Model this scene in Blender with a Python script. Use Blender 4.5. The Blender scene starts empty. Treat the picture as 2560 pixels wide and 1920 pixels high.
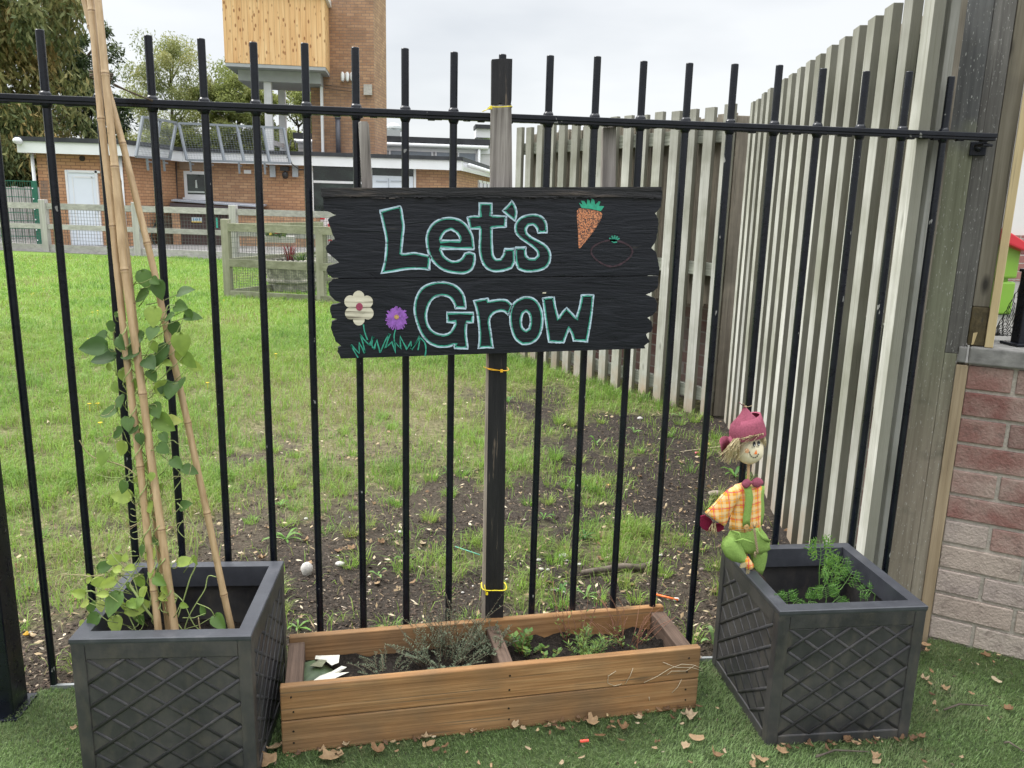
import bpy, math, random
import numpy as np
from mathutils import Vector, Matrix
random.seed(7); rng = np.random.default_rng(7)
PI = math.pi
sc = bpy.context.scene
col = sc.collection
# ------------------------------------------------------------------ camera
CAM = np.array([0.8592, -2.1349, 1.3348]); YAW, PITCH, ROLL, FPX = 0.124, 0.2176, 0.0268, 2034.0
def cam_rows():
    cy, sy = math.cos(YAW), math.sin(YAW); cp, sp = math.cos(PITCH), math.sin(PITCH); cr, sr = math.cos(ROLL), math.sin(ROLL)
    f = np.array([sy*cp, cy*cp, -sp]); r = np.array([cy, -sy, 0.]); u = np.cross(r, f)
    return np.array([cr*r+sr*u, -sr*r+cr*u, f])
ROWS = cam_rows()
def ray(px, py): return np.array([(px-1280)/FPX, -(py-960)/FPX, 1.]) @ ROWS
def PY(px, py, y): d = ray(px, py); return CAM + d*((y-CAM[1])/d[1])
def PX(px, py, x): d = ray(px, py); return CAM + d*((x-CAM[0])/d[0])
def PZ(px, py, z=0.): d = ray(px, py); return CAM + d*((z-CAM[2])/d[2])
W0 = np.array([2.5, .085, 0.]); WD = np.array([.806, -.592, 0.]); WN = np.array([-.592, -.806, 0.])   # line of the brick wall and its outward normal
def PV(px, py):
    d = ray(px, py); return CAM + d*(np.dot(W0-CAM, WN)/np.dot(d, WN))
cd = bpy.data.cameras.new("camera"); cam = bpy.data.objects.new("camera", cd); col.objects.link(cam)
m = Matrix.Identity(4)
for i in range(3):
    m[i][0] = ROWS[0][i]; m[i][1] = ROWS[1][i]; m[i][2] = -ROWS[2][i]; m[i][3] = CAM[i]
cam.matrix_world = m
cd.sensor_width = 36; cd.lens = FPX/2560*36; cd.clip_end = 800; cd.clip_start = .02
sc.camera = cam
# ------------------------------------------------------------------ mesh builder
class MB:
    def __init__(s): s.v = []; s.f = []; s.t = []
    def add(s, vs, fs, t=0.5):
        o = len(s.v); s.v += [tuple(float(c) for c in v) for v in vs]; s.f += [tuple(i+o for i in f) for f in fs]
        s.t += ([t]*len(fs) if not hasattr(t, '__len__') else list(t)); return s
    def box(s, c, d, rz=0., t=.5, ax=None):
        hx, hy, hz = d[0]/2, d[1]/2, d[2]/2; co, si = math.cos(rz), math.sin(rz); vs = []
        for z in (-hz, hz):
            for x, y in ((-hx, -hy), (hx, -hy), (hx, hy), (-hx, hy)):
                p = np.array([co*x-si*y, si*x+co*y, z])
                if ax is not None: p = ax[0]*x+ax[1]*y+ax[2]*z
                vs.append(p+np.array(c))
        return s.add(vs, [(0,3,2,1),(4,5,6,7),(0,1,5,4),(1,2,6,5),(2,3,7,6),(3,0,4,7)], t)
    def bar(s, a, b, w, h, up=(0,0,1), t=.5):
        a, b = np.array(a, float), np.array(b, float); d = b-a; L = np.linalg.norm(d); d = d/L
        up = np.array(up, float); x = np.cross(d, up)
        if np.linalg.norm(x) < 1e-6: x = np.array([1., 0, 0])
        x /= np.linalg.norm(x); u = np.cross(x, d)
        return s.box((a+b)/2, (w, L, h), t=t, ax=(x, d, u))
    def tube(s, path, r, n=8, sq=1., t=.5, up=None, cap=True):
        P = [np.array(p, float) for p in path]; k = len(P); R = r if hasattr(r, '__len__') else [r]*k
        T = [P[min(i+1, k-1)]-P[max(i-1, 0)] for i in range(k)]; T = [q/(np.linalg.norm(q)+1e-12) for q in T]
        ref = np.array(up, float) if up is not None else (np.array([0, 0, 1.]) if abs(T[0][2]) < .8 else np.array([0, 1., 0]))
        vs = []; x = None
        for i in range(k):
            if x is None: x = np.cross(T[i], ref)
            else: x = x-T[i]*np.dot(x, T[i])
            x = x/(np.linalg.norm(x)+1e-12); y = np.cross(T[i], x)
            for j in range(n):
                a = 2*PI*j/n; vs.append(P[i]+R[i]*(math.cos(a)*x+math.sin(a)*sq*y))
        fs = [(i*n+j, i*n+(j+1) % n, (i+1)*n+(j+1) % n, (i+1)*n+j) for i in range(k-1) for j in range(n)]
        if cap: fs += [tuple(range(n))[::-1], tuple((k-1)*n+j for j in range(n))]
        return s.add(vs, fs, t)
    def loft(s, rings, n=24, t=.5, cap=True, wob=0., ph=0.):
        # rings: (centre, vector x half axis, vector y half axis)
        vs = []; k = len(rings)
        for i, (c, X, Y) in enumerate(rings):
            c, X, Y = np.array(c, float), np.array(X, float), np.array(Y, float)
            for j in range(n):
                a = 2*PI*j/n; w = 1+wob*math.sin(5*a+ph+i*.9)+wob*.6*math.sin(9*a-i*1.7)
                vs.append(c+w*(math.cos(a)*X+math.sin(a)*Y))
        fs = [(i*n+j, i*n+(j+1) % n, (i+1)*n+(j+1) % n, (i+1)*n+j) for i in range(k-1) for j in range(n)]
        if cap: fs += [tuple(range(n))[::-1], tuple((k-1)*n+j for j in range(n))]
        return s.add(vs, fs, t)
    def lathe(s, prof, c=(0, 0, 0), n=32, t=.5):
        return s.loft([((c[0], c[1], c[2]+z), (r, 0, 0), (0, r, 0)) for r, z in prof], n, t)
    def prism(s, poly, dv, t=.5):
        P = [np.array(p, float) for p in poly]; dv = np.array(dv, float); n = len(P)
        tri = ear([p for p in P]); vs = P+[p+dv for p in P]
        return s.add(vs, [tuple(q) for q in tri]+[tuple(i+n for i in q[::-1]) for q in tri]+[(i, i+n, (i+1) % n+n, (i+1) % n) for i in range(n)], t)
    def ball(s, c, r, n=12, m=8, t=.5):
        rr = r if hasattr(r, '__len__') else (r, r, r)
        return s.loft([((c[0], c[1], c[2]-rr[2]*math.cos(PI*i/m)), (rr[0]*max(math.sin(PI*i/m), .02), 0, 0), (0, rr[1]*max(math.sin(PI*i/m), .02), 0)) for i in range(m+1)], n, t)
    def build(s, name, mat, parent=None, world=True, smooth=False, bevel=0., fix=True, seg=2):
        me = bpy.data.meshes.new(name)
        off = np.array(parent.location) if (parent is not None and world) else np.zeros(3)
        if parent is not None and world and parent.parent is not None: off = off+np.array(parent.parent.location)
        vs = np.array(s.v)-off if s.v else np.zeros((0, 3))
        me.from_pydata([tuple(v) for v in vs], [], s.f)
        if fix:
            import bmesh
            b = bmesh.new(); b.from_mesh(me); bmesh.ops.recalc_face_normals(b, faces=b.faces); b.to_mesh(me); b.free()
        a = me.attributes.new('t', 'FLOAT', 'FACE'); a.data.foreach_set('value', [float(x) for x in s.t])
        if smooth: me.polygons.foreach_set('use_smooth', [True]*len(me.polygons))
        return finish(me, name, mat, parent, bevel, seg)
def finish(me, name, mat, parent=None, bevel=0., seg=2):
    me.materials.append(mat)
    o = bpy.data.objects.new(name, me); col.objects.link(o)
    if parent is not None: o.parent = parent
    if bevel:
        md = o.modifiers.new('bevel', 'BEVEL'); md.width = bevel; md.segments = seg; md.limit_method = 'ANGLE'; md.angle_limit = .6
    return o
def ear(P):
    P = [np.array(p) for p in P]; n = len(P); c = sum(np.cross(P[i], P[(i+1) % n]) for i in range(n)); k = int(np.argmax(abs(c)))
    ax = [i for i in range(3) if i != k]; Q = [(p[ax[0]], p[ax[1]]) for p in P]
    A = sum(Q[i][0]*Q[(i+1) % n][1]-Q[(i+1) % n][0]*Q[i][1] for i in range(n)); idx = list(range(n))
    if A < 0: idx.reverse()
    out = []; cr = lambda a, b, c: (b[0]-a[0])*(c[1]-a[1])-(b[1]-a[1])*(c[0]-a[0]); guard = 0
    while len(idx) > 3 and guard < 6000:
        guard += 1; ok = False
        for i in range(len(idx)):
            a, b, c = idx[i-1], idx[i], idx[(i+1) % len(idx)]
            if cr(Q[a], Q[b], Q[c]) <= 1e-14: continue
            if any(j not in (a, b, c) and cr(Q[a], Q[b], Q[j]) >= 0 and cr(Q[b], Q[c], Q[j]) >= 0 and cr(Q[c], Q[a], Q[j]) >= 0 for j in idx): continue
            out.append((a, b, c)); idx.pop(i); ok = True; break
        if not ok: idx.pop(0)
    if len(idx) == 3: out.append(tuple(idx))
    return out
def bulk(name, mat, V, F, t, parent=None, smooth=False):
    """numpy mesh: V (N,3), F list of arrays (k,3) or (k,4), t per face arrays"""
    me = bpy.data.meshes.new(name); me.vertices.add(len(V)); me.vertices.foreach_set('co', np.asarray(V, dtype=np.float32).ravel())
    li = np.concatenate([f.ravel() for f in F]); ln = np.concatenate([np.full(len(f), f.shape[1]) for f in F])
    me.loops.add(len(li)); me.loops.foreach_set('vertex_index', li.astype(np.int32))
    me.polygons.add(len(ln)); me.polygons.foreach_set('loop_start', np.concatenate([[0], np.cumsum(ln)[:-1]]).astype(np.int32))
    me.update(calc_edges=True)
    a = me.attributes.new('t', 'FLOAT', 'FACE'); a.data.foreach_set('value', np.concatenate(t).astype(np.float32))
    if smooth: me.polygons.foreach_set('use_smooth', [True]*len(me.polygons))
    return finish(me, name, mat, parent)
def tag(o, label=None, cat=None, group=None, kind=None):
    for k, v in (('label', label), ('category', cat), ('group', group), ('kind', kind)):
        if v: o[k] = v
    return o
def thing(name, loc, label, cat, group=None, rz=0.):
    o = bpy.data.objects.new(name, None); o.empty_display_size = .05; col.objects.link(o)
    o.location = tuple(float(c) for c in loc); o.rotation_euler = (0, 0, rz); tag(o, label, cat, group); return o
def dup(o, loc, rz=None, label=None):
    r = o.copy(); col.objects.link(r); r.location = tuple(float(c) for c in loc)
    if rz is not None: r.rotation_euler = (0, 0, rz)
    if label: r['label'] = label
    for ch in [x for x in bpy.data.objects if x.parent == o]:
        c = ch.copy(); col.objects.link(c); c.parent = r
        for g in [x for x in bpy.data.objects if x.parent == ch]:
            d = g.copy(); col.objects.link(d); d.parent = c
    return r
def vnoise(x, y, s, seed=0):
    r = np.random.default_rng(1000+seed); G = r.random((257, 257)); x = np.asarray(x)/s+50.3; y = np.asarray(y)/s+50.7
    xi = np.floor(x).astype(int); yi = np.floor(y).astype(int); fx = x-xi; fy = y-yi; fx = fx*fx*(3-2*fx); fy = fy*fy*(3-2*fy)
    g = lambda a, b: G[a % 257, b % 257]
    return (g(xi, yi)*(1-fx)+g(xi+1, yi)*fx)*(1-fy)+(g(xi, yi+1)*(1-fx)+g(xi+1, yi+1)*fx)*fy
# ------------------------------------------------------------------ materials
class NT:
    def __init__(s, name, rough=.7, spec=.5):
        s.m = bpy.data.materials.new(name); s.m.use_nodes = True; s.t = s.m.node_tree; s.b = s.t.nodes['Principled BSDF']
        s.b.inputs['Roughness'].default_value = rough; s.b.inputs['Specular IOR Level'].default_value = spec
    def n(s, ty, **k):
        o = s.t.nodes.new(ty)
        for a, b in k.items():
            if a in o.inputs.keys(): s.set(o.inputs[a], b)
            else: setattr(o, a, b)
        return o
    def set(s, inp, v):
        if isinstance(v, bpy.types.NodeSocket): s.t.links.new(v, inp)
        else: inp.default_value = v
    def coords(s, sc=(1, 1, 1), rnd=0., src='Object', rot=(0, 0, 0)):
        c = s.n('ShaderNodeTexCoord').outputs[src]
        if rnd:
            oi = s.n('ShaderNodeObjectInfo'); mm = s.n('ShaderNodeMath', operation='MULTIPLY'); s.set(mm.inputs[0], oi.outputs['Random']); mm.inputs[1].default_value = rnd
            ad = s.n('ShaderNodeVectorMath', operation='ADD'); s.set(ad.inputs[0], c); s.set(ad.inputs[1], mm.outputs[0]); c = ad.outputs[0]
        mp = s.n('ShaderNodeMapping'); s.set(mp.inputs['Vector'], c); mp.inputs['Scale'].default_value = sc; mp.inputs['Rotation'].default_value = rot; return mp.outputs[0]
    def noise(s, vec, scale, detail=4, rough=.55, dist=0.):
        n = s.n('ShaderNodeTexNoise'); s.set(n.inputs['Vector'], vec); n.inputs['Scale'].default_value = scale; n.inputs['Detail'].default_value = detail
        n.inputs['Roughness'].default_value = rough; n.inputs['Distortion'].default_value = dist; return n.outputs['Fac']
    def ramp(s, fac, stops, interp='LINEAR'):
        r = s.n('ShaderNodeValToRGB'); s.set(r.inputs[0], fac); e = r.color_ramp; e.interpolation = interp
        while len(e.elements) < len(stops): e.elements.new(.5)
        for el, (p, c) in zip(e.elements, stops): el.position = p; el.color = (*c, 1) if hasattr(c, '__len__') else (c, c, c, 1)
        return r.outputs[0]
    def mix(s, f, a, b, blend='MIX'):
        x = s.n('ShaderNodeMix', data_type='RGBA', blend_type=blend); s.set(x.inputs[0], f)
        for i, v in ((6, a), (7, b)):
            s.set(x.inputs[i], (*v, 1) if isinstance(v, tuple) and len(v) == 3 else v)
        return x.outputs[2]
    def math(s, op, a, b=0., clamp=False):
        x = s.n('ShaderNodeMath', operation=op, use_clamp=clamp); s.set(x.inputs[0], a); s.set(x.inputs[1], b); return x.outputs[0]
    def attr(s, name='t'): return s.n('ShaderNodeAttribute', attribute_name=name).outputs['Fac']
    def rand(s): return s.n('ShaderNodeObjectInfo').outputs['Random']
    def sep(s, vec, i): x = s.n('ShaderNodeSeparateXYZ'); s.set(x.inputs[0], vec); return x.outputs[i]
    def base(s, c): s.set(s.b.inputs['Base Color'], (*c, 1) if isinstance(c, tuple) else c); return s
    def rough(s, r): s.set(s.b.inputs['Roughness'], r); return s
    def bump(s, h, st=.3, dist=.01):
        b = s.n('ShaderNodeBump'); s.set(b.inputs['Height'], h); b.inputs['Strength'].default_value = st; b.inputs['Distance'].default_value = dist
        s.set(s.b.inputs['Normal'], b.outputs[0]); return s
def plain(name, c, rough=.6, var=.12, scale=30, bump=.1, spec=.5, metal=0., dist=.002):
    k = NT(name, rough, spec); v = k.coords(); f = k.noise(v, scale, 5)
    k.base(k.ramp(f, [(.25, tuple(x*(1-var) for x in c)), (.75, tuple(min(x*(1+var), 1) for x in c))]))
    if bump: k.bump(f, bump, dist)
    k.b.inputs['Metallic'].default_value = metal
    return k.m
def wood(name, ramp, along=2, fine=60., stretch=.04, rough=.85, bump=.35, dark=(.05, .045, .04), stain=.35, stainsc=3., rnd=7., tint=.12, soil=None, flecks=None, knots=.0, bd=.004):
    k = NT(name, rough, .3); s = [fine]*3; s[along] = fine*stretch; v = k.coords(tuple(s), rnd); v1 = k.coords((1, 1, 1), rnd)
    g = k.noise(v, 1., 7, .62, .25); c = k.ramp(g, ramp)
    st = k.noise(v1, stainsc, 4, .6); c = k.mix(k.ramp(st, [(.42, 0.), (.68, stain)]), c, dark)
    s2 = [fine*2.2]*3; s2[along] = fine*stretch*.8; cr = k.noise(k.coords(tuple(s2), rnd), 1., 3, .5)
    c = k.mix(k.ramp(cr, [(.30, .75), (.36, 0.)]), c, dark)
    if knots:
        s3 = [9.]*3; s3[along] = 3.5; vo = k.n('ShaderNodeTexVoronoi'); k.set(vo.inputs['Vector'], k.coords(tuple(s3), rnd)); vo.inputs['Scale'].default_value = 1.
        c = k.mix(k.ramp(vo.outputs['Distance'], [(.04, knots), (.13, 0.)]), c, tuple(x*.5 for x in dark))
    if soil:
        z = k.sep(k.n('ShaderNodeTexCoord').outputs['Object'], 2); f = k.math('MULTIPLY', z, 1/soil[0]); f = k.math('ADD', f, k.math('MULTIPLY', k.noise(v1, 9, 3), .9))
        c = k.mix(k.ramp(f, [(.35, .85), (1.3/1.5, 0.)]), c, soil[1])
    if flecks:
        s4 = [330.]*3; s4[along] = 70; f = k.noise(k.coords(tuple(s4), rnd), 1., 2); c = k.mix(k.ramp(f, [(.66, 0.), (.70, .7)]), c, flecks)
    if tint:
        a = k.math('MULTIPLY_ADD', k.rand(), 2*tint); a.node.inputs[2].default_value = 1-tint
        x = k.n('ShaderNodeVectorMath', operation='SCALE'); k.set(x.inputs[0], c); k.set(x.inputs['Scale'], a); c = x.outputs[0]
    k.base(c); k.bump(k.math('ADD', g, k.math('MULTIPLY', cr, .8)), bump, bd); return k.m
def bricks(name, c1, c2, mort, bw=.215, bh=.065, mw=.01, stain=(.12, .1, .09), rnd=0., vary=.5):
    k = NT(name, .9, .2); tc = k.n('ShaderNodeTexCoord').outputs['Object']; x = k.math('ADD', k.sep(tc, 0), k.sep(tc, 1)); z = k.sep(tc, 2)
    cb = k.n('ShaderNodeCombineXYZ'); k.set(cb.inputs[0], x); k.set(cb.inputs[1], z)
    b = k.n('ShaderNodeTexBrick'); k.set(b.inputs['Vector'], cb.outputs[0]); b.inputs['Scale'].default_value = 1.
    b.inputs['Brick Width'].default_value = bw+mw; b.inputs['Row Height'].default_value = bh+mw; b.inputs['Mortar Size'].default_value = mw/2; b.inputs['Mortar Smooth'].default_value = .2
    b.inputs['Color1'].default_value = (*c1, 1); b.inputs['Color2'].default_value = (*c2, 1); b.inputs['Mortar'].default_value = (*mort, 1); b.inputs['Bias'].default_value = -.1
    n = k.noise(cb.outputs[0], 2.2, 5, .65); c = k.mix(k.ramp(n, [(.42, 0.), (.75, vary)]), b.outputs['Color'], stain)
    n2 = k.noise(cb.outputs[0], 40, 4); c = k.mix(k.ramp(n2, [(.3, .25), (.7, 0.)]), c, tuple(q*.5 for q in c1))
    k.base(c); k.bump(k.math('SUBTRACT', n2, b.outputs['Fac']), .5, .006); return k.m
def leafmat(name, ramp, trans=.35, rough=.5, src='t'):
    k = NT(name, rough, .35); c = k.ramp(k.attr(src), ramp); n = k.noise(k.coords(), 40, 3); c = k.mix(k.ramp(n, [(.35, .3), (.65, 0.)]), c, tuple(q*.6 for q in ramp[0][1])); k.base(c)
    tr = k.n('ShaderNodeBsdfTranslucent'); k.set(tr.inputs[0], c); mx = k.n('ShaderNodeMixShader'); mx.inputs[0].default_value = trans
    k.t.links.new(k.b.outputs[0], mx.inputs[1]); k.t.links.new(tr.outputs[0], mx.inputs[2]); k.t.links.new(mx.outputs[0], k.t.nodes['Material Output'].inputs[0]); return k.m
# ------------------------------------------------------------------ sky and light
w = bpy.data.worlds.new("World"); sc.world = w; w.use_nodes = True; wt = w.node_tree; bg = wt.nodes['Background']; bg.inputs[1].default_value = .1
def wn(ty, **k):
    o = wt.nodes.new(ty)
    for a, b in k.items(): setattr(o, a, b)
    return o
SUN_EL, SUN_AZ = math.radians(48), math.radians(-62)      # azimuth from +Y towards +X: the bright part of the overcast lies to the left
sky = wn('ShaderNodeTexSky', sky_type='NISHITA', sun_disc=False, sun_elevation=SUN_EL, sun_rotation=SUN_AZ)
tc = wn('ShaderNodeTexCoord'); sp = wn('ShaderNodeSeparateXYZ'); wt.links.new(tc.outputs['Generated'], sp.inputs[0])
mp = wn('ShaderNodeMapping'); wt.links.new(tc.outputs['Generated'], mp.inputs[0]); mp.inputs['Scale'].default_value = (1.1, 1.1, 3.6); mp.inputs['Location'].default_value = (.35, .1, .55)
nz = wn('ShaderNodeTexNoise'); wt.links.new(mp.outputs[0], nz.inputs[0]); nz.inputs['Scale'].default_value = 1.7; nz.inputs['Detail'].default_value = 5; nz.inputs['Roughness'].default_value = .5
cr = wn('ShaderNodeValToRGB'); wt.links.new(nz.outputs['Fac'], cr.inputs[0]); e = cr.color_ramp
e.elements[0].position = .42; e.elements[0].color = (3.42, 3.46, 3.48, 1); e.elements[1].position = .66; e.elements[1].color = (2.62, 2.70, 2.80, 1)
gr = wn('ShaderNodeMapRange'); wt.links.new(sp.outputs[2], gr.inputs[0]); gr.inputs[1].default_value = .36; gr.inputs[2].default_value = 1.; gr.inputs[3].default_value = 1.; gr.inputs[4].default_value = 5.4
sv = wn('ShaderNodeVectorMath', operation='SCALE'); wt.links.new(cr.outputs[0], sv.inputs[0]); wt.links.new(gr.outputs[0], sv.inputs['Scale'])
mx = wn('ShaderNodeMix', data_type='RGBA'); mx.inputs[0].default_value = .93; wt.links.new(sky.outputs[0], mx.inputs[6]); wt.links.new(sv.outputs[0], mx.inputs[7]); wt.links.new(mx.outputs[2], bg.inputs[0])
sl = bpy.data.lights.new("sun", 'SUN'); sl.energy = 1.5; sl.angle = math.radians(24); sl.color = (1, .97, .92); so = bpy.data.objects.new("sun", sl); col.objects.link(so)
sd = Vector((math.sin(SUN_AZ)*math.cos(SUN_EL), math.cos(SUN_AZ)*math.cos(SUN_EL), math.sin(SUN_EL))); so.rotation_euler = sd.to_track_quat('Z', 'Y').to_euler(); so.location = (-4, -4, 9)
sc.view_settings.view_transform = 'Standard'; sc.view_settings.look = 'None'; sc.view_settings.exposure = 1.5; sc.view_settings.gamma = 1
# ------------------------------------------------------------------ slatted fence lines (used by the ground too)
def sx(y): return 2.29+.235*(y-.355)
CORN = np.array([sx(2.78), 2.78]); BACKEND = np.array([1.70, 5.02])
# ------------------------------------------------------------------ ground
def cover(x, y):
    b = np.clip(.36*(y-.5)+np.where(x < .25, .60, .22)*(.25-x), -.24, 1.25)
    n = .6*vnoise(x, y, .62, 1)+.3*vnoise(x, y, .22, 2)+.1*vnoise(x, y, .08, 3)
    dry = np.exp(-(((x-.55)/.75)**2+((y-2.7)/1.3)**2))
    c = b-.55*dry+(n-.5)*2.4+.12
    c = np.where(y > 5, np.maximum(c, .75), c)
    return np.clip(c, 0, 1)
def dryness(x, y):
    return np.clip(1.25*np.exp(-(((x-.45)/.75)**2+((y-2.9)/1.5)**2))*(.25+1.3*vnoise(x, y, .3, 8))+.55*np.clip(vnoise(x, y, 1.1, 9)-.62, 0, 1)*3, 0, 1)
def gz(x, y):
    k = np.clip((np.asarray(y)+.03)/.15, 0, 1); near = np.clip(1-(np.asarray(y)-5)/4, .0, 1)
    return -.012+k*(.012+near*(.030*(vnoise(x, y, .5, 5)-.5)+.014*(vnoise(x, y, .12, 6)-.5)+.010*(vnoise(x, y, .035, 7)-.5)))
def lines(a, b, st, lo, hi): return np.concatenate([lo, np.arange(a, b, st), hi])
gx = lines(-1.6, 3.1, .024, np.array([-150, -60, -25, -14, -10, -7, -5, -4, -3, -2.3]), np.array([3.1, 3.6, 4.2, 5, 6.5, 9, 14, 25, 60, 150]))
gy = lines(-.16, 4.6, .024, np.array([-30, -10, -4, -2, -1, -.5]), np.array([4.6, 5, 5.5, 6, 7, 8, 9, 10, 12, 14, 17, 21, 30, 60, 120, 300]))
GX, GY = np.meshgrid(gx, gy); V = np.stack([GX.ravel(), GY.ravel(), gz(GX, GY).ravel()], 1); nx = len(gx)
i = (np.arange(len(gy)-1)[:, None]*nx+np.arange(nx-1)[None]).ravel(); F = np.stack([i, i+1, i+nx+1, i+nx], 1)
k = NT('soil and thatch', .95, .2); v = k.coords()
ch = k.noise(v, 75, 6, .7); soil = k.ramp(ch, [(.32, (.012, .010, .009)), (.54, (.042, .034, .028)), (.68, (.10, .08, .065)), (.77, (.24, .20, .16))])
gm = k.ramp(k.noise(v, 26, 6, .7), [(.3, (.04, .045, .018)), (.5, (.11, .125, .04)), (.62, (.24, .215, .12)), (.75, (.36, .31, .20))])
fg = k.ramp(k.noise(v, .55, 5, .62), [(.3, (.11, .19, .03)), (.55, (.15, .235, .045)), (.72, (.22, .27, .075))])
cv = k.attr('cover'); fv = k.attr('far')
c = k.mix(k.ramp(k.math('ADD', cv, k.math('MULTIPLY', k.math('SUBTRACT', k.noise(v, 18, 4), .5), .9)), [(.2, 0.), (.6, 1.)]), soil, gm); c = k.mix(k.math('MULTIPLY', k.attr('dry'), .5), c, k.ramp(k.noise(v, 60, 5, .7), [(.3, (.07, .055, .04)), (.5, (.19, .155, .10)), (.7, (.34, .285, .19))])); c = k.mix(fv, c, fg)
k.base(c); k.bump(k.math('ADD', ch, k.noise(v, 260, 3)), .8, .012)
g = bulk('ground', k.m, V, [F], [np.full(len(F), .5)], smooth=True); tag(g, kind='structure')
a = g.data.attributes.new('cover', 'FLOAT', 'POINT'); a.data.foreach_set('value', cover(GX, GY).ravel().astype(np.float32))
a = g.data.attributes.new('dry', 'FLOAT', 'POINT'); a.data.foreach_set('value', dryness(GX, GY).ravel().astype(np.float32))
a = g.data.attributes.new('far', 'FLOAT', 'POINT'); a.data.foreach_set('value', np.clip((GY.ravel()-5)/3, 0, 1).astype(np.float32))
# ------------------------------------------------------------------ grass blades
def blades(name, P, h, wd, lean, az, tt, mat, curl=.6):
    n = len(P); d = np.stack([np.cos(az), np.sin(az), np.zeros(n)], 1); s = np.stack([-np.sin(az+rng.normal(0, .6, n)), np.cos(az), np.zeros(n)], 1)
    up = np.array([0, 0, 1.]); m_ = P+d*(lean*.30*h)[:, None]+up*(h*.62)[:, None]; tip = P+d*(lean*h*(.30+curl))[:, None]+up*(h*np.clip(1-.45*lean*curl, .25, 1))[:, None]
    hw = (wd/2)[:, None]; V = np.concatenate([P-s*hw, P+s*hw, m_-s*hw*.8, m_+s*hw*.8, tip]); i = np.arange(n)
    return bulk(name, mat, V, [np.stack([i, i+n, i+3*n, i+2*n], 1), np.stack([i+2*n, i+3*n, i+4*n], 1)], [tt, tt])
def scatter(n, y0, y1, xl=-.60, xr=.64, pw=1.):
    y = y0+(y1-y0)*rng.random(n)**pw; x = CAM[0]+(xl+(xr-xl)*rng.random(n))*(y+2.135)
    return x, y
def inlawn(x, y):
    e = np.where(y < CORN[1], sx(y)-.03, np.where(y < BACKEND[1], CORN[0]+(y-CORN[1])*(BACKEND[0]-CORN[0])/(BACKEND[1]-CORN[1])-.03, 1.75+.5*(y-5)))
    return (x < e) & ~((y > 16.2-.34*(x+2.9)))
grassm = leafmat('grass blade', [(0., (.30, .26, .14)), (.16, (.24, .28, .07)), (.4, (.26, .40, .065)), (.75, (.18, .35, .05)), (1., (.08, .19, .03))], .45, .5)
PB = []; 
for (n, y0, y1, hm, wm, pw) in ((95000, .03, 1.9, .062, .0024, 1), (200000, 1.3, 6.5, .054, .0031, .8), (60000, 4.5, 9.5, .050, .0050, 1), (170000, 6.5, 16.5, .048, .0075, .8)):
    x, y = scatter(n, y0, y1, pw=pw); c = cover(x, y); tuft = vnoise(x, y, .07, 11)
    keep = (rng.random(n) < (1-.38*dryness(x, y))*np.clip(c**1.3*(.12+1.5*tuft**1.4), .015, 1)) & inlawn(x, y); x, y, c, tuft = x[keep], y[keep], c[keep], tuft[keep]; n = len(x)
    h = hm*(.45+.9*tuft+.5*rng.random(n))*(.65+.5*c); PB.append((np.stack([x, y, gz(x, y)-.004], 1), h, wm*(.7+.7*rng.random(n)), .25+1.3*rng.random(n)**1.3, rng.random(n)*2*PI,
        np.clip(.02+.55*vnoise(x, y, .9, 12)+.30*vnoise(x, y, .11, 13)+.45*(rng.random(n)-.5)+.12*c-.5*(rng.random(n) < .08+.35*dryness(x, y)), 0, 1)))
# loose tufts standing on the bare soil near the fence
for q in range(190):
    cx, cy = (lambda a: (a[0][0], a[1][0]))(scatter(1, .06, 2.9)); n = int(rng.integers(25, 90))
    if not inlawn(np.array([cx]), np.array([cy]))[0]: continue
    r = .03*np.sqrt(rng.random(n)); a = rng.random(n)*2*PI; x, y = cx+r*np.cos(a), cy+r*np.sin(a); hh = rng.uniform(.03, .085)
    PB.append((np.stack([x, y, gz(x, y)-.003], 1), hh*(.5+.7*rng.random(n)), .0014+.0016*rng.random(n), .4+1.0*rng.random(n), a+rng.normal(0, .5, n), np.clip(rng.uniform(.25, .8)+.2*(rng.random(n)-.5), 0, 1)))
gb = blades('lawn_grass', *[np.concatenate([p[i] for p in PB]) for i in range(6)], grassm); tag(gb, 'green lawn grass growing in patches behind the black railings', 'grass', kind='stuff')
# ------------------------------------------------------------------ artificial turf in front of the fence
TP = [(-.150, -.012), (2.44, -.012), (2.50, .06), (2.53, .055), (3.3, -.51), (3.3, -3.6), (-1.3, -3.6), (-1.3, -.33), (-.2, -.23), (-.165, -.08)]
mb = MB(); mb.prism([(x, y, .0) for x, y in TP], (0, 0, .006)); 
k = NT('turf backing', .9, .2); k.base(k.ramp(k.noise(k.coords(), 60, 4), [(.3, (.03, .045, .02)), (.7, (.07, .10, .04))]))
o = mb.build('artificial_turf', k.m); tag(o, kind='structure')
def inpoly(x, y, P):
    r = np.zeros(len(x), bool); n = len(P)
    for i in range(n):
        (x0, y0), (x1, y1) = P[i], P[(i+1) % n]
        if y0 != y1: r ^= ((y0 > y) != (y1 > y)) & (x < (x1-x0)*(y-y0)/(y1-y0)+x0)
    return r
n = 330000; y = rng.uniform(-1.15, .07, n); x = CAM[0]+rng.uniform(-.9, .95, n)*(y+2.3); kp = inpoly(x, y, TP); x, y = x[kp], y[kp]; n = len(x)
turfm = leafmat('turf fibre', [(0., (.34, .34, .20)), (.2, (.20, .26, .11)), (.55, (.205, .32, .115)), (1., (.30, .44, .17))], .3, .45)
lay = vnoise(x, y, .35, 21)*2*PI
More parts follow.
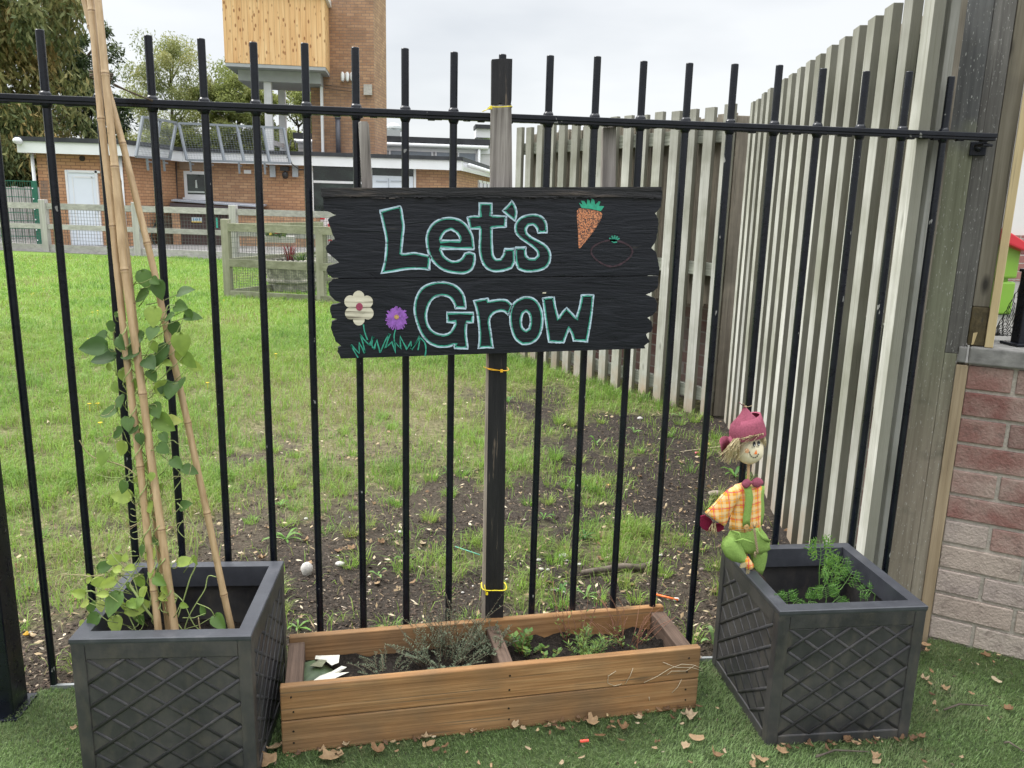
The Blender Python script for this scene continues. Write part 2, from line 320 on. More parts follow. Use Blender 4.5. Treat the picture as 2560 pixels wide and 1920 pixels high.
tb = blades('turf_fibres', np.stack([x, y, np.full(n, .005)], 1),   .011+.007*rng.random(n), .0011+.0007*rng.random(n), .2+1.0*rng.random(n), -1.3+.8*np.sin(lay)+rng.normal(0, .9, n),
    np.clip(.25+.5*vnoise(x, y, .12, 22)+.5*(rng.random(n)-.5), 0, 1), turfm, .45); tag(tb, 'short artificial grass fibres covering the foreground', 'artificial grass', kind='stuff')
# ------------------------------------------------------------------ mulch: bark chips and small stones as ground cover
def chips(name, n, zone, L, mat, label, cat, flat=.25, z0=0.):
    x, y = zone(n); kp = inlawn(x, y) | (y < 0.0); x, y = x[kp], y[kp]; n = len(x); z = np.where(y < -.01, .008, gz(x, y))+z0+.002
    c = np.stack([x, y, z], 1); a = rng.random(n)*2*PI; u = np.stack([np.cos(a), np.sin(a), rng.normal(0, .35, n)], 1); v = np.stack([-np.sin(a), np.cos(a), rng.normal(0, .35, n)], 1)
    l = (L*(.35+rng.random(n)**2*1.3))[:, None]; wv = l*(.25+.4*rng.random(n))[:, None]; up = np.stack([np.zeros(n), np.zeros(n), np.ones(n)], 1)*l*flat
    V = np.concatenate([c-u*l, c-v*wv*.8, c+u*l*.9, c+v*wv, c+up+u*l*.2]); i = np.arange(n)
    F = np.concatenate([np.stack([i+a_*n, i+b_*n, i+4*n], 1) for a_, b_ in ((0, 1), (1, 2), (2, 3), (3, 0))]); t = np.tile(rng.random(n), 4)
    o = bulk(name, mat, V, [F], [t]); tag(o, label, cat, kind='stuff'); return o
k = NT('bark chip', .9, .2); k.base(k.ramp(k.attr(), [(0., (.018, .014, .012)), (.5, (.055, .04, .03)), (.86, (.11, .08, .06)), (.965, (.24, .185, .13)), (1., (.45, .39, .31))])); chipm = k.m
k = NT('dry scrap', .9, .2); k.base(k.ramp(k.attr(), [(0., (.09, .065, .04)), (.5, (.26, .19, .11)), (.85, (.42, .34, .22)), (1., (.55, .48, .36))])); chipl = k.m
def soilzone(n):
    x, y = scatter(n, .0, 4.2, pw=1.7); kp = rng.random(n) > cover(x, y)*1.02; return x[kp], y[kp]
chips('bark_mulch', 80000, soilzone, .0065, chipm, 'dark bark mulch and soil crumbs behind the railings', 'mulch')
def lawnzone(n): x, y = scatter(n, .05, 7., pw=1.4); return x, y
chips('lawn_debris', 6000, lawnzone, .010, chipl, 'small dry leaf scraps and thatch lying in the grass', 'lawn debris', z0=.012)
chips('grit', 4200, lambda n: (rng.uniform(-.1, 2.7, n), -.03-.9*rng.random(n)**1.6), .004, chipm, 'small dark grit scattered on the artificial grass', 'grit')
# ------------------------------------------------------------------ black railings
S = .12; ZT = 1.6996; ZR = 1.5483
k = NT('black gloss paint', .28, .4); v = k.coords((1, 1, 1), 9.); n_ = k.noise(v, 22, 4)
c = k.ramp(n_, [(.3, (.0015, .0025, .006)), (.7, (.005, .007, .013))])
vz = k.coords((48, 48, 22), 5.); chip = k.ramp(k.noise(vz, 1., 3, .5), [(.712, 0.), (.722, 1.)]); c = k.mix(chip, c, (.22, .22, .21)); k.base(c)
k.rough(k.ramp(k.noise(v, 35, 4), [(.3, .2), (.7, .42)])); k.bump(k.math('ADD', k.noise(v, 90, 4), chip), .25, .002); blackp = k.m
rail = thing('metal_railing', (-.22, 0, 0), 'black painted steel railing with round upright bars and one top rail', 'railing')
for i in range(-2, 20):
    b = MB(); x = i*S; zt = ZT+random.uniform(-.004, .004)
    b.tube([(x, 0, -.02), (x, 0, ZR-.012), (x, 0, ZR+.012), (x, 0, zt-.0015), (x, 0, zt)], [.0095, .0095, .0095, .0095, .0085], 14, t=.5)
    b.build('bar', blackp, rail, smooth=True).modifiers.new('es', 'EDGE_SPLIT')
    if i > -2:   # weld bead where bar meets the rail
        w_ = MB(); w_.loft([((x, 0, ZR-.022), (.0098, 0, 0), (0, .0098, 0)), ((x, 0, ZR-.013), (.0135, 0, 0), (0, .0125, 0)), ((x, 0, ZR+.011), (.013, 0, 0), (0, .0125, 0)), ((x, 0, ZR+.017), (.0098, 0, 0), (0, .0098, 0))], 14, wob=.06, ph=i)
        w_.build('weld', blackp, rail, smooth=True)
b = MB(); n = 160; rr = random.Random(3)
for i in range(n):       # top rail with lumpy paint drips along its lower edge
    x0, x1 = -.42+i*(2.845/n), -.42+(i+1)*(2.845/n); d = rr.uniform(0, .004) if rr.random() < .5 else 0
    b.box(((x0+x1)/2, 0, ZR-.011-d/2), (x1-x0+.0004, .016, .003+d))
b.box((.9995+.003, 0, ZR+.001), (2.845, .034, .012)); b.box((1.0025, 0, ZR-.008), (2.845, .026, .008))
b.build('top_rail', blackp, rail, bevel=.0015)
e_ = PV(2430, 340)
b = MB(); pl = PV(2445, 372); b.box(pl+WN*.006, (.042, .006, .040), rz=math.atan2(WD[1], WD[0])); b.build('fixing_plate', blackp, rail, bevel=.002); b = MB(); b.box((e_[0]-.035, .02, ZR-.0225), (.03, .04, .008)); b.build('bracket_arm', blackp, rail, bevel=.002)
b = MB(); b.ball(pl+WN*.011, (.009, .009, .009), 10, 6); b.build('bolt', blackp, rail, smooth=True)
pst = MB(); pst.box((-.207, -.092, .8), (.085, .085, 1.64)); pst.build('end_post', blackp, rail, bevel=.006)
b = MB(); b.box((-.207, -.092, .006), (.12, .12, .012)); b.build('base_plate', blackp, rail, bevel=.002)
stm = plain('grey edging strip', (.20, .21, .21), .6, .2, 40)
b = MB(); b.box((1.15, -.006, .004), (2.55, .010, .024)); o = b.build('edging_strip', stm); tag(o, 'thin grey edging strip between the artificial grass and the soil', 'edging')
# ------------------------------------------------------------------ painted sign
k = NT('black sign paint', .42, .42); v = k.coords((5, 40, 42)); v2 = k.coords((14, 100, 170)); g1 = k.noise(v, 1., 8, .66, 1.6); g2 = k.noise(v2, 1., 4, .6, .3)
c = k.ramp(g1, [(.3, (.0035, .0045, .008)), (.6, (.007, .0085, .014)), (.8, (.015, .017, .025))])
wear = k.ramp(k.noise(k.coords((9, 60, 45)), 1., 4, .6), [(.70, 0.), (.76, .7)]); c = k.mix(wear, c, (.045, .04, .036)); k.base(c)
k.rough(k.ramp(g1, [(.35, .26), (.7, .5)])); k.bump(k.math('ADD', g1, k.math('MULTIPLY', g2, .4)), .6, .0034); signm = k.m
k = NT('worn trim paint', .6, .4); g1 = k.noise(k.coords((4, 60, 60)), 1., 7, .7, .5); c = k.ramp(g1, [(.32, (.006, .007, .010)), (.56, (.018, .017, .018)), (.64, (.075, .06, .05)), (.75, (.14, .12, .10))])
k.base(c); k.bump(g1, 1., .010); trimm = k.m
SY = -.062
def SZ(x, y, dy=0.): return PY(800+x/2.44, 440+y/2.44, SY+dy)
sign = thing('wooden_sign', PY(1240, 900, -.05), 'black painted plank sign lettered in green and pale blue hung on the railings', 'sign')
def rag(pts, amp=4., step=16., seed=1):    # roughen a traced outline
    r = random.Random(seed); out = []
    for (x0, y0), (x1, y1) in zip(pts, pts[1:]):
        L = math.hypot(x1-x0, y1-y0); n = max(1, int(L/step))
        for q in range(n):
            f = q/n; out.append((x0+(x1-x0)*f+(r.uniform(-amp, amp) if q else 0), y0+(y1-y0)*f+(r.uniform(-amp, amp)*.4 if q else 0)))
    out.append(pts[-1]); return out
LU = [(20, 128), (20, 190), (40, 214), (98, 238), (60, 252), (46, 268), (68, 325), (88, 385), (60, 400), (34, 440), (44, 468), (85, 500), (118, 530), (48, 548), (38, 575), (50, 602), (76, 622)]
RU = [(2066, 606), (2072, 560), (2060, 505), (2048, 462), (2022, 440), (2046, 400), (2062, 330), (2064, 262), (2044, 228), (2060, 212), (2082, 180), (2085, 128)]
LL = [(76, 629), (50, 658), (50, 692), (62, 730), (92, 760), (138, 776), (70, 786), (60, 812), (72, 866), (108, 874), (70, 888), (66, 925), (95, 1010), (132, 1038), (108, 1048), (106, 1072), (126, 1114)]
RL = [(1985, 1052), (1978, 1036), (2012, 1012), (1990, 964), (2022, 950), (2030, 925), (2024, 890), (1998, 864), (2032, 848), (2056, 818), (2058, 775), (2044, 745), (1988, 724), (2034, 704), (2060, 680), (2066, 612)]
def board(name, L, R, mat, y0, th, seed):
    P = rag(L, 3, 12, seed)+rag(R, 3, 12, seed+5); b = MB(); b.prism([SZ(x, y, y0) for x, y in P], (0, th, 0)); return b.build(name, mat, sign, bevel=.0016, seed=1) if False else b.build(name, mat, sign, bevel=.0014)
board('plank', LU, RU, signm, 0., .022, 1); board('plank', LL, RL, signm, .001, .022, 2)
b = MB(); b.prism([SZ(x, y, .012) for x, y in ((110, 600), (2000, 590), (2000, 650), (110, 660))], (0, .03, 0)); b.build('batten', signm, sign)
board('top_trim', [(4, 72), (10, 100), (8, 128)], [(2086, 132), (2090, 100), (2084, 66)], trimm, -.006, .036, 3)
b = MB(); r_ = random.Random(5)
for q in range(60):
    x = r_.uniform(20, 2070); b.box(SZ(x, 128+r_.uniform(-3, 8), -.0065), (r_.uniform(.004, .02), .003, r_.uniform(.001, .003)))
b.build('trim_splinters', trimm, sign)

orange = None
def chalky(name, c, amt):      # hand painted line, worn thin along the wood grain
    k = NT(name, .65, .3); g_ = k.noise(k.coords((30, 90, 190)), 1., 4, .65); h_ = k.noise(k.coords(), 60, 3)
    cc = k.ramp(h_, [(.3, tuple(q*.72 for q in c)), (.7, c)]); k.base(k.mix(k.ramp(g_, [(.30, amt), (.42, .12), (.55, 0.)]), cc, (.02, .024, .028))); k.bump(g_, .4, .002); return k.m
pale = chalky('pale blue paint pen', (.52, .68, .78), .9); green = chalky('green paint pen', (.05, .36, .25), .9)
def cm(pts, closed=True, sub=5):     # smooth the traced points a little
    out = []; n = len(pts)
    for i in range(n if closed else n-1):
        p0, p1, p2, p3 = [np.array(pts[(i+k_) % n] if closed else pts[min(max(i+k_, 0), n-1)], float) for k_ in (-1, 0, 1, 2)]
        d1, d0, d2 = p2-p1, p1-p0, p3-p2; sharp = lambda a, b_: np.dot(a, b_) < .72*np.linalg.norm(a)*np.linalg.norm(b_)+1e-9
        m1 = np.zeros(2) if sharp(d0, d1) else (p2-p0)/2; m2 = np.zeros(2) if sharp(d1, d2) else (p3-p1)/2
        if not m1.any() and not m2.any(): out.append(p1); out.append((p1+p2)/2); continue
        for q in range(sub):
            s = q/sub; out.append((2*s**3-3*s*s+1)*p1+(s**3-2*s*s+s)*m1+(-2*s**3+3*s*s)*p2+(s**3-s*s)*m2)
    if not closed: out.append(np.array(pts[-1], float))
    return out
def stroke(b, pts, wd, closed=True, off=0., dy=-.0012, taper=False, wob=.24, seed=0):
    P = [np.array(p, float) for p in pts]; n = len(P); r = random.Random(seed); L = []; R = []
    for i in range(n):
        a = P[i-1] if (closed or i) else P[i]; c_ = P[(i+1) % n] if (closed or i < n-1) else P[i]
        d = c_-a; d = d/(np.linalg.norm(d)+1e-9); nn = np.array([-d[1], d[0]])
        if closed or 0 < i < n-1:
            e1 = P[i]-P[i-1]; e2 = P[(i+1) % n]-P[i]; e1 /= np.linalg.norm(e1)+1e-9; e2 /= np.linalg.norm(e2)+1e-9; mt = min(1/max(math.sqrt(max((1+np.dot(e1, e2))/2, 0)), .45), 1.8)
        else: mt = 1
        h = wd/2*(1+r.uniform(-wob, wob))*mt
        if taper: h *= max(.15, math.sin(PI*(i+.6)/(n+.2)))
        L.append(P[i]+nn*(off*mt+h)); R.append(P[i]+nn*(off*mt-h))
    o = len(b.v); vs = [SZ(p[0], p[1], dy) for p in L]+[SZ(p[0], p[1], dy) for p in R]+[SZ(p[0], p[1], .001) for p in L]+[SZ(p[0], p[1], .001) for p in R]
    fs = []
    for i in range(n if closed else n-1):
        j = (i+1) % n; fs += [(i, j, n+j, n+i), (i, 2*n+i, 2*n+j, j), (n+i, n+j, 3*n+j, 3*n+i)]
    b.add(vs, fs)
    return b
letters = {
 'L': [[(365,213),(487,183),(497,200),(506,260),(512,310),(503,400),(497,472),(520,474),(570,468),(620,476),(674,488),(666,573),(600,566),(520,570),(440,584),(374,593),(392,530),(402,450),(402,380),(384,290)]],
 'e': [[(940,448),(735,443),(752,480),(775,503),(810,520),(846,515),(870,495),(882,472),(912,465),(944,476),(945,520),(928,568),(885,594),(820,592),(760,578),(710,545),(672,495),(652,430),(650,365),(672,310),(710,274),(760,256),(815,256),(868,276),(905,315),(932,370)], [(735,393),(748,362),(770,338),(800,327),(830,345),(848,370),(853,392)]],
 't': [[(972,165),(1049,167),(1048,240),(1090,243),(1136,246),(1133,312),(1090,314),(1050,318),(1050,400),(1056,480),(1075,508),(1100,506),(1118,480),(1126,445),(1186,443),(1188,520),(1168,562),(1120,578),(1060,582),(1012,560),(985,515),(972,450),(974,380),(975,322),(915,323),(898,252),(935,244),(970,246)]],
 'apostrophe': [[(1114,212),(1142,184),(1170,152),(1188,178),(1200,225),(1190,274),(1150,244)]],
 's': [[(1386,345),(1328,347),(1322,320),(1300,297),(1272,302),(1258,322),(1264,350),(1295,376),(1345,402),(1385,432),(1406,475),(1400,530),(1368,566),(1310,582),(1250,582),(1208,566),(1192,515),(1192,437),(1256,435),(1257,480),(1276,503),(1310,503),(1328,485),(1322,458),(1285,424),(1232,388),(1196,350),(1190,305),(1210,266),(1250,242),(1305,234),(1350,246),(1380,285)]],
 'G': [[(890,808),(824,806),(818,780),(790,742),(745,730),(700,742),(668,780),(650,840),(655,895),(680,938),(720,962),(765,966),(800,945),(826,896),(776,892),(773,831),(936,833),(934,895),(896,896),(892,960),(903,1053),(820,1052),(818,1028),(780,1042),(720,1042),(665,1018),(622,970),(592,900),(575,820),(585,745),(620,685),(675,655),(745,646),(810,660),(855,692),(882,740)]],
 'r': [[(938,762),(980,752),(1024,746),(1030,764),(1085,754),(1140,758),(1174,792),(1150,850),(1120,826),(1080,828),(1050,848),(1034,885),(1044,960),(1056,1048),(1010,1047),(966,1052),(972,980),(966,890),(955,820)]],
 'o': [[(1255,737),(1305,748),(1340,788),(1358,850),(1354,930),(1330,990),(1285,1022),(1235,1028),(1192,995),(1166,930),(1158,860),(1170,795),(1205,755)], [(1258,826),(1276,845),(1283,890),(1274,930),(1255,942),(1234,922),(1229,880),(1238,842)]],
 'w': [[(1358,746),(1392,740),(1427,738),(1438,800),(1456,866),(1480,828),(1505,804),(1535,835),(1562,864),(1582,800),(1595,727),(1632,724),(1669,727),(1660,830),(1645,930),(1630,1012),(1590,1008),(1546,1006),(1535,965),(1519,935),(1505,970),(1488,1016),(1440,1016),(1395,1012),(1378,900)]]}
for q, (nm, loops) in enumerate(letters.items()):
    b1, b2 = MB(), MB()
    for li, lp in enumerate(loops):
        P = cm(lp); A = sum(P[i][0]*P[(i+1) % len(P)][1]-P[(i+1) % len(P)][0]*P[i][1] for i in range(len(P)))
        sgn = 1 if A > 0 else -1
        if li: sgn = -sgn
        stroke(b2, P, 7.5, off=sgn*7.5, dy=-.0009, seed=q+50, wob=.3); stroke(b1, P, 9., dy=-.0013, seed=q)
    L_ = b1.build('painted_letter' if nm != 'apostrophe' else 'painted_apostrophe', pale, sign, fix=False); L_['label'] = 'pale blue outlined '+('apostrophe' if nm == 'apostrophe' else 'letter '+nm)
    b2.build('green_outline', green, L_, fix=False)
# carrot
k = NT('orange glitter paint', .6, .4); v = k.coords(); f = k.noise(v, 420, 3, .7); k.base(k.mix(k.ramp(f, [(.46, 0.), (.54, .95)]), k.mix(k.noise(v, 120, 3), (.80, .25, .09), (.62, .30, .16)), (.03, .03, .035))); carrm = k.m
def decal(name, polys, mat, dy=-.0012, lab=None):
    b = MB()
    for p in polys: b.prism([SZ(x, y, dy) for x, y in p], (0, -dy+.001, 0))
    o = b.build(name, mat, sign)
    if lab: o['label'] = lab
    return o
car = decal('carrot_painting', [[tuple(p) for p in cm([(1568, 210), (1582, 197), (1640, 203), (1705, 217), (1722, 236), (1712, 265), (1680, 320), (1640, 375), (1600, 425), (1586, 441), (1576, 428), (1575, 350), (1568, 270)])]], carrm)
cg = decal('carrot_leaves', [[(1580,163),(1602,176),(1592,150),(1612,152),(1628,176),(1630,142),(1645,150),(1650,172),(1658,137),(1672,146),(1680,176),(1700,153),(1711,157),(1702,182),(1733,184),(1722,203),(1713,214),(1650,200),(1596,195)]], plain('green paint', (.03, .36, .22), .5, .3, 90))
b = MB(); stroke(b, cm([(1780+118*math.cos(a)+(8*math.cos(3*a)), 466+80*math.sin(a)-6*math.cos(2*a)) for a in np.linspace(0, 2*PI, 22)[:-1]]), 9, wob=.5)
tom = b.build('tomato_outline', plain('maroon paint', (.040, .018, .026), .6, .5, 60), sign, fix=False)
b = MB()
for a in (-2.6, -2.0, -1.5, -1.0, -.5): stroke(b, [(1795, 398), (1795+18*math.cos(a), 398+18*math.sin(a)), (1795+36*math.cos(a), 396+34*math.sin(a))], 9, False, taper=False)
stroke(b, [(1768, 388), (1795, 404), (1812, 402)], 10, False); b.build('tomato_leaves', green, sign, fix=False)
crm = NT('cream paint', .6, .4); f = crm.noise(crm.coords((6, 60, 150)), 1., 4); crm.base(crm.ramp(f, [(.36, (.16, .14, .10)), (.46, (.58, .54, .42)), (.7, (.70, .66, .53))])); crm = crm.m
fl = []
b = MB()
for i, (x, y) in enumerate(((235, 738), (287, 768), (291, 838), (237, 874), (188, 838), (184, 766))):
    b.prism([SZ(x+36*math.cos(a), y+38*math.sin(a), -.0012-.00012*i) for a in np.linspace(0, 2*PI, 19)[:-1]], (0, .002, 0))
b.prism([SZ(238+44*math.cos(a), 803+44*math.sin(a), -.0022) for a in np.linspace(0, 2*PI, 19)[:-1]], (0, .002, 0))
b.build('cream_flower', crm, sign); magenta = plain('magenta paint', (.30, .05, .10), .5, .4, 200)
b = MB(); b.prism([SZ(240+21*math.cos(a), 798+24*math.sin(a), -.0032) for a in np.linspace(0, 2*PI, 17)[:-1]], (0, .002, 0)); b.build('flower_centre', magenta, sign)
b = MB(); r_ = random.Random(8)
for i in range(64):
    a = 2*PI*i/64+r_.uniform(-.05, .05); L = r_.uniform(52, 70)*(1+.22*max(0, math.sin(a))); b_ = .8 if i % 2 else .5
    stroke(b, [(468+8*math.cos(a), 860+8*math.sin(a)), (468+L*b_*math.cos(a), 860+L*b_*math.sin(a)), (468+L*math.cos(a+.05), 860+L*math.sin(a+.05))], 7.5, False, dy=-.001-.00001*i)
b.build('purple_flower', plain('purple paint', (.27, .10, .42), .5, .4, 120), sign, fix=False)
b = MB(); b.prism([SZ(467+15*math.cos(a), 860+14*math.sin(a), -.003) for a in np.linspace(0, 2*PI, 14)[:-1]], (0, .002, 0)); b.build('flower_centre', plain('ochre paint', (.45, .28, .10), .5, .4, 200), sign)
b = MB(); stroke(b, cm([(265, 905), (272, 950), (290, 1000)], False), 8, False); stroke(b, cm([(460, 938), (452, 975), (455, 1020)], False), 8, False)
stroke(b, cm([(232,1108),(210,1070),(188,1030),(240,1082),(238,1017),(275,1080),(262,1020),(245,968),(275,1005),(302,1032),(325,978),(316,1030),(330,1056),(345,1000),(368,1078),(400,1000),(425,962),(398,1052),(438,1012),(461,1078),(456,1010),(492,1055),(488,978),(530,1056),(556,1010),(558,1056),(612,985),(598,1062)], False), 7.5, False)
stroke(b, cm([(555, 1055), (590, 1010), (604, 980), (638, 1015), (646, 1060), (640, 1100)], False), 7.5, False); b.build('painted_grass', green, sign, fix=False)
b = MB(); b.box(SZ(1368, 713, -.003), (.009, .003, .003), rz=.3); b.build('seed_husk', plain('husk', (.6, .55, .42), .7), sign)
# stakes that carry the sign
stk = wood('weathered grey stake', [(.3, (.12, .105, .095)), (.5, (.26, .235, .215)), (.7, (.40, .37, .34))], fine=90, stain=.35, bump=.7, knots=.8, rnd=5)
k = NT('flaking black stake paint', .55, .4); v = k.coords((70, 70, 5)); g1 = k.noise(v, 1., 6, .65); c = k.ramp(g1, [(.35, (.006, .006, .008)), (.62, (.016, .015, .016)), (.68, (.13, .10, .075)), (.78, (.25, .20, .15))])
k.base(c); k.bump(g1, .8, .006); stkb = k.m
def prism_stake(name, pts, th, mat, y): b = MB(); b.prism([PY(px, py, y) for px, py in pts], (0, th, 0)); return b.build(name, mat, sign, bevel=.002)
st = prism_stake('stake', [(1228, 262), (1279, 260), (1281, 480), (1226, 480)], .024, stk, -.038); st['label'] = 'bare grey top of the middle stake'
prism_stake('stake_top', [(1230, 148), (1244, 147), (1262, 146), (1281, 147), (1279, 250), (1277, 262), (1262, 263), (1250, 258), (1240, 263), (1229, 262)], .025, stkb, -.0385)
st = prism_stake('stake', [(1222, 880), (1268, 878), (1258, 1562), (1208, 1566)], .026, stkb, -.040); st['label'] = 'black flaking lower half of the middle stake'
prism_stake('stake_edge', [(1217, 880), (1222.5, 880), (1213, 1566), (1205, 1566)], .023, wood('raw stake edge', [(.3, (.2, .16, .12)), (.7, (.36, .31, .26))], fine=90), -.041)
prism_stake('stake', [(895.5, 306), (901, 303), (917, 303), (921.5, 309), (931, 480), (905, 480)], .022, stk, -.036)
prism_stake('stake', [(1508, 318), (1541, 316), (1539, 480), (1505, 480)], .022, stk, .014)
yel = plain('yellow plastic', (.78, .62, .02), .35, .05, 30, 0); yel2 = plain('orange yellow plastic', (.85, .45, .02), .35, .05, 30, 0)
def tie(lab, y, xa, xb, z0, z1, mat, tail, knob=None):
    cx = PY((xa+xb)/2, z0, y); t_ = thing('cable_tie', cx, lab, 'cable tie', 'yellow cable ties on the middle stake'); b = MB(); A = PY(xa, z0, y-.002); B = PY(xb, z1, y-.002); d = np.array([0, .045, 0])
    P = [A, (A+B)/2+np.array([0, -.003, -.001]), B, B+d, (A+B)/2+d, A+d]; P = [np.array(p) for p in cm3(P)]; b.tube(P+[P[0]], .0022, 6, .55, up=(0, 0, 1)); b.build('strap', mat, t_, smooth=True)
    h = MB(); kx = PY(*knob, y-.006); h.box(kx, (.007, .005, .008)); h.build('locking_head', mat, t_, bevel=.001)
    h = MB(); h.tube([kx]+[PY(px, py, y-.008) for px, py in tail], .0016, 6, .6); h.build('tail', mat, t_, smooth=True)
def cm3(P, sub=5):
    out = []; n = len(P)
    for i in range(n):
        p0, p1, p2, p3 = [P[(i+k_) % n] for k_ in (-1, 0, 1, 2)]
        for q in range(sub): s = q/sub; out.append(.5*((2*p1)+(p2-p0)*s+(2*p0-5*p1+4*p2-p3)*s*s+(3*p1-p0-3*p2+p3)*s**3))
    return out
tie('yellow cable tie round the top of the middle stake above the rail', -.041, 1226, 1278, 268, 266, yel, [(1225, 270), (1206, 279)], (1227, 269))
tie('orange yellow cable tie on the stake just below the sign', -.043, 1222, 1270, 923, 926, yel2, [(1216, 920), (1209, 917)], (1254, 927))
tie('bright yellow cable tie near the foot of the middle stake', -.043, 1209, 1264, 1474, 1474, yel, [(1215, 1482), (1211, 1462)], (1217, 1484))
# ------------------------------------------------------------------ lattice planters
k = NT('faux lead plastic', .45, .5); v = k.coords((1, 1, 1), 5.); n1 = k.noise(v, 7, 5, .65); n2 = k.noise(v, 160, 3)
c = k.ramp(n1, [(.3, (.020, .020, .024)), (.5, (.040, .039, .041)), (.72, (.070, .065, .061))]); dust = k.ramp(k.noise(k.coords((3, 3, 1.2), 5.), 9, 5, .7), [(.48, 0.), (.72, .55)]); c = k.mix(dust, c, (.095, .082, .066))
k.base(c); k.rough(k.ramp(n1, [(.3, .34), (.7, .6)])); k.bump(n2, .25, .0015); lead = k.m
k = NT('faux lead lattice', .55, .35); v = k.coords((1, 1, 1), 5.); n1 = k.noise(v, 30, 5, .65); k.base(k.ramp(n1, [(.35, (.022, .022, .025)), (.6, (.042, .040, .041)), (.75, (.075, .070, .066))])); k.bump(n1, .3, .002); leadl = k.m
k = NT('faux lead rim', .38, .5); v = k.coords((1, 1, 1), 5.); n1 = k.noise(v, 12, 5, .65); c = k.ramp(n1, [(.3, (.030, .032, .040)), (.6, (.052, .055, .065)), (.78, (.10, .10, .11))]); k.base(c); k.bump(k.noise(v, 200, 2), .2, .001); leadr = k.m
peat = NT('potting soil', .95, .15); n1 = peat.noise(peat.coords(), 90, 6, .7); peat.base(peat.ramp(n1, [(.3, (.008, .007, .006)), (.6, (.03, .024, .02)), (.74, (.12, .09, .06))])); peat.bump(n1, 1., .012); peat = peat.m
PS, PH = .387, .377
def soilmesh(cx, cy, sx_, sy_, z, amp, seed, rz=0.):
    n, m_ = 40, 24; xs, ys = np.meshgrid(np.linspace(-sx_/2, sx_/2, n), np.linspace(-sy_/2, sy_/2, m_)); zz = z+amp*(vnoise(xs, ys, .05, seed)-.5)+amp*.6*(vnoise(xs, ys, .015, seed+1)-.5)
    V = np.stack([xs.ravel(), ys.ravel(), zz.ravel()], 1); i = (np.arange(m_-1)[:, None]*n+np.arange(n-1)[None]).ravel(); return V, np.stack([i, i+1, i+n+1, i+n], 1)
def planter(loc, rz, lab, soilz, seed):
    root = thing('lattice_planter', loc, lab, 'planter', 'square lattice planters', rz); h = PS/2; B = .030; rec = .0038; th = .010
    b = MB()
    for q in range(4):
        a = q*PI/2; R = np.array([[math.cos(a), -math.sin(a), 0], [math.sin(a), math.cos(a), 0], [0, 0, 1]])
        def bx(u, vv, d, su, sv, sd): b.box(R@np.array([u, -h+d, vv]), (su, sd, sv), rz=a)
        bx(0, .165, rec+th/2, PS-.02, .32, th)                          # recessed panel
        bx(0, .015, (rec+.004)/2, PS-2*B, .03, rec+.004)                # bottom border
        bx(0, .346, (rec+.004)/2, PS-2*B, .042, rec+.004)
    for sx_ in (-1, 1):
        for sy_ in (-1, 1): b.box((sx_*(h-B/2), sy_*(h-B/2), .1837), (B, B, .367))
    b.box((0, 0, .008), (PS-.03, PS-.03, .012)); b.build('body', lead, root, world=False, bevel=.003)
    b = MB()
    for q in range(4):
        a = q*PI/2; R = np.array([[math.cos(a), -math.sin(a), 0], [math.sin(a), math.cos(a), 0], [0, 0, 1]]); U0, U1, V0, V1 = -h+B, h-B, .030, .325; pw, ph = (U1-U0)/4, (V1-V0)/5
        for sg in (1, -1):
            for kk in range(-9, 10):
                # line v = V0 + sg*(ph/pw)*(u-U0) + kk*ph
                pts = []
                f = lambda u: V0+sg*ph/pw*(u-U0)+kk*ph
                ua, ub = U0, U1
                inv = lambda v_: U0+(v_-V0-kk*ph)/(sg*ph/pw)
                lo, hi = sorted((inv(V0), inv(V1))); ua, ub = max(ua, lo), min(ub, hi)
                if ub-ua < .012: continue
                d = rec-.0008 if sg > 0 else rec+.0002
                p0 = np.array([ua, -h+d, f(ua)]); p1 = np.array([ub, -h+d, f(ub)]); N = 3
                b.tube([R@(p0+(p1-p0)*s_) for s_ in np.linspace(0, 1, N)], .0043, 8, .5 if sg > 0 else .42, up=R@np.array([0, 1, 0]))
    b.build('lattice', leadl, root, world=False, smooth=True)
    b = MB(); o_, i_ = h+.0012, h-.032
    for q in range(4):
        a = q*PI/2; R = np.array([[math.cos(a), -math.sin(a), 0], [math.sin(a), math.cos(a), 0], [0, 0, 1]]); z0, z1 = .368, PH
        P = [(-o_, -o_, z0), (o_, -o_, z0), (o_, -o_, z1-.002), (-o_, -o_, z1-.002), (-o_+.002, -o_+.002, z1), (o_-.002, -o_+.002, z1), (i_, -i_, z1), (-i_, -i_, z1), (-i_, -i_, z1-.055), (i_, -i_, z1-.055), (i_+.02, -i_-.02, z1-.055), (-i_-.02, -i_-.02, z1-.055)]
        b.add([R@np.array(p) for p in P], [(0, 1, 2, 3), (3, 2, 5, 4), (4, 5, 6, 7), (7, 6, 9, 8), (8, 9, 10, 11), (1, 0, 11, 10)])
    b.build('rim', leadr, root, world=False, fix=False)
    V, F = soilmesh(0, 0, PS-.035, PS-.035, soilz, .02, seed); o = bulk('soil', peat, V, [F], [np.full(len(F), .5)], root, True); return root
PLc, PRc = (.3142, -.2356, .0065), (1.9409, -.2168, .0065)
planter(PLc, -.0344, 'dark square lattice planter at the left holding bamboo canes and a climbing plant', .215, 31)
planter(PRc, -.0005, 'dark square lattice planter at the right with a scarecrow and feathery seedlings', .195, 33)
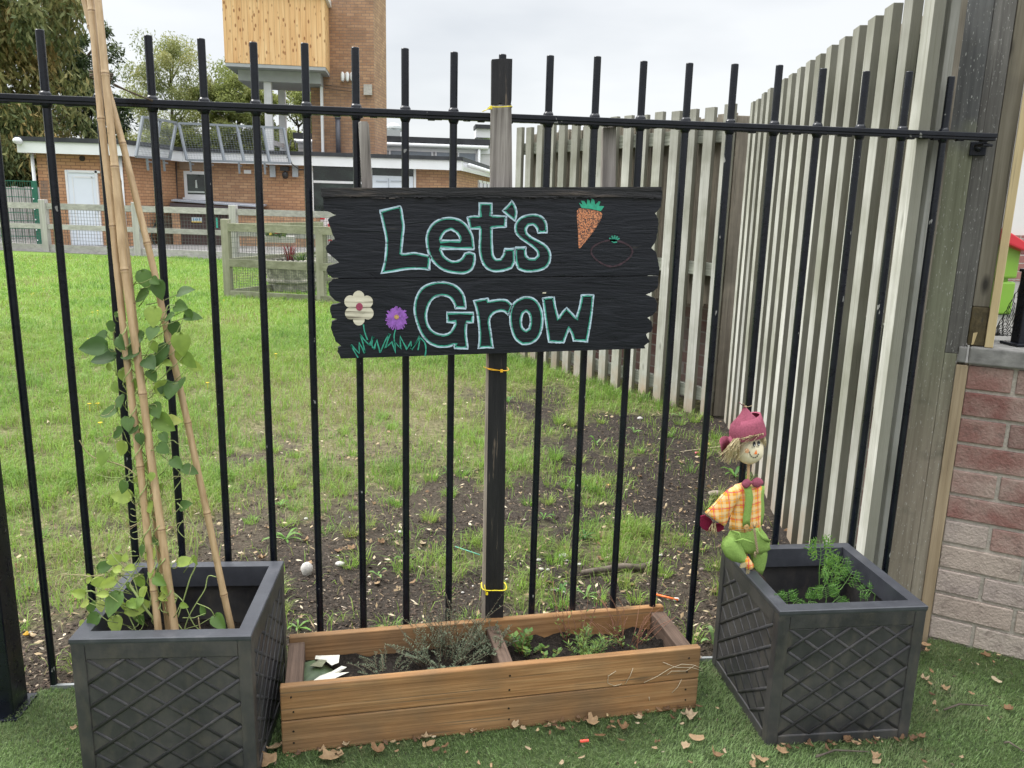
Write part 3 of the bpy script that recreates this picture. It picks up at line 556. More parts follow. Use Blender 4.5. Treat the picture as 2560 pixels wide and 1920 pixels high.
# ------------------------------------------------------------------ bamboo canes
k = NT('bamboo', .38, .5); v = k.coords((1, 1, 1), 4.); n1 = k.noise(k.coords((90, 90, 4), 4.), 1., 5, .6); n2 = k.noise(v, 9, 4, .6)
c = k.mix(n2, k.ramp(n1, [(.3, (.27, .17, .085)), (.7, (.46, .32, .175))]), k.ramp(n1, [(.3, (.38, .26, .135)), (.7, (.55, .41, .245))])); c = k.mix(k.ramp(k.noise(v, 45, 3), [(.68, 0.), (.76, .5)]), c, (.14, .08, .045))
t_ = k.attr(); c = k.mix(t_, c, (.20, .12, .06)); k.base(c); k.bump(n1, .25, .002); bam = k.m
canes = []
def cane(path, r, nodes, lab, seed, dark=0.):
    A = [np.array(p, float) for p in path]; rr = random.Random(seed); L = [0]
    for a, b_ in zip(A, A[1:]): L.append(L[-1]+np.linalg.norm(b_-a))
    def at(s):
        for i in range(len(A)-1):
            if s <= L[i+1] or i == len(A)-2: f = (s-L[i])/(L[i+1]-L[i]); return A[i]+(A[i+1]-A[i])*f
    root = thing('bamboo_cane', A[0], lab, 'bamboo cane', 'bamboo canes in the left planter'); pts = []; rad = []; tt = []
    ns = [L[-1]*n_ for n_ in nodes]; ss = sorted(set([0, L[-1]]+[s+d for s in ns for d in (-.010, -.004, -.0015, 0, .0015, .004, .010) if 0 < s+d < L[-1]]+list(np.linspace(0, L[-1], 26))))
    for s in ss:
        R_ = r*(1-.14*s/L[-1])
        for n_ in ns:
            d = s-n_
            if abs(d) < .0008: R_ *= 1.03
            elif abs(d) < .002: R_ *= 1.16
            elif abs(d) < .005: R_ *= 1.07
        off = sum(.0016*math.sin(n_*37+seed)*max(0, 1-abs(s-n_)/.12) for n_ in ns)
        pts.append(at(s)+np.array([off, 0, 0])); rad.append(R_)
    n_ = 14; tf = []
    for i in range(len(ss)-1): sm_ = (ss[i]+ss[i+1])/2; tf += [.8 if any(abs(sm_-q) < .0016 for q in ns) else dark]*n_
    b = MB(); b.tube(pts, rad, n_, t=tf+[dark, dark]); b.build('culm', bam, root, smooth=True); return root
def ext(a, b_, f): a, b_ = np.array(a), np.array(b_); return b_+(b_-a)*f
def canepath(bot, top, yb, yt, mid=None):
    a = PY(*bot, yb); b_ = PY(*top, yt); P = [a+(a-b_)/np.linalg.norm(a-b_)*.12]
    if mid: P.append(PY(mid[0], mid[1], yb+(yt-yb)*mid[2]))
    P.append(ext(a, b_, .10)); return P
cane(canepath((397.5, 1582), (226, 0), -.335, -.085, (289, 640, .55)), .0083, [.13, .30, .46, .62, .76, .90], 'slim bamboo cane at the left of the bundle in the planter', 1)
cane(canepath((441, 1580), (250, 0), -.335, -.105, (307, 640, .55)), .0090, [.03, .215, .40, .565, .70, .82, .93], 'thick bamboo cane in the middle of the bundle in the planter', 2)
cane(canepath((422, 1582), (234, 0), -.295, -.065, (325, 700, .5)), .0080, [.10, .24, .38, .52, .68, .84], 'darker bamboo cane hidden behind the middle of the bundle', 3, .35)
cane(canepath((578, 1576), (208, 0), -.275, -.062, (379, 645, .52)), .0081, [.12, .235, .36, .50, .60, .73, .88], 'bamboo cane leaning away from the bundle to the right', 4)
tw = plain('jute twine', (.10, .075, .05), .9, .4, 300, .5)
tp = thing('twine_tie', PY(254, 186, -.09), 'brown twine binding the bamboo canes to a railing bar', 'twine')
b = MB()
for q, (dy, zz) in enumerate(((0, 181), (0, 188), (0, 195))):
    c0 = PY(253, zz, -.090); P = [c0+np.array([.0215*math.cos(a), .030*math.sin(a), .003*math.sin(a+q)-.002*math.cos(a)]) for a in np.linspace(0, 2*PI, 19)[:-1]]; b.tube(P+[P[0]], .0021, 6)
b.build('wrap', tw, tp, smooth=True); b = MB(); a_ = PY(283, 209, -.075); e_ = np.array([2*S+.010, -.012, a_[2]-.028])
for q in (0, 1): b.tube([a_+np.array([0, 0, -.004*q]), (a_+e_)/2+np.array([0, 0, -.004+.002*q]), e_+np.array([0, 0, -.003*q])], .0017, 6)
P = [np.array([2*S+.0125*math.cos(a), .0125*math.sin(a), e_[2]+.001*math.sin(3*a)]) for a in np.linspace(0, 2*PI, 15)[:-1]]; b.tube(P+[P[0]], .0019, 6); b.build('strand', tw, tp, smooth=True)
# ------------------------------------------------------------------ climbing plant
def leaf(b, p, L, ang, wr=.78, tilt=None, t=.5, seed=0, vn=None, fold=.25, heart=True):
    r = random.Random(seed); ca, sa = math.cos(ang), math.sin(ang)
    F_ = ROWS[2]; Rr, U = ROWS[0], ROWS[1]
    nrm = -F_+Rr*r.uniform(-.7, .7)+U*r.uniform(-.2, .9) if vn is None else np.array(vn, float)
    nrm /= np.linalg.norm(nrm); d = Rr*ca+U*sa; d = d-nrm*np.dot(d, nrm); d /= np.linalg.norm(d); s = np.cross(nrm, d)
    prof = [(0., .0), (.0, .22), (.10, .42), (.28, .5), (.5, .44), (.72, .30), (.88, .14), (1., 0.)] if heart else [(0, 0), (.1, .28), (.3, .48), (.5, .5), (.7, .38), (.88, .18), (1, 0)]
    vs = []; fs = []; p = np.array(p, float); bend = r.uniform(-.05, .28)
    for (u, w_) in prof:
        uu = u*L-(.06*L if (heart and u == 0 and w_ > 0) else 0); dz = -bend*L*(u**2)
        for sd in (-1, -.5, 0, .5, 1):
            ww = w_*wr*L*sd; vs.append(p+d*uu+s*ww+nrm*(dz+fold*abs(ww)*(1-.35*abs(sd))))
    for i in range(len(prof)-1):
        for j in range(4): fs.append((i*5+j, i*5+j+1, i*5+5+j+1, i*5+5+j))
    b.add(vs, fs, t)
vine = thing('climbing_plant', PY(330, 1560, -.3), 'climbing vine with heart shaped leaves twining up the bamboo canes', 'climbing plant', None)
vleaf = leafmat('vine leaf', [(0., (.055, .115, .03)), (.35, (.10, .19, .04)), (.6, (.22, .34, .06)), (.85, (.36, .47, .09)), (1., (.48, .53, .14))], .4, .5)
vstem = leafmat('vine stem', [(0., (.22, .27, .09)), (.6, (.34, .42, .15)), (1., (.38, .27, .17))], .1, .6)
LA = """860 190 105 -60 .35;925 235 60 -35 .25;960 250 100 -75 .15;905 320 95 200 .3;1085 330 95 5 .2;1070 400 88 -20 .25;1140 425 50 -60 .35;1125 475 88 10 .2;1060 455 70 190 .2;940 410 105 -90 .75;1060 500 85 -80 .1;945 530 85 -95 .3;1095 570 115 -80 .7;870 590 130 185 .2;650 575 80 190 .1;700 530 70 170 .25;725 590 85 -50 .05;650 650 165 190 .0;700 720 160 185 .02;925 620 60 -70 .65;1015 640 120 -115 .08;850 680 110 190 .05;890 725 100 -50 .02;1090 660 90 -60 .7;1125 700 95 -40 .6;1155 760 70 -15 .8;740 790 80 -60 .7;905 800 70 -60 .35;810 850 60 -80 .5;690 870 65 -50 .65;950 920 100 20 .7;1000 860 95 -80 .12;1070 870 115 -85 .08;1120 840 60 -80 .2;735 950 80 -60 .25;935 1000 95 -60 .35;715 1040 100 190 .35;955 1080 120 -35 .5;1015 1100 75 0 .95;780 1080 80 -85 .3;750 1160 80 200 .2;760 1230 80 -110 .75;850 1180 60 -80 .15;640 1285 80 -100 .6;965 1250 75 -35 .25;885 1340 70 -60 .6;1050 1335 75 -45 .3;1110 1395 85 -5 .3;800 1565 100 180 .8;765 1470 70 -110 .4;905 1590 70 -70 .8;1100 1630 75 10 .25;1000 1500 55 200 .6;830 1480 60 60 .8;930 1420 45 -100 .7;700 460 35 30 .3;985 1180 60 -60 .2;830 1130 60 -110 .3;680 770 50 190 .75;1000 740 50 -30 .7"""
LB = """520 600 70 170 .85;600 450 85 30 .25;560 500 70 190 .8;655 390 80 5 .85;715 340 45 90 .6;840 480 80 -70 .6;945 490 85 -30 .45;900 390 70 60 .9;1085 415 85 30 .85;725 590 125 -100 .35;890 555 75 -90 .9;975 610 85 -5 .85;765 690 130 10 .85;700 735 95 -80 .8;600 720 95 -130 .25;840 690 95 -80 .4;545 700 60 60 .4;640 520 75 190 .85;790 640 70 -40 .6;1310 730 100 -50 .35;1255 715 65 150 .3;1180 360 55 -70 .7;512 760 60 -110 .95;940 245 70 -60 .3;875 300 60 -100 .3;670 490 70 20 .75;700 510 75 200 .9;620 560 60 40 .9;740 640 60 -70 .8;660 600 55 190 .9;1100 660 45 -20 .7;570 540 50 80 .9;780 530 60 -60 .45;820 430 50 200 .85;1000 540 60 -60 .8;860 620 60 -100 .5;740 450 60 170 .9;540 650 60 190 .9;690 420 50 50 .8;610 640 60 -80 .95;760 400 45 80 .85;930 450 50 -80 .7"""
b = MB(); sm = MB(); pts_hi = []
for src, (ox, oy) in ((LA, (0, 600)), (LB, (0, 1240))):
    for q, ln in enumerate(src.split(';')):
        x, y, L, a, t_ = map(float, ln.split()); px, py = ox+x/2.44, oy+y/2.44; f = min(max((py-720)/800, 0), 1); yy = -.20-.12*f+random.uniform(-.035, .03); p = PY(px, py, yy)
        Lm = min(L, 125)/2.44/960*1.08; leaf(b, p, Lm, math.radians(a), .82 if src is LA else .74, t=min(1, max(0, t_+random.uniform(-.06, .06))), seed=q+int(ox+oy), fold=random.uniform(.05, .7))
        cx = 300+(py-720)*.155 if py < 1450 else 400; q_ = PY(px+(cx-px)*random.uniform(.25, .6)+random.uniform(-8, 8), py+random.uniform(10, 45), yy+.01)
        sm.tube([p, (p+q_)/2+np.array([0, -.004, -.004]), q_], [.0009, .0010, .0013], 5, t=random.random()*.6)
b.build('leaves', vleaf, vine, fix=False, smooth=True)
def vs_(pts, yf, r=.0014, t=.3):
    P = [PY(x, y, yf(y)+random.uniform(-.004, .004)) for x, y in pts]; Q = []
    for i in range(len(P)-1):
        p0, p1, p2, p3 = P[max(i-1, 0)], P[i], P[i+1], P[min(i+2, len(P)-1)]
        for s in np.linspace(0, 1, 6)[:-1]: Q.append(.5*((2*p1)+(p2-p0)*s+(2*p0-5*p1+4*p2-p3)*s*s+(3*p1-p0-3*p2+p3)*s**3))
    Q.append(P[-1]); sm.tube(Q, [r]*(len(Q)-1)+[r*.5], 6, t=t)
yv = lambda y: -.20-.13*min(max((y-720)/800, 0), 1)
Zb = lambda L_: [(x/2.44, 1240+y/2.44) for x, y in L_]; Za = lambda L_: [(x/2.44, 600+y/2.44) for x, y in L_]
# two stems spiralling round canes
for (x0, y0, x1, y1, ph, nn) in ((441, 1575, 322, 840, 0, 9), (397, 1570, 300, 780, 2, 8), (420, 1500, 335, 900, 4, 7)):
    P = []
    for i in range(nn*6+1):
        f = i/(nn*6); a = ph+f*nn*2*PI; px = x0+(x1-x0)*f+15*math.cos(a); py = y0+(y1-y0)*f; yy = -.325+.10*f+.014*math.sin(a); P.append(PY(px, py, yy))
    sm.tube(P, [.0015]*len(P), 6, t=.35+.2*(ph == 2))
for pl_, t_, r in ((Za([(690, 530), (700, 640), (760, 690), (860, 705), (960, 690)]), .3, .0016), (Za([(985, 700), (1040, 640), (1080, 560), (1120, 480)]), .3, .0013), (Za([(975, 520), (1010, 450), (1025, 400), (1070, 400)]), .3, .0012), (Za([(930, 880), (1000, 830), (1050, 760)]), .3, .0012),
    (Za([(485, 1222), (520, 1280), (570, 1325), (640, 1345), (730, 1370), (790, 1400), (830, 1440)]), .9, .0013), (Za([(590, 1430), (680, 1450), (770, 1440), (830, 1380)]), .3, .0009), (Za([(955, 1290), (1010, 1330), (1070, 1390), (1110, 1450), (1060, 1530), (1040, 1600)]), .2, .0011),
    (Zb([(790, 190), (850, 160), (900, 110)]), .9, .0011), (Zb([(990, 840), (945, 760), (890, 690), (830, 600), (790, 540)]), .3, .0032), (Zb([(1120, 830), (1150, 740), (1200, 650), (1250, 570), (1270, 490), (1320, 495)]), .3, .0013), (Zb([(1085, 740), (1130, 600), (1160, 500), (1195, 420), (1205, 300), (1190, 200), (1140, 110), (1080, 40)]), .3, .0016),
    (Zb([(1240, 830), (1180, 780), (1120, 650), (1060, 590)]), .4, .0012), (Zb([(690, 670), (620, 620), (560, 580), (510, 590)]), .2, .0018), (Zb([(370, 478), (460, 480), (560, 490), (640, 480)]), .9, .0012), (Zb([(385, 600), (450, 560), (520, 500), (600, 480)]), .9, .0008), (Zb([(680, 640), (760, 540), (840, 420), (880, 300), (900, 200)]), .3, .0014),
    (Zb([(1115, 150), (1085, 200), (1110, 240), (1140, 260)]), .2, .001), (Zb([(720, 850), (690, 760), (640, 700)]), .3, .0018), (Zb([(840, 845), (800, 760), (770, 700)]), .3, .0014), (Zb([(680, 840), (680, 780), (700, 720)]), .6, .0009), (Zb([(1225, 825), (1215, 780), (1210, 740)]), .95, .0016), (Zb([(850, 660), (820, 520), (760, 440), (700, 380), (660, 300), (640, 240)]), .4, .0013), (Zb([(910, 690), (930, 560), (960, 440), (1010, 300), (990, 180)]), .3, .0014),
    (Zb([(1200, 655), (1280, 690), (1310, 740)]), .3, .0012), (Zb([(1080, 620), (1030, 560), (990, 470)]), .8, .0011)): vs_(pl_, yv, r, t_)
rt = random.Random(91)
for q in range(46):      # fine curling tendrils
    py = rt.uniform(960, 1560); px = 330+(py-960)*.13+rt.gauss(0, 42 if py < 1400 else 62); P = []; a = rt.uniform(0, 2*PI); L_ = rt.uniform(3, 7)
    for i in range(14): a += rt.uniform(-.35, .75); px += L_*math.cos(a); py += L_*math.sin(a); P.append((px, py))
    vs_(P, yv, rt.uniform(.0006, .0011), rt.random())
sm.build('stems', vstem, vine, smooth=True)
# ------------------------------------------------------------------ timber trough
TW = wood('stained decking timber', [(.3, (.18, .088, .033)), (.5, (.285, .15, .062)), (.7, (.385, .225, .105))], along=0, fine=75, stain=.6, stainsc=4, dark=(.12, .088, .055), bump=.4, rnd=3, knots=.7, tint=.06)
TD = wood('dark end timber', [(.3, (.07, .045, .032)), (.7, (.17, .115, .085))], along=1, fine=70, stain=.5, dark=(.04, .03, .025), bump=.5, rnd=3)
tr = thing('timber_trough', (1.0716, -.163, .0065), 'long low wooden trough of stained boards planted with herbs', 'planter', None, .0941); LX, LYy, LH = 1.0872, .2539, .183
for j, (z, h) in enumerate(((.0455, .089), (.1375, .090))):
    b = MB(); b.box((0, -LYy/2+.011, z), (LX, .022, h)); b.build('front_board', TW, tr, world=False, bevel=.003)
for j, (z, h) in enumerate(((.0455, .089), (.1375, .090))):
    b = MB(); b.box((0, LYy/2-.011, z), (LX-.02, .022, h)); b.build('back_board', TW, tr, world=False, bevel=.003)
for sx_ in (-1, 1):
    b = MB(); b.box((sx_*(LX/2-.030), 0, .085), (.042, LYy-.045, .168)); b.build('end_block', TD, tr, world=False, bevel=.003)
b = MB(); b.box((.020, 0, .088), (.036, LYy-.045, .160)); b.build('divider', TD, tr, world=False, bevel=.003)
V, F = soilmesh(0, 0, LX-.05, LYy-.045, .118, .03, 41); bulk('soil', peat, V, [F], [np.full(len(F), .5)], tr, True)
b = MB(); nail = plain('nail head', (.02, .018, .016), .5, .3, 90, .1, .5, .6)
for x in (-LX/2+.028, .02, LX/2-.035):
    for z in (.03, .062, .115, .155): b.tube([(x+random.uniform(-.004, .004), -LYy/2-.0006, z), (x, -LYy/2+.004, z)], .0028, 8)
b.build('nail_heads', nail, tr, world=False)
b = MB()
for (x, z, w_, h_) in ((-.32, .128, .012, .007), (-.018, .098, .022, .006), (.30, .135, .006, .005), (-.38, .158, .004, .003)): b.box((x, -LYy/2-.0008, z), (w_, .001, h_), rz=0)
tcos, tsin = math.cos(.0941), math.sin(.0941)
def TR(x, y, z): return np.array([1.0716+tcos*x-tsin*y, -.163+tsin*x+tcos*y, z+.0065])
# herbs
def herb(name, lab, cat, base, n, spread, hgt, leafL, stem_t, leafm, stemm, seed, lt=(.2, .8), lean=(0, 0), dens=14, wr=.35, pairs=True, droop=.3, group=None):
    r = random.Random(seed); root = thing(name, base, lab, cat, group); b, s = MB(), MB()
    for q in range(n):
        a = r.uniform(0, 2*PI); rad = spread*math.sqrt(r.random()); p = np.array(base, float)+np.array([rad*.35*math.cos(a), rad*.35*math.sin(a), 0]); h = hgt*r.uniform(.5, 1.1); dirv = np.array([lean[0]+1.0*spread/hgt*math.cos(a)*r.random(), lean[1]+1.0*spread/hgt*math.sin(a)*r.random(), 1.]); P = [p]; m_ = 7
        for i in range(1, m_):
            dirv += np.array([r.uniform(-.22, .22), r.uniform(-.22, .22), -droop*.3*i/m_]); P.append(P[-1]+dirv/np.linalg.norm(dirv)*h/m_)
        s.tube(P, [.0011*(1-.6*i/m_) for i in range(m_)], 4, t=min(1, max(0, stem_t+r.uniform(-.2, .2))))
        for i in range(dens):
            f = .15+.85*i/dens; k_ = min(int(f*(m_-1)), m_-2); c_ = P[k_]+(P[k_+1]-P[k_])*(f*(m_-1)-k_); aa = r.uniform(0, 2*PI)
            for sg in ((0, PI) if pairs else (0,)):
                nv = (math.cos(aa+sg)*.5, math.sin(aa+sg)*.5-.4, .8); dd = r.uniform(-.4, 1.1)
                L = leafL*r.uniform(.6, 1.2); d = np.array([math.cos(aa+sg), math.sin(aa+sg), .5]); d /= np.linalg.norm(d); sd = np.cross(d, [0, 0, 1.]); sd /= np.linalg.norm(sd); t = r.uniform(*lt)
                b.add([c_, c_+d*L*.5+sd*L*wr*.5, c_+d*L, c_+d*L*.5-sd*L*wr*.5], [(0, 1, 2, 3)], t)
    if b.v: b.build('leaves', leafm, root, fix=False)
    s.build('stems', stemm, root, smooth=True); return root
thy = leafmat('thyme leaf', [(0., (.05, .060, .042)), (.5, (.10, .13, .075)), (1., (.20, .23, .14))], .2, .7)
hst = leafmat('woody herb stem', [(0., (.10, .07, .045)), (.5, (.16, .12, .08)), (1., (.26, .12, .075))], .05, .8)
gl = leafmat('bright herb leaf', [(0., (.05, .10, .025)), (.5, (.11, .22, .04)), (1., (.30, .34, .07))], .3, .5)
herb('thyme_bush', 'grey green thyme clump sprawling in the left half of the trough', 'herb', TR(-.13, .02, .12), 60, .19, .13, .0085, .3, thy, hst, 3, dens=20, droop=.5)
herb('thyme_bush', 'tall wispy thyme stems rising over the back board of the trough', 'herb', TR(-.10, .10, .13), 34, .18, .20, .0075, .25, thy, hst, 4, dens=16, droop=.3)
herb('thyme_bush', 'small thyme tuft hanging over the divider of the trough', 'herb', TR(.0, .04, .13), 36, .10, .10, .009, .25, thy, hst, 5, dens=16, droop=.7)
herb('thyme_bush', 'low creeping thyme beside the torn packet in the trough', 'herb', TR(-.28, -.02, .12), 40, .16, .07, .007, .2, thy, hst, 6, dens=14, droop=.8)
herb('rosemary_plant', 'green narrow leaved herb in the right half of the trough', 'herb', TR(.26, -.01, .12), 22, .10, .12, .017, .5, gl, hst, 7, lt=(.1, .9), dens=16, wr=.22, lean=(.2, 0))
herb('mint_plant', 'small round leaved herb just right of the trough divider', 'herb', TR(.10, .02, .12), 10, .06, .08, .018, .9, gl, hst, 8, lt=(.0, .8), dens=7, wr=.7)
herb('mint_plant', 'low leafy sprigs near the front board right of the divider', 'herb', TR(.15, -.05, .12), 8, .07, .05, .017, .9, gl, hst, 9, lt=(.2, 1), dens=6, wr=.7)
herb('twiggy_herb', 'leafless reddish twigs at the right end of the trough', 'herb', TR(.40, .03, .12), 34, .17, .17, .012, .95, gl, hst, 10, dens=1, wr=.5, droop=.6)
herb('twiggy_herb', 'thin reddish stems reaching up behind the narrow leaved herb', 'herb', TR(.26, .06, .12), 14, .12, .19, .012, .9, gl, hst, 11, dens=2, wr=.4, droop=.1)
# torn seed packet
pk = thing('torn_packet', TR(-.45, -.02, .13), 'torn white and green plant packet lying at the left end of the trough', 'packet'); wp = plain('white card', (.62, .60, .52), .6, .2, 60); gp = plain('dark green print', (.045, .07, .03), .5, .6, 40)
def crumple(name, mat, poly, seed, amp=.012, parent=None, th=.0008):
    r = random.Random(seed); b = MB(); P = [np.array(p, float)+np.array([0, 0, r.uniform(-amp, amp)]) for p in poly]; c_ = sum(P)/len(P)+np.array([0, 0, amp]); n = len(P)
    b.add(P+[c_]+[p-np.array([0, 0, th]) for p in P]+[c_-np.array([0, 0, th])], [(i, (i+1) % n, n) for i in range(n)]+[(n+1+(i+1) % n, n+1+i, 2*n+1) for i in range(n)]+[(i, n+1+i, n+1+(i+1) % n, (i+1) % n) for i in range(n)], .5); return b.build(name, mat, parent, fix=False)
q2 = lambda L_, z=.135: [PZ(680+x/2.0109, 1240+y/2.0109, z) for x, y in L_]
crumple('printed_panel', gp, q2([(160, 850), (215, 835), (285, 845), (330, 880), (300, 915), (215, 930), (160, 938)]), 2, .008, pk)
crumple('white_flap', wp, q2([(188, 938), (240, 905), (300, 880), (350, 855), (376, 862), (330, 885), (388, 878), (350, 905), (290, 925), (230, 936)], .145), 3, .004, pk)
crumple('white_flap', wp, q2([(215, 815), (220, 797), (340, 797), (335, 832), (300, 845), (262, 822)], .150), 4, .004, pk)
crumple('printed_panel', wood('dull leaf', [(.3, (.14, .15, .09)), (.7, (.26, .26, .17))], along=0), q2([(190, 855), (235, 825), (275, 830), (250, 866)], .150), 5, .004, pk)
# dry root fibres on the front board
fb = plain('dry root', (.50, .42, .30), .8, .2, 60)
o = thing('dry_root_fibres', TR(.42, -.135, .14), 'pale dry root fibres clinging to the right end of the trough front', 'root fibres'); b = MB()
for ln in ([(2165, 870), (2120, 850), (2060, 845), (1995, 870), (1940, 905), (1870, 938)], [(2165, 880), (2110, 862), (2030, 862), (1965, 835)], [(1730, 880), (1690, 905), (1688, 940), (1720, 955), (1760, 945)], [(1815, 865), (1800, 905), (1775, 945)], [(2060, 920), (2040, 960), (2010, 990)], [(1900, 1030), (1895, 1010)], [(2130, 850), (2080, 880), (2010, 880), (1985, 900)]):
    P = []
    for x, y in ln:
        d = ray(680+x/2.0109, 1240+y/2.0109); nn = np.array([-tsin*-1, -tcos, 0]); nn = np.array([tsin, -tcos, 0]); p0 = TR(0, -LYy/2-.0025, 0); P.append(CAM+d*(np.dot(p0-CAM, nn)/np.dot(d, nn)))
    b.tube(P, .0007, 5)
b.build('fibres', fb, o, smooth=True)
# ------------------------------------------------------------------ scarecrow
SC_Y = -.165
def Q(x, y, dy=0.): return PY(1720+x/3.4567, 980+y/3.4567, SC_Y+dy)
ZP = 1/3.4567/952     # metres per traced pixel
scw = thing('scarecrow', (Q(510, 1500)[0], SC_Y, .38), 'small scarecrow doll in a maroon felt hat and green dungarees on the right planter', 'scarecrow')
felt = plain('maroon felt', (.30, .085, .125), .95, .22, 220, .5, .1); felt2 = plain('dark maroon felt', (.15, .012, .035), .95, .2, 200, .5, .1); gfelt = plain('green felt', (.24, .37, .095), .95, .18, 250, .5, .1)
skin = NT('cream cloth', .9, .2); skin.base((.80, .72, .52)); skin.bump(skin.noise(skin.coords(), 900, 2), .3, .001); skin = skin.m
straw = leafmat('raffia straw', [(0., (.42, .33, .17)), (1., (.70, .60, .36))], .2, .6); rope = plain('raffia rope', (.36, .28, .17), .9, .3, 500, .6)
k = NT('plaid cloth', .9, .2); v = k.coords((1, 1, 1), rot=(0, .12, 0)); X_ = k.sep(v, 0); Z_ = k.sep(v, 2)
def band(s, per, w_, off=0.): f = k.math('FRACT', k.math('ADD', k.math('MULTIPLY', s, 1/per), off)); return k.math('LESS_THAN', f, w_)
P1 = .0205
c = k.mix(k.math('MULTIPLY', band(X_, P1, .62), band(Z_, P1, .62)), (.82, .58, .30), (.80, .34, .04))
c = k.mix(k.math('MULTIPLY', k.math('ABSOLUTE', k.math('SUBTRACT', band(X_, P1, .62), band(Z_, P1, .62))), .5), c, (.84, .44, .10))
for s_, o_ in ((X_, .32), (Z_, .32)): c = k.mix(k.math('MULTIPLY', band(s_, P1*2, .055, o_), .85), c, (.70, .06, .12))
for s_, o_ in ((X_, .82), (Z_, .82)): c = k.mix(k.math('MULTIPLY', band(s_, P1*2, .045, o_), .6), c, (.42, .38, .30))
k.base(c); k.bump(k.noise(v, 700, 2), .3, .001); plaid = k.m
def vx(a): return np.array([a*ZP, 0, 0])
def vy(a): return np.array([0, a*ZP, 0])
def tilt(a, sl): return np.array([a*ZP, 0, a*ZP*sl])
# stick
b = MB(); b.tube([Q(524, 600), Q(520, 760), Q(512, 1100), Q(505, 1400), Q(508, 1580)], .0038, 8); b.build('stick', plain('dowel', (.50, .32, .16), .7, .2, 80), scw, smooth=True)
# head
HC = Q(538, 500); HR = (112*ZP, 105*ZP, 128*ZP); b = MB(); N = 16
rings = [(HC+np.array([(-.10 if i < 5 else 0)*HR[0]*math.sin(PI*i/N), 0, -HR[2]*math.cos(PI*i/N)]), (HR[0]*max(math.sin(PI*i/N), .03)*(1.06 if i < 8 else 1), 0, 0), (0, HR[1]*max(math.sin(PI*i/N), .03), 0)) for i in range(N+1)]
b.loft(rings, 28, wob=.012); head = b.build('head', skin, scw, smooth=True)
def onhead(x, y, lift=.0012):
    P = Q(x, y); d = ray(1720+x/3.4567, 980+y/3.4567); d = d/np.linalg.norm(d); o = CAM-HC; A = np.array([1/r_**2 for r_ in HR]); a = np.sum(A*d*d); bb = 2*np.sum(A*o*d); cc = np.sum(A*o*o)-1; D = max(bb*bb-4*a*cc, 0); t = (-bb-math.sqrt(D))/(2*a); return CAM+d*(t-lift)
def face_poly(name, pts, mat, lift=.0012):
    b = MB(); P = [onhead(x, y, lift) for x, y in pts]; c_ = onhead(sum(p[0] for p in pts)/len(pts), sum(p[1] for p in pts)/len(pts), lift+.0003); n = len(P); b.add(P+[c_], [(i, (i+1) % n, n) for i in range(n)]); return b.build(name, mat, head, fix=False)
el = lambda cx, cy, rx, ry, n=16: [(cx+rx*math.cos(a), cy+ry*math.sin(a)) for a in np.linspace(0, 2*PI, n+1)[:-1]]
blk = plain('black felt pen', (.012, .012, .014), .6, .1, 50, 0); orf = plain('orange felt', (.85, .22, .05), .9, .15, 100, .2); chk = plain('peach blush', (.85, .46, .25), .9, .12, 60, 0); wht = plain('white dot', (.8, .8, .75), .6, .02, 10, 0)
for (cx, cy) in ((573, 450), (611, 443)):
    face_poly('eye', el(cx, cy, 13, 23), blk, .0016); face_poly('eye_glint', el(cx+3, cy+10, 5, 5, 8), wht, .0022)
    b = MB()
    for a in (-.9, -.3, .3): b.tube([onhead(cx+14*math.sin(a)-2, cy+20+4*math.cos(a)), onhead(cx+22*math.sin(a)-6, cy+30+8*math.cos(a))], .0004, 4)
    b.build('eyelashes', blk, head)
face_poly('nose', [(590, 498), (600, 538), (572, 537)], orf, .0024); face_poly('cheek', el(509, 508, 20, 21), chk, .0012)
b = MB(); mo = [(530, 512), (533, 530), (542, 548), (557, 562), (574, 568), (592, 562), (604, 548), (611, 530)]; b.tube([onhead(x, y) for x, y in mo], .00055, 5)
for i in range(len(mo)-1):
    x = (mo[i][0]+mo[i+1][0])/2; y = (mo[i][1]+mo[i+1][1])/2; dx, dy_ = mo[i+1][0]-mo[i][0], mo[i+1][1]-mo[i][1]; L = math.hypot(dx, dy_); b.tube([onhead(x-dy_/L*8, y+dx/L*8), onhead(x+dy_/L*8, y-dx/L*8)], .0005, 4)
b.build('stitched_mouth', blk, head)
# hair
r_ = random.Random(12); b = MB()
for q in range(170):
    u = r_.random()
    if u < .62: x0 = r_.uniform(385, 452); y0 = 432-(x0-392)*.2-r_.uniform(0, 30); x1, y1 = x0+r_.uniform(-95, -8), y0+r_.uniform(90, 210); dd = r_.uniform(-.05, .02)
    elif u < .85: x0 = r_.uniform(470, 650); y0 = 400-(x0-470)*.25; x1, y1 = x0+r_.uniform(-25, 18), y0+r_.uniform(6, 30); dd = -.04
    else: x0, y0 = r_.uniform(640, 668), r_.uniform(370, 410); x1, y1 = x0+r_.uniform(-20, 12), y0+r_.uniform(40, 100); dd = r_.uniform(-.02, .02)
    if q % 8 == 0: x1, y1 = r_.uniform(240, 400), r_.uniform(530, 620)
    xm, ym = (x0+x1)/2+r_.uniform(-25, 15), (y0+y1)/2+r_.uniform(-12, 12)
    b.tube([Q(x0, y0, dd), Q(xm, ym, dd-.006), Q(x1, y1, dd+r_.uniform(-.006, .01))], [.0011, .0010, .0005], 4, .4, t=r_.random())
b.build('straw_hair', straw, scw, fix=False)
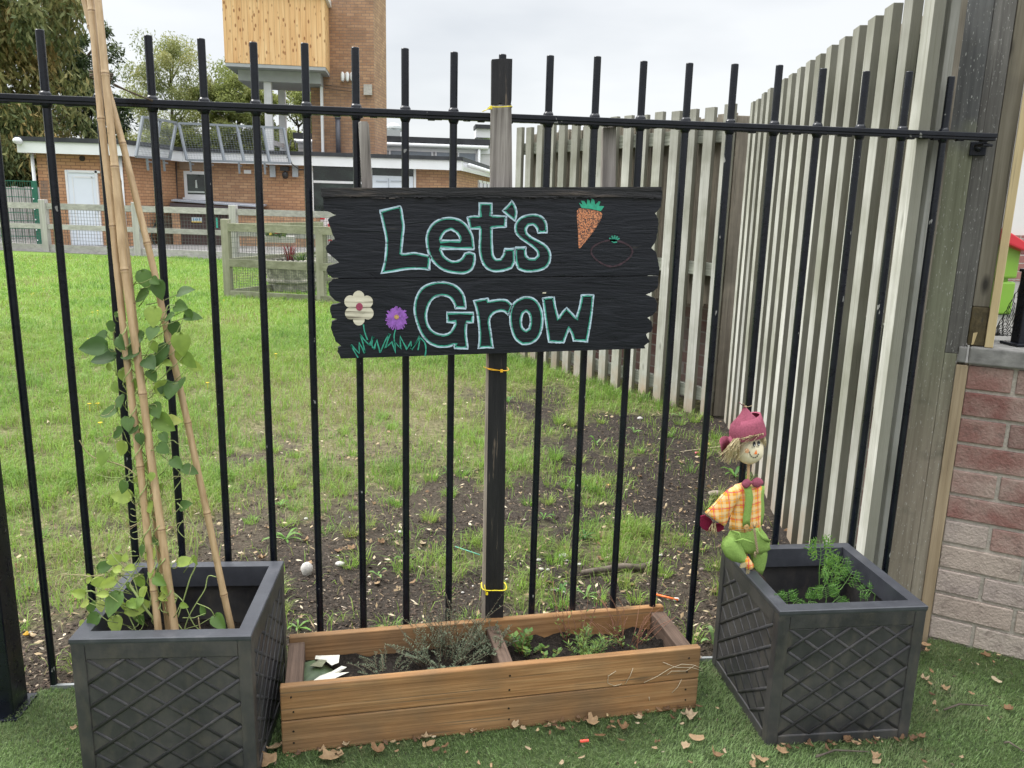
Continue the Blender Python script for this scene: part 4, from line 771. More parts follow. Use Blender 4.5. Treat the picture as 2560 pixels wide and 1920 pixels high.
# hat
b = MB(); HR_ = [((518, 382), 150, .18, 114), ((512, 325), 146, .14, 118), ((503, 265), 118, .10, 100), ((506, 225), 84, .05, 72), ((504, 192), 54, 0, 48), ((500, 160), 34, -.1, 30), ((494, 132), 12, -.2, 11), ((482, 117), 22, -.6, 12), ((462, 107), 22, -.9, 9), ((450, 100), 14, -.9, 5)]
b.loft([(Q(*c_), tilt(a, sl), vy(d_)) for c_, a, sl, d_ in HR_], 26, wob=.03); hat = b.build('felt_hat', felt, scw, smooth=True)
b = MB(); b.loft([(Q(*c_), tilt(a, sl), vy(d_)) for c_, a, sl, d_ in (((519, 386), 157, .20, 122), ((514, 335), 157, .17, 128), ((508, 268), 137, .22, 112), ((520, 212), 102, .36, 88), ((520, 218), 90, .36, 80))], 30, wob=.02, cap=False); b.build('turned_brim', felt, hat, smooth=True)
b = MB()     # curled flap hanging at the back left
for i in range(13):
    f = i/12; a = -.6+3.4*f; rad = 58*(1-.45*f)
    cx, cy = 330+rad*math.cos(PI-a)*1.0, 470-rad*math.sin(a)*.95
    top = Q(cx, cy-55+10*f, .01+.03*math.sin(a)); bot = Q(cx+25+20*f, cy+70-26*f, .01+.03*math.sin(a)); b.v += [tuple(top), tuple(bot)]
for i in range(12): b.f.append((2*i, 2*i+1, 2*i+3, 2*i+2)); b.t.append(.5)
o = b.build('hat_flap', felt, hat, smooth=True, fix=False); sd_ = o.modifiers.new('solid', 'SOLIDIFY'); sd_.thickness = .0015
b = MB(); b.tube([Q(360, 385, 0), Q(395, 440, -.01), Q(430, 470, -.02), Q(400, 500, 0)], [.010, .014, .012, .006], 10, .5); b.build('hat_flap', felt, hat, smooth=True)
b = MB(); c0 = Q(493, 126); P = [c0+np.array([.0045*math.cos(a), .0045*math.sin(a), .001*math.sin(2*a)]) for a in np.linspace(0, 2*PI, 12)]; b.tube(P, .0009, 5); b.tube([c0, Q(520, 128, -.004), Q(552, 118, -.004)], .0009, 5); b.tube([c0, Q(478, 98, -.006)], .0009, 5); b.build('hat_string', rope, hat, smooth=True)
# shirt
b = MB(); b.loft([(Q(*c_), tilt(a, sl), vy(d_)) for c_, a, sl, d_ in (((520, 785), 40, 0, 35), ((515, 805), 118, .05, 60), ((512, 840), 136, 0, 70), ((510, 930), 135, 0, 72), ((505, 1030), 136, 0, 74), ((498, 1130), 142, 0, 76), ((495, 1185), 145, 0, 78))], 28, wob=.035); sh = b.build('plaid_shirt', plaid, scw, smooth=True)
b = MB(); dS = np.array([Q(215, 1115)[0]-Q(420, 850)[0], 0, Q(215, 1115)[2]-Q(420, 850)[2]]); dS /= np.linalg.norm(dS); nS = np.array([-dS[2], 0, dS[0]])
SL = [((432, 838), 42, 40), ((405, 872), 62, 50), ((350, 935), 78, 52), ((295, 1010), 92, 50), ((250, 1075), 108, 48), ((232, 1100), 112, 46)]
b.loft([(Q(*c_, -.01), nS*a*ZP, vy(d_)) for c_, a, d_ in SL], 24, wob=.05); b.build('sleeve', plaid, sh, smooth=True)
b = MB(); b.tube([Q(385, 800, -.02), Q(300, 900, -.024), Q(205, 1010, -.026), Q(165, 1060, -.02)], .0008, 4); b.build('sleeve_seam', felt, sh)
b = MB(); b.prism([Q(x, y, -.004) for x, y in ((112, 1075), (150, 1065), (200, 1100), (225, 1140), (270, 1140), (312, 1150), (310, 1190), (265, 1212), (215, 1200), (170, 1208), (125, 1185), (108, 1160))], (0, .006, 0)); b.build('mitten', felt2, scw, bevel=.001)
b = MB()
for q in range(16): x, y = r_.uniform(200, 240), r_.uniform(1120, 1150); b.tube([Q(x, y, -.012), Q(x+r_.uniform(-30, 12), y+r_.uniform(40, 70), -.016), Q(x+r_.uniform(-55, 20), y+r_.uniform(70, 120), -.01)], [.0012, .001, .0005], 4, .5, t=r_.random()*.6)
b.build('straw_hand', straw, scw, fix=False)
# bow tie
b = MB(); b.loft([(Q(543-i*11.2, 786+i*1.5, -.024), (0, 0, ZP*h_), vy(10+h_*.35)) for i, h_ in enumerate((10, 27, 37, 41, 41, 36, 25, 8))], 16, wob=.03)
b.loft([(Q(548+i*14.2, 785-i*.8, -.024), (0, 0, ZP*h_), vy(10+h_*.35)) for i, h_ in enumerate((10, 29, 40, 45, 46, 41, 30, 10))], 16, wob=.03); b.ball(Q(546, 784, -.030), (12*ZP, 12*ZP, 15*ZP)); b.build('bow_tie', felt, scw, smooth=True)
# dungarees
def ribbon(name, P, hw, dy, mat, th=.0016):
    b = MB(); n = len(P)
    for x, y, d_ in P: b.v += [tuple(Q(x-hw, y, dy+d_)), tuple(Q(x+hw, y, dy+d_))]
    b.f = [(2*i, 2*i+1, 2*i+3, 2*i+2) for i in range(n-1)]; b.t = [.5]*(n-1); o = b.build(name, mat, scw, fix=False, smooth=True); sd_ = o.modifiers.new('solid', 'SOLIDIFY'); sd_.thickness = th; return o
ribbon('brace_strap', [(512, 815, .004), (522, 860, 0), (530, 910, -.001), (522, 970, -.002), (512, 1040, -.001), (505, 1100, 0), (503, 1165, 0)], 32, -.0245, gfelt)
ribbon('brace_strap', [(632, 812, .022), (630, 860, .016), (624, 910, .014), (628, 980, .014), (630, 1030, .014), (622, 1085, .014), (612, 1150, .014)], 29, -.0245, gfelt)
b = MB(); b.loft([(Q(*c_), tilt(a, sl), vy(d_)) for c_, a, sl, d_ in (((506, 1150), 134, 0, 74), ((508, 1185), 137, 0, 82), ((515, 1230), 165, -.05, 92), ((515, 1280), 200, -.1, 100), ((510, 1325), 205, -.12, 98), ((515, 1365), 150, -.15, 80), ((520, 1385), 70, -.1, 40))], 30, wob=.06); dg = b.build('dungarees', gfelt, scw, smooth=True)
b = MB(); b.loft([(Q(*c_, -.03), np.array([a*ZP*.74, 0, a*ZP*.62]), vy(d_)) for c_, a, d_ in (((338, 1262), 52, 34), ((350, 1300), 84, 54), ((385, 1365), 88, 60), ((430, 1412), 70, 52), ((470, 1445), 46, 40), ((495, 1460), 34, 30))], 22, wob=.07); b.build('trouser_leg', gfelt, dg, smooth=True)
b = MB(); b.loft([(Q(*c_, dd), vx(a), vy(d_)) for c_, a, d_, dd in (((600, 1320), 85, 60, 0), ((610, 1400), 82, 50, 0), ((615, 1470), 66, 34, -.003), ((618, 1530), 48, 20, -.006), ((625, 1585), 16, 8, -.008))], 20, wob=.05); b.build('trouser_leg', gfelt, dg, smooth=True)
b = MB()
for pts in ([(380, 1200, -.034), (440, 1215, -.04), (455, 1270, -.042), (400, 1290, -.04)], [(400, 1290, -.043), (470, 1270, -.046), (560, 1300, -.042)], [(600, 1200, -.036), (640, 1260, -.036), (700, 1290, -.02)]):
    b.tube([Q(*p) for p in pts], [.002, .0045, .005, .0025][:len(pts)], 8, .6)
b.build('cloth_fold', gfelt, dg, smooth=True)
b = MB(); b.loft([(Q(*c_, -.035), np.array([a*ZP*.85, 0, a*ZP*.3]), vy(d_)) for c_, a, d_ in (((500, 1430), 26, 24), ((512, 1465), 38, 30), ((528, 1500), 42, 30), ((535, 1522), 40, 28))], 16, wob=.08); b.build('plaid_cuff', plaid, dg, smooth=True)
b = MB(); b.prism([Q(x, y, -.045) for x, y in ((455, 1505), (475, 1482), (500, 1480), (510, 1510), (480, 1518), (452, 1522))], (0, .005, 0))
for q in range(8): b.tube([Q(520+r_.uniform(-14, 14), 1515, -.04), Q(525+r_.uniform(-22, 22), 1550+r_.uniform(0, 30), -.04)], .0008, 4)
b.build('straw_foot', straw, scw, fix=False)
b = MB(); b.loft([(Q(*c_, -.02), vx(a), vy(d_)) for c_, a, d_ in (((560, 1535), 22, 16), ((590, 1570), 38, 22), ((625, 1610), 42, 24), ((655, 1660), 30, 22), ((668, 1690), 8, 8))], 14); b.build('boot', plain('dark brown leather', (.03, .016, .012), .5, .3, 60), scw, smooth=True)
b = MB(); c0 = Q(504, 1167, -.0305); b.tube([c0, c0+np.array([0, -.003, 0])], 25*ZP, 20); b.tube([c0+np.array([0, -.003, 0]), c0+np.array([0, -.0037, 0])], [25*ZP, 21*ZP], 20); o = b.build('wooden_button', wood('button wood', [(.3, (.42, .24, .09)), (.7, (.60, .40, .18))], along=0, fine=400, tint=0), scw, bevel=.0006)
b = MB()
for dx, dz in ((-5, 0), (5, 0)): b.ball(c0+np.array([dx*ZP, -.0038, dz]), .0008, 6, 4)
b.build('button_hole', blk, o)
b = MB(); wP = [Q(368+(a_*272), 1197-6*math.sin(a_*PI)-8*a_, -.003-.028*math.sin(a_*PI)) for a_ in np.linspace(0, 1, 12)]; b.tube(wP, .0011, 5); b.build('twine_belt', rope, scw, smooth=True)
b = MB()
for q in range(3): b.tube([Q(572+3*i*.6+7*math.sin(i*1.1+q*2.1), 1180+i*13, -.040-.002*math.cos(i*1.1+q*2.1)) for i in range(18)], [.0016]*16+[.0012, .0006], 5)
for q in range(14): b.tube([Q(575+r_.uniform(-8, 8), 1175, -.038), Q(575+r_.uniform(-40, 40), 1140+r_.uniform(-20, 25), -.045)], .0005, 4)
for q in range(10): b.tube([Q(580+r_.uniform(-6, 6), 1380, -.040), Q(582+r_.uniform(-20, 24), 1410+r_.uniform(0, 25), -.042)], .0006, 4)
b.build('rope_tassel', rope, scw, smooth=True)
# ------------------------------------------------------------------ feathery seedlings in the right planter
fern = leafmat('carrot leaf', [(0., (.05, .13, .03)), (.5, (.11, .25, .045)), (1., (.24, .42, .07))], .4, .5); fstem = leafmat('carrot stem', [(0., (.12, .26, .06)), (1., (.2, .36, .1))], .1, .5)
def frond(b, s, P, wmax, npair, seed, t0=.5, y=-.22):
    r = random.Random(seed); pts = [PY(1660+x/2.44, 1240+z/2.44, y+dy) for x, z, dy in P]; Qp = []
    for i in range(len(pts)-1):
        for f in np.linspace(0, 1, 5)[:-1]: Qp.append(pts[i]+(pts[i+1]-pts[i])*f)
    Qp.append(pts[-1]); s.tube(Qp, [.0013*(1-.6*i/len(Qp)) for i in range(len(Qp))], 5, t=.5); n = len(Qp)
    for i in range(npair):
        f = .42+.58*(i+1)/npair; k_ = min(int(f*(n-1)), n-2); c_ = Qp[k_]+(Qp[k_+1]-Qp[k_])*(f*(n-1)-k_); ax = Qp[k_+1]-Qp[k_]; ax /= np.linalg.norm(ax); side = np.cross(ax, -ROWS[2]+np.array([0, 0, .3])); side /= np.linalg.norm(side); W = wmax*1.1*math.sin(PI*min(.98, .22+.75*(1-f)*1.3))
        for sg in (-1, 1):
            d = side*sg+ax*.55; d /= np.linalg.norm(d); m_ = 3; e_ = c_+d*W+np.array([0, r.uniform(-.008, .004), -.003]); s.tube([c_, (c_+e_)/2, e_], .0006, 4, t=.5)
            for j in range(1, m_+1):
                g = c_+(e_-c_)*(j/m_); LL = W*.46*(1.15-.5*j/m_)
                for s2 in ((-1, 1) if j < m_ else (0,)):
                    dd = d*.7+np.cross(d, -ROWS[2])*s2*.8; dd /= np.linalg.norm(dd); pp = np.cross(dd, ROWS[2]); pp /= np.linalg.norm(pp); h = LL*.17; t = min(1, max(0, t0+r.uniform(-.25, .25))); nn = ROWS[2]*-.2*LL
                    b.add([g, g+dd*LL*.35+pp*h, g+dd*LL*.62+pp*h*.45, g+dd*LL*.8+pp*h*.75, g+dd*LL+nn, g+dd*LL*.8-pp*h*.75, g+dd*LL*.62-pp*h*.45, g+dd*LL*.35-pp*h], [(0, 1, 2, 6, 7), (2, 3, 4, 5, 6)], t)
def seedling(lab, fr, seed, y, t0=.5):
    root = thing('feathery_seedling', PY(1660+fr[0][0][0][0]/2.44, 1240+fr[0][0][0][1]/2.44, y), lab, 'seedling', 'feathery seedlings in the right planter'); b, s = MB(), MB()
    for q, (P, wm, npr) in enumerate(fr): frond(b, s, P, wm, npr, seed*10+q, t0, y)
    b.build('leaves', fern, root, fix=False); s.build('stems', fstem, root, smooth=True)
seedling('tallest feathery seedling reaching above the rim of the right planter', [([(945, 610, 0), (948, 440, 0), (958, 350, 0), (950, 272, 0)], .036, 6), ([(955, 600, 0), (1000, 500, .01), (1040, 430, .0), (1015, 390, 0)], .03, 5)], 1, -.235, .7)
seedling('broad feathery seedling in the middle of the right planter', [([(1040, 600, 0), (1030, 520, 0), (1010, 450, 0), (985, 420, -.02)], .030, 6), ([(1040, 600, 0), (1010, 540, 0), (1030, 470, -.01)], .024, 5)], 2, -.24, .6)
seedling('feathery seedling leaning right near the back rim of the planter', [([(1040, 610, 0), (1085, 560, 0), (1120, 510, 0), (1150, 460, 0)], .026, 5), ([(1050, 600, .02), (1070, 480, .02), (1095, 385, .02)], .024, 6)], 3, -.22, .35)
seedling('low feathery seedling beside the front rim of the right planter', [([(985, 690, 0), (990, 620, 0), (985, 560, 0)], .034, 6), ([(985, 690, 0), (930, 650, 0), (885, 640, 0)], .030, 5), ([(990, 690, 0), (1040, 640, 0), (1070, 610, 0)], .028, 5)], 4, -.32, .45)
seedling('small feathery seedling at the left front of the right planter', [([(755, 700, 0), (750, 650, 0), (748, 590, 0)], .026, 5), ([(755, 700, 0), (790, 655, 0), (815, 625, 0)], .022, 4), ([(755, 700, 0), (720, 650, 0), (700, 605, 0)], .02, 4)], 5, -.33, .3)
seedling('single feathery leaf at the right side of the right planter', [([(1280, 650, 0), (1288, 600, 0), (1250, 572, 0), (1200, 580, 0)], .022, 5)], 6, -.26, .25)
# ------------------------------------------------------------------ slatted timber fences on the right
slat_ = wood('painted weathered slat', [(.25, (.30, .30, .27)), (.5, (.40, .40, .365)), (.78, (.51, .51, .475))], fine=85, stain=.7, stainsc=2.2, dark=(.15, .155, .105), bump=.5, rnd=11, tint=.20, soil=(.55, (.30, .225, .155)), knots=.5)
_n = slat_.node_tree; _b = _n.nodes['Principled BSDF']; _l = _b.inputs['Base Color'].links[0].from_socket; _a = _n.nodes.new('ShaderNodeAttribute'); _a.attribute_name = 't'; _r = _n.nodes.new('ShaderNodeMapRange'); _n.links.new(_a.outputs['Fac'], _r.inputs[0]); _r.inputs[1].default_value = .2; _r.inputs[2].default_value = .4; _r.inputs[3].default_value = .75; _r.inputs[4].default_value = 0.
_m = _n.nodes.new('ShaderNodeMix'); _m.data_type = 'RGBA'; _n.links.new(_r.outputs[0], _m.inputs[0]); _n.links.new(_l, _m.inputs[6]); _m.inputs[7].default_value = (.16, .155, .115, 1); _n.links.new(_m.outputs[2], _b.inputs['Base Color'])  # side faces mixed to dark olive: algae tone plus ambient shade put into the colour
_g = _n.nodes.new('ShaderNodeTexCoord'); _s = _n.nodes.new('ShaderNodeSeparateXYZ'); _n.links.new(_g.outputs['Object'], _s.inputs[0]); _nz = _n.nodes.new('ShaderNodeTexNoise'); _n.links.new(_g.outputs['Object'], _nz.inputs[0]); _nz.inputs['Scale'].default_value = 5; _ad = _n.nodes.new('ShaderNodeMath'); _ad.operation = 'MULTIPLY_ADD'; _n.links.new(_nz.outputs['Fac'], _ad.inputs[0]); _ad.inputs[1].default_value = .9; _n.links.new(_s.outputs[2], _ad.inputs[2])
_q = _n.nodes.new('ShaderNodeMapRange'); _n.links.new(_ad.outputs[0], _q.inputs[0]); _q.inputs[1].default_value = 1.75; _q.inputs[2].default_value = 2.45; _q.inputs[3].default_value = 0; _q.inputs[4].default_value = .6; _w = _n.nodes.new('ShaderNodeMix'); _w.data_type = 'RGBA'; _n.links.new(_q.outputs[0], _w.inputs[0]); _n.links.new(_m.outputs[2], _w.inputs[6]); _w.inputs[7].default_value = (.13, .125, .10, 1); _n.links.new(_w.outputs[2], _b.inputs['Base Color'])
rearw = wood('brown rear slat', [(.3, (.14, .12, .095)), (.6, (.25, .22, .175)), (.8, (.33, .30, .24))], fine=70, stain=.6, dark=(.07, .065, .05), bump=.4, rnd=11, tint=.15)
railw = wood('lichened fence rail', [(.3, (.16, .165, .13)), (.6, (.30, .31, .26)), (.8, (.42, .44, .38))], along=0, fine=60, stain=.7, dark=(.05, .05, .045), bump=.5, rnd=11)
def slatfence(p0, p1, n, first, lab, seed, zt=1.955):
    p0, p1 = np.array(p0), np.array(p1); L = np.linalg.norm(p1-p0); u = (p1-p0)/L; nb = np.array([u[1], -u[0]]); nb = nb if nb[0] > 0 else -nb; rz = math.atan2(u[1], u[0]); r = random.Random(seed)
    root = thing('slatted_fence', (p0[0], p0[1], 0), lab, 'fence', 'weathered slatted timber fences', rz); sd = 1 if np.dot(nb, [-u[1], u[0]]) > 0 else -1
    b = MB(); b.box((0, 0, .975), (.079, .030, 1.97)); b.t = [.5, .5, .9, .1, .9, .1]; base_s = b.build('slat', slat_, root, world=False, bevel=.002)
    b = MB(); b.box((0, 0, 1.33), (.150, .020, 1.2)); base_r = b.build('rear_slat', rearw, root, world=False, bevel=.002)
    for i in range(n):
        s = base_s if i == 0 else base_s.copy()
        if i: col.objects.link(s); s.parent = root
        s.location = (first+i*(L-first*2)/(n-1)+r.uniform(-.003, .003), sd*.016, r.uniform(-.006, .006)); s.rotation_euler = (0, r.uniform(-.003, .003), r.uniform(-.02, .02))
        if i < n-1:
            s = base_r if i == 0 else base_r.copy()
            if i: col.objects.link(s); s.parent = root
            s.location = (first+(i+.5)*(L-first*2)/(n-1)+r.uniform(-.014, .014), sd*.092, r.uniform(-.03, .0))
    for z, h in ((.13, .085), (.955, .085), (1.79, .09)):
        b = MB(); b.box((L/2+.03, sd*.052, z), (L-.08, .040, h)); b.build('rail', railw, root, world=False, bevel=.003)
    return root
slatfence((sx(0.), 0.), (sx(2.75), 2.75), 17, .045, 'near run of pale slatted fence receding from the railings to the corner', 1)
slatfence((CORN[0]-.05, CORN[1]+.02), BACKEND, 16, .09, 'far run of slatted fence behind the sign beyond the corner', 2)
b = MB(); b.box((sx(2.8)+.035, 2.91, .95), (.14, .07, 1.9)); tag(b.build('fence_post', rearw, bevel=.004), 'brown square post in the corner between the two slatted fence runs', 'post')
# raised brick terrace behind the slats
brk2 = bricks('dusky terrace brick', (.16, .085, .075), (.24, .17, .15), (.27, .25, .23), .225, .070, .012, (.19, .175, .165), vary=.95)
pav = plain('concrete paving', (.10, .097, .09), .85, .25, 12, .4)
TP2 = [(2.56, .20), (sx(2.75)+.22, 2.95), (1.95, 5.15), (2.3, 5.6), (9, 6), (9, -4.6), (2.70, .02)]
b = MB(); b.prism([(x, y, -.02) for x, y in TP2], (0, 0, .76)); tag(b.build('raised_terrace', brk2), 'raised brick edged terrace beyond the slatted fences', 'terrace', kind='structure')
b = MB(); b.prism([(x, y, .744) for x, y in TP2], (0, 0, .012)); tag(b.build('terrace_paving', pav), kind='structure')
# pale cladding posts seen through the gaps of the near run
yw = wood('new yellow timber', [(.3, (.46, .35, .18)), (.7, (.62, .50, .29))], fine=50, stain=.25, dark=(.30, .24, .15), bump=.25, rnd=9, knots=.5)
cl = thing('timber_cladding', (2.85, .9, .92), 'yellow timber cladding glimpsed through the near slatted fence', 'cladding')
for j in range(3):
    b = MB(); b.bar((sx(.2)+.36, .28, 1.02+j*.15), (sx(1.7)+.36, 1.75, 1.02+j*.15), .022, .14); b.build('board', wood('cladding board %d' % j, [(.3, (.42, .33, .19)), (.7, (.56, .46, .28))], along=1, fine=40, stain=.3, rnd=5) if j == 0 else bpy.data.materials['cladding board 0'], cl, bevel=.003)
# ------------------------------------------------------------------ timber posts at the end of the railings
def vbox(b, t0, t1, z0, z1, d0, d1):
    c = W0+WD*(t0+t1)/2-WN*(d0+d1)/2; b.box((c[0], c[1], (z0+z1)/2), (t1-t0, d1-d0, z1-z0), rz=math.atan2(WD[1], WD[0]))
k = NT('lichened post', .9, .25); v = k.coords((70, 70, 3)); g1 = k.noise(v, 1., 6, .6); zz = k.sep(k.n('ShaderNodeTexCoord').outputs['Object'], 2); v1 = k.coords()
c1 = k.ramp(g1, [(.3, (.075, .077, .077)), (.7, (.14, .142, .138))]); c2 = k.ramp(g1, [(.3, (.15, .155, .105)), (.7, (.25, .26, .185))]); c3 = k.ramp(g1, [(.3, (.20, .17, .13)), (.7, (.32, .285, .225))])
f = k.math('ADD', zz, k.math('MULTIPLY', k.math('SUBTRACT', k.noise(v1, 9, 4), .5), .25)); c = k.mix(k.ramp(k.math('MULTIPLY', f, .5), [(.755, 0.), (.80, 1.)]), k.mix(k.ramp(k.math('MULTIPLY', f, .5), [(.30, 0.), (.52, 1.)]), c3, c2), c1)
fl = k.noise(k.coords((330, 330, 70)), 1., 2); c = k.mix(k.ramp(fl, [(.66, 0.), (.69, .75)]), c, (.50, .50, .47)); st_ = k.noise(v1, 14, 4); c = k.mix(k.ramp(st_, [(.55, 0.), (.75, .5)]), c, (.08, .075, .06)); k.base(c); k.bump(g1, .5, .004); pm = k.m
dk = wood('dark weathered board', [(.3, (.085, .082, .076)), (.7, (.17, .165, .152))], fine=110, stain=.4, flecks=(.42, .42, .40), bump=.4, rnd=4)
gy_ = wood('grey brown timber', [(.3, (.13, .115, .085)), (.7, (.25, .225, .175))], fine=60, stain=.5, knots=.9, rnd=4)
tan = wood('tan timber strip', [(.3, (.24, .18, .11)), (.7, (.38, .30, .20))], fine=80, stain=.3, dark=(.14, .10, .07), rnd=4, knots=.4)
gp_ = thing('gate_post', W0-WD*.06, 'tall lichened timber post fixed beside the railing end', 'post')
xa_, xb_ = PY(2290, 680, .03)[0], PY(2313, 680, .03)[0]; b = MB(); b.box(((xa_+xb_)/2, .045, 1.5), (xb_-xa_, .03, 3.)); b.build('thin_batten', slat_, gp_, bevel=.002)
b = MB(); vbox(b, -.1435, -.055, -.02, 3., 0, .09); b.build('post', pm, gp_, bevel=.003)
b = MB(); vbox(b, -.0545, -.0195, -.02, .93, .003, .06); b.build('side_board', pm, gp_, bevel=.002)
b = MB(); vbox(b, -.0545, -.0005, .9302, 3., .003, .06); b.build('side_board', dk, gp_, bevel=.002)
b = MB(); vbox(b, -.019, .0135, -.02, .899, -.004, .05); tag(b.build('timber_strip', tan, bevel=.002), 'tan vertical timber strip between the post and the brick wall', 'timber')
gw = thing('pergola_post', W0+WD*.03+np.array([0, 0, .957]), 'grey brown post with a yellow edge strip standing on the wall coping', 'post')
b = MB(); vbox(b, .0005, .045, 1.075, 3., .012, .06); b.build('post', gy_, gw, bevel=.002)
b = MB(); vbox(b, .0005, .046, .958, 1.074, .006, .06); b.build('foot_block', wood('mossy end grain', [(.3, (.055, .042, .02)), (.7, (.15, .115, .055))], fine=60, stretch=.8, stain=.6, bump=.9), gw, bevel=.004)
b = MB(); vbox(b, .0465, .069, .958, 3., -.004, .055); b.build('edge_strip', yw, gw, bevel=.002); b = MB(); vbox(b, -.02, .046, .958, 3., .0605, .075); b.build('backing_board', dk, gw)
b = MB(); p_ = PV(2434, 845)+WN*.005; b.add([p_+np.array([-.004, 0, -.02]), p_+np.array([.003, 0, -.018]), p_+np.array([.009, -.002, .018]), p_+np.array([-.004, -.001, .016])], [(0, 1, 2, 3)]); tag(b.build('leaf_scrap', yw), 'pale scrap of leaf stuck at the foot of the mossy block', 'leaf')
b = MB(); vbox(b, .0695, 1.2, 1.862, 2.02, .0, .05); tag(b.build('pergola_beam', dk, bevel=.004), 'dark timber beam at the top right corner', 'beam')
# ------------------------------------------------------------------ brick wall with coping
bw = thing('brick_wall', W0+WD*.3, 'low wall of red and whitewashed bricks with a grey stone coping', 'wall'); r = random.Random(44)
k = NT('old brick', .9, .2); v = k.coords(); n1 = k.noise(v, 26, 6, .7); n2 = k.noise(v, 6, 5, .6); t_ = k.attr()
red = k.ramp(t_, [(0., (.13, .045, .042)), (.25, (.19, .07, .06)), (.5, (.26, .14, .12)), (.55, (.33, .26, .225)), (.8, (.40, .35, .295)), (1., (.33, .27, .25))])
c = k.mix(k.ramp(n2, [(.38, .1), (.70, .85)]), red, (.42, .35, .30)); c = k.mix(k.ramp(n1, [(.32, .5), (.48, 0.)]), c, (.12, .09, .08)); k.base(c); k.bump(k.math('ADD', n1, k.noise(v, 120, 3)), .7, .006); bm_ = k.m
mort = plain('sandy mortar', (.47, .43, .375), .95, .22, 70, .8, .2, dist=.006)
b = MB(); vbox(b, .014, 1.25, -.02, .903, .008, .10); b.build('mortar', mort, bw)
b = MB(); rh = .0822
for row in range(11):
    z1 = .903-row*rh-.004; z0 = z1-.0705; x = .0145-(0 if row % 2 else .105)-r.uniform(0, .012)
    while x < 1.2:
        L = .226+r.uniform(-.004, .004); x0, x1 = max(x, .0145), x+L; x += L+.011
        if x1-x0 < .03: continue
        pale_ = (row >= 7) or (row == 5 and r.random() < .25) or (row == 6 and r.random() < .8); t = r.uniform(.6, 1.) if pale_ else r.uniform(0, .46)
        if row >= 4 and not pale_: t = r.uniform(.2, .52)
        vbox(b, x0, x1, z0+r.uniform(-.001, .001), z1, -r.uniform(.0, .003), .05); b.t[-6:] = [t]*6
b.build('bricks', bm_, bw, bevel=.003)
cop = plain('weathered coping stone', (.20, .195, .185), .9, .35, 25, .7, .2, dist=.006)
for t0, t1 in ((.010, .42), (.428, .86), (.868, 1.25)):
    b = MB(); vbox(b, t0, t1, .905, .957, -.014, .20); b.build('coping_stone', cop, bw, bevel=.005)
b = MB(); vbox(b, -.0185, .004, .906, .954, -.008, .05); b.build('coping_stone', cop, bw, bevel=.004)
# black post, netting, playhouse and white wall on the terrace
bp = thing('black_post', PV(2552, 860), 'black square post standing on the coping at the right edge', 'post'); c0 = PY(2558, 800, .10); z0_ = .958
b = MB(); b.box((c0[0], c0[1], z0_+.11), (.036, .036, .22)); b.build('post', blackp, bp, bevel=.003); b = MB(); b.box((c0[0], c0[1], z0_+.224), (.044, .044, .010)); b.build('cap', blackp, bp, bevel=.002); b = MB(); b.box((c0[0], c0[1], z0_+.004), (.075, .075, .008)); b.build('foot_plate', blackp, bp, bevel=.002)
b = MB(); A = PY(2480, 838, .20); B = PY(2556, 700, .13); C = PY(2556, 842, .16); nn_ = 9
def tri_(f, g): return A+(B-A)*f*(1-g)+(C-A)*f*g+np.array([0, 0, -.012*math.sin(PI*f)*math.sin(PI*g)])
for g in range(nn_+1): b.tube([tri_(f, min(1, max(0, g/nn_+.05*(-1)**i))) for i, f in enumerate(np.linspace(.02, 1, 13))], .0013, 4)
for f in range(1, 9): b.tube([tri_(f/8+.03*(-1)**i, g) for i, g in enumerate(np.linspace(0, 1, 10))], .0011, 4)
tag(b.build('black_netting', plain('black net cord', (.012, .012, .014), .6, .1, 50, 0)), 'black string netting stretched between the yellow strip and black post', 'net')
pgreen = plain('apple green plastic', (.23, .44, .05), .35, .06, 8, 0); pred = plain('red plastic', (.62, .035, .05), .35, .06, 8, 0)
ph_ = thing('playhouse', PY(2500, 860, 2.4), 'green plastic playhouse with a red roof on the terrace', 'playhouse'); xl = PY(2400, 700, 2.4)[0]; xr = PY(2541, 690, 2.4)[0]; zt = PY(2541, 612, 2.4)[2]
for j in range(5):
    b = MB(); z1 = zt-j*.22; z0 = max(z1-.20, .757); b.box(((xl+xr)/2, 2.7, (z0+z1)/2), (xr-xl, .62, z1-z0))
    if z1 > .775: b.build('wall_panel', pgreen, ph_, bevel=.012)
    if z0 <= .757: break
b = MB(); b.box(((xl+xr)/2-.01, 2.7, (.757+zt)/2-.02), (xr-xl-.05, .56, zt-.80)); b.build('wall', pgreen, ph_)
b = MB(); RP = [(2400, 500), (2505, 570), (2530, 582), (2590, 622), (2590, 640), (2525, 612), (2500, 598), (2400, 530)]; b.prism([PY(x, y, 2.33) for x, y in RP], (0, .76, 0)); b.build('roof', pred, ph_, bevel=.008)
wr_ = plain('white render', (.74, .73, .69), .9, .05, 3, .1)
wb = thing('white_building', (8, 4.9, .92), 'white rendered building with a brick base behind the playhouse', 'building'); b = MB(); b.box((8.9, 5.1, 3.0), (5.4, .3, 4.0)); b.build('rendered_wall', wr_, wb)
b = MB(); b.box((8.9, 5.06, .95), (5.42, .34, .45)); b.build('brick_base', bricks('pink base brick', (.36, .16, .14), (.42, .24, .2), (.5, .47, .43)), wb)
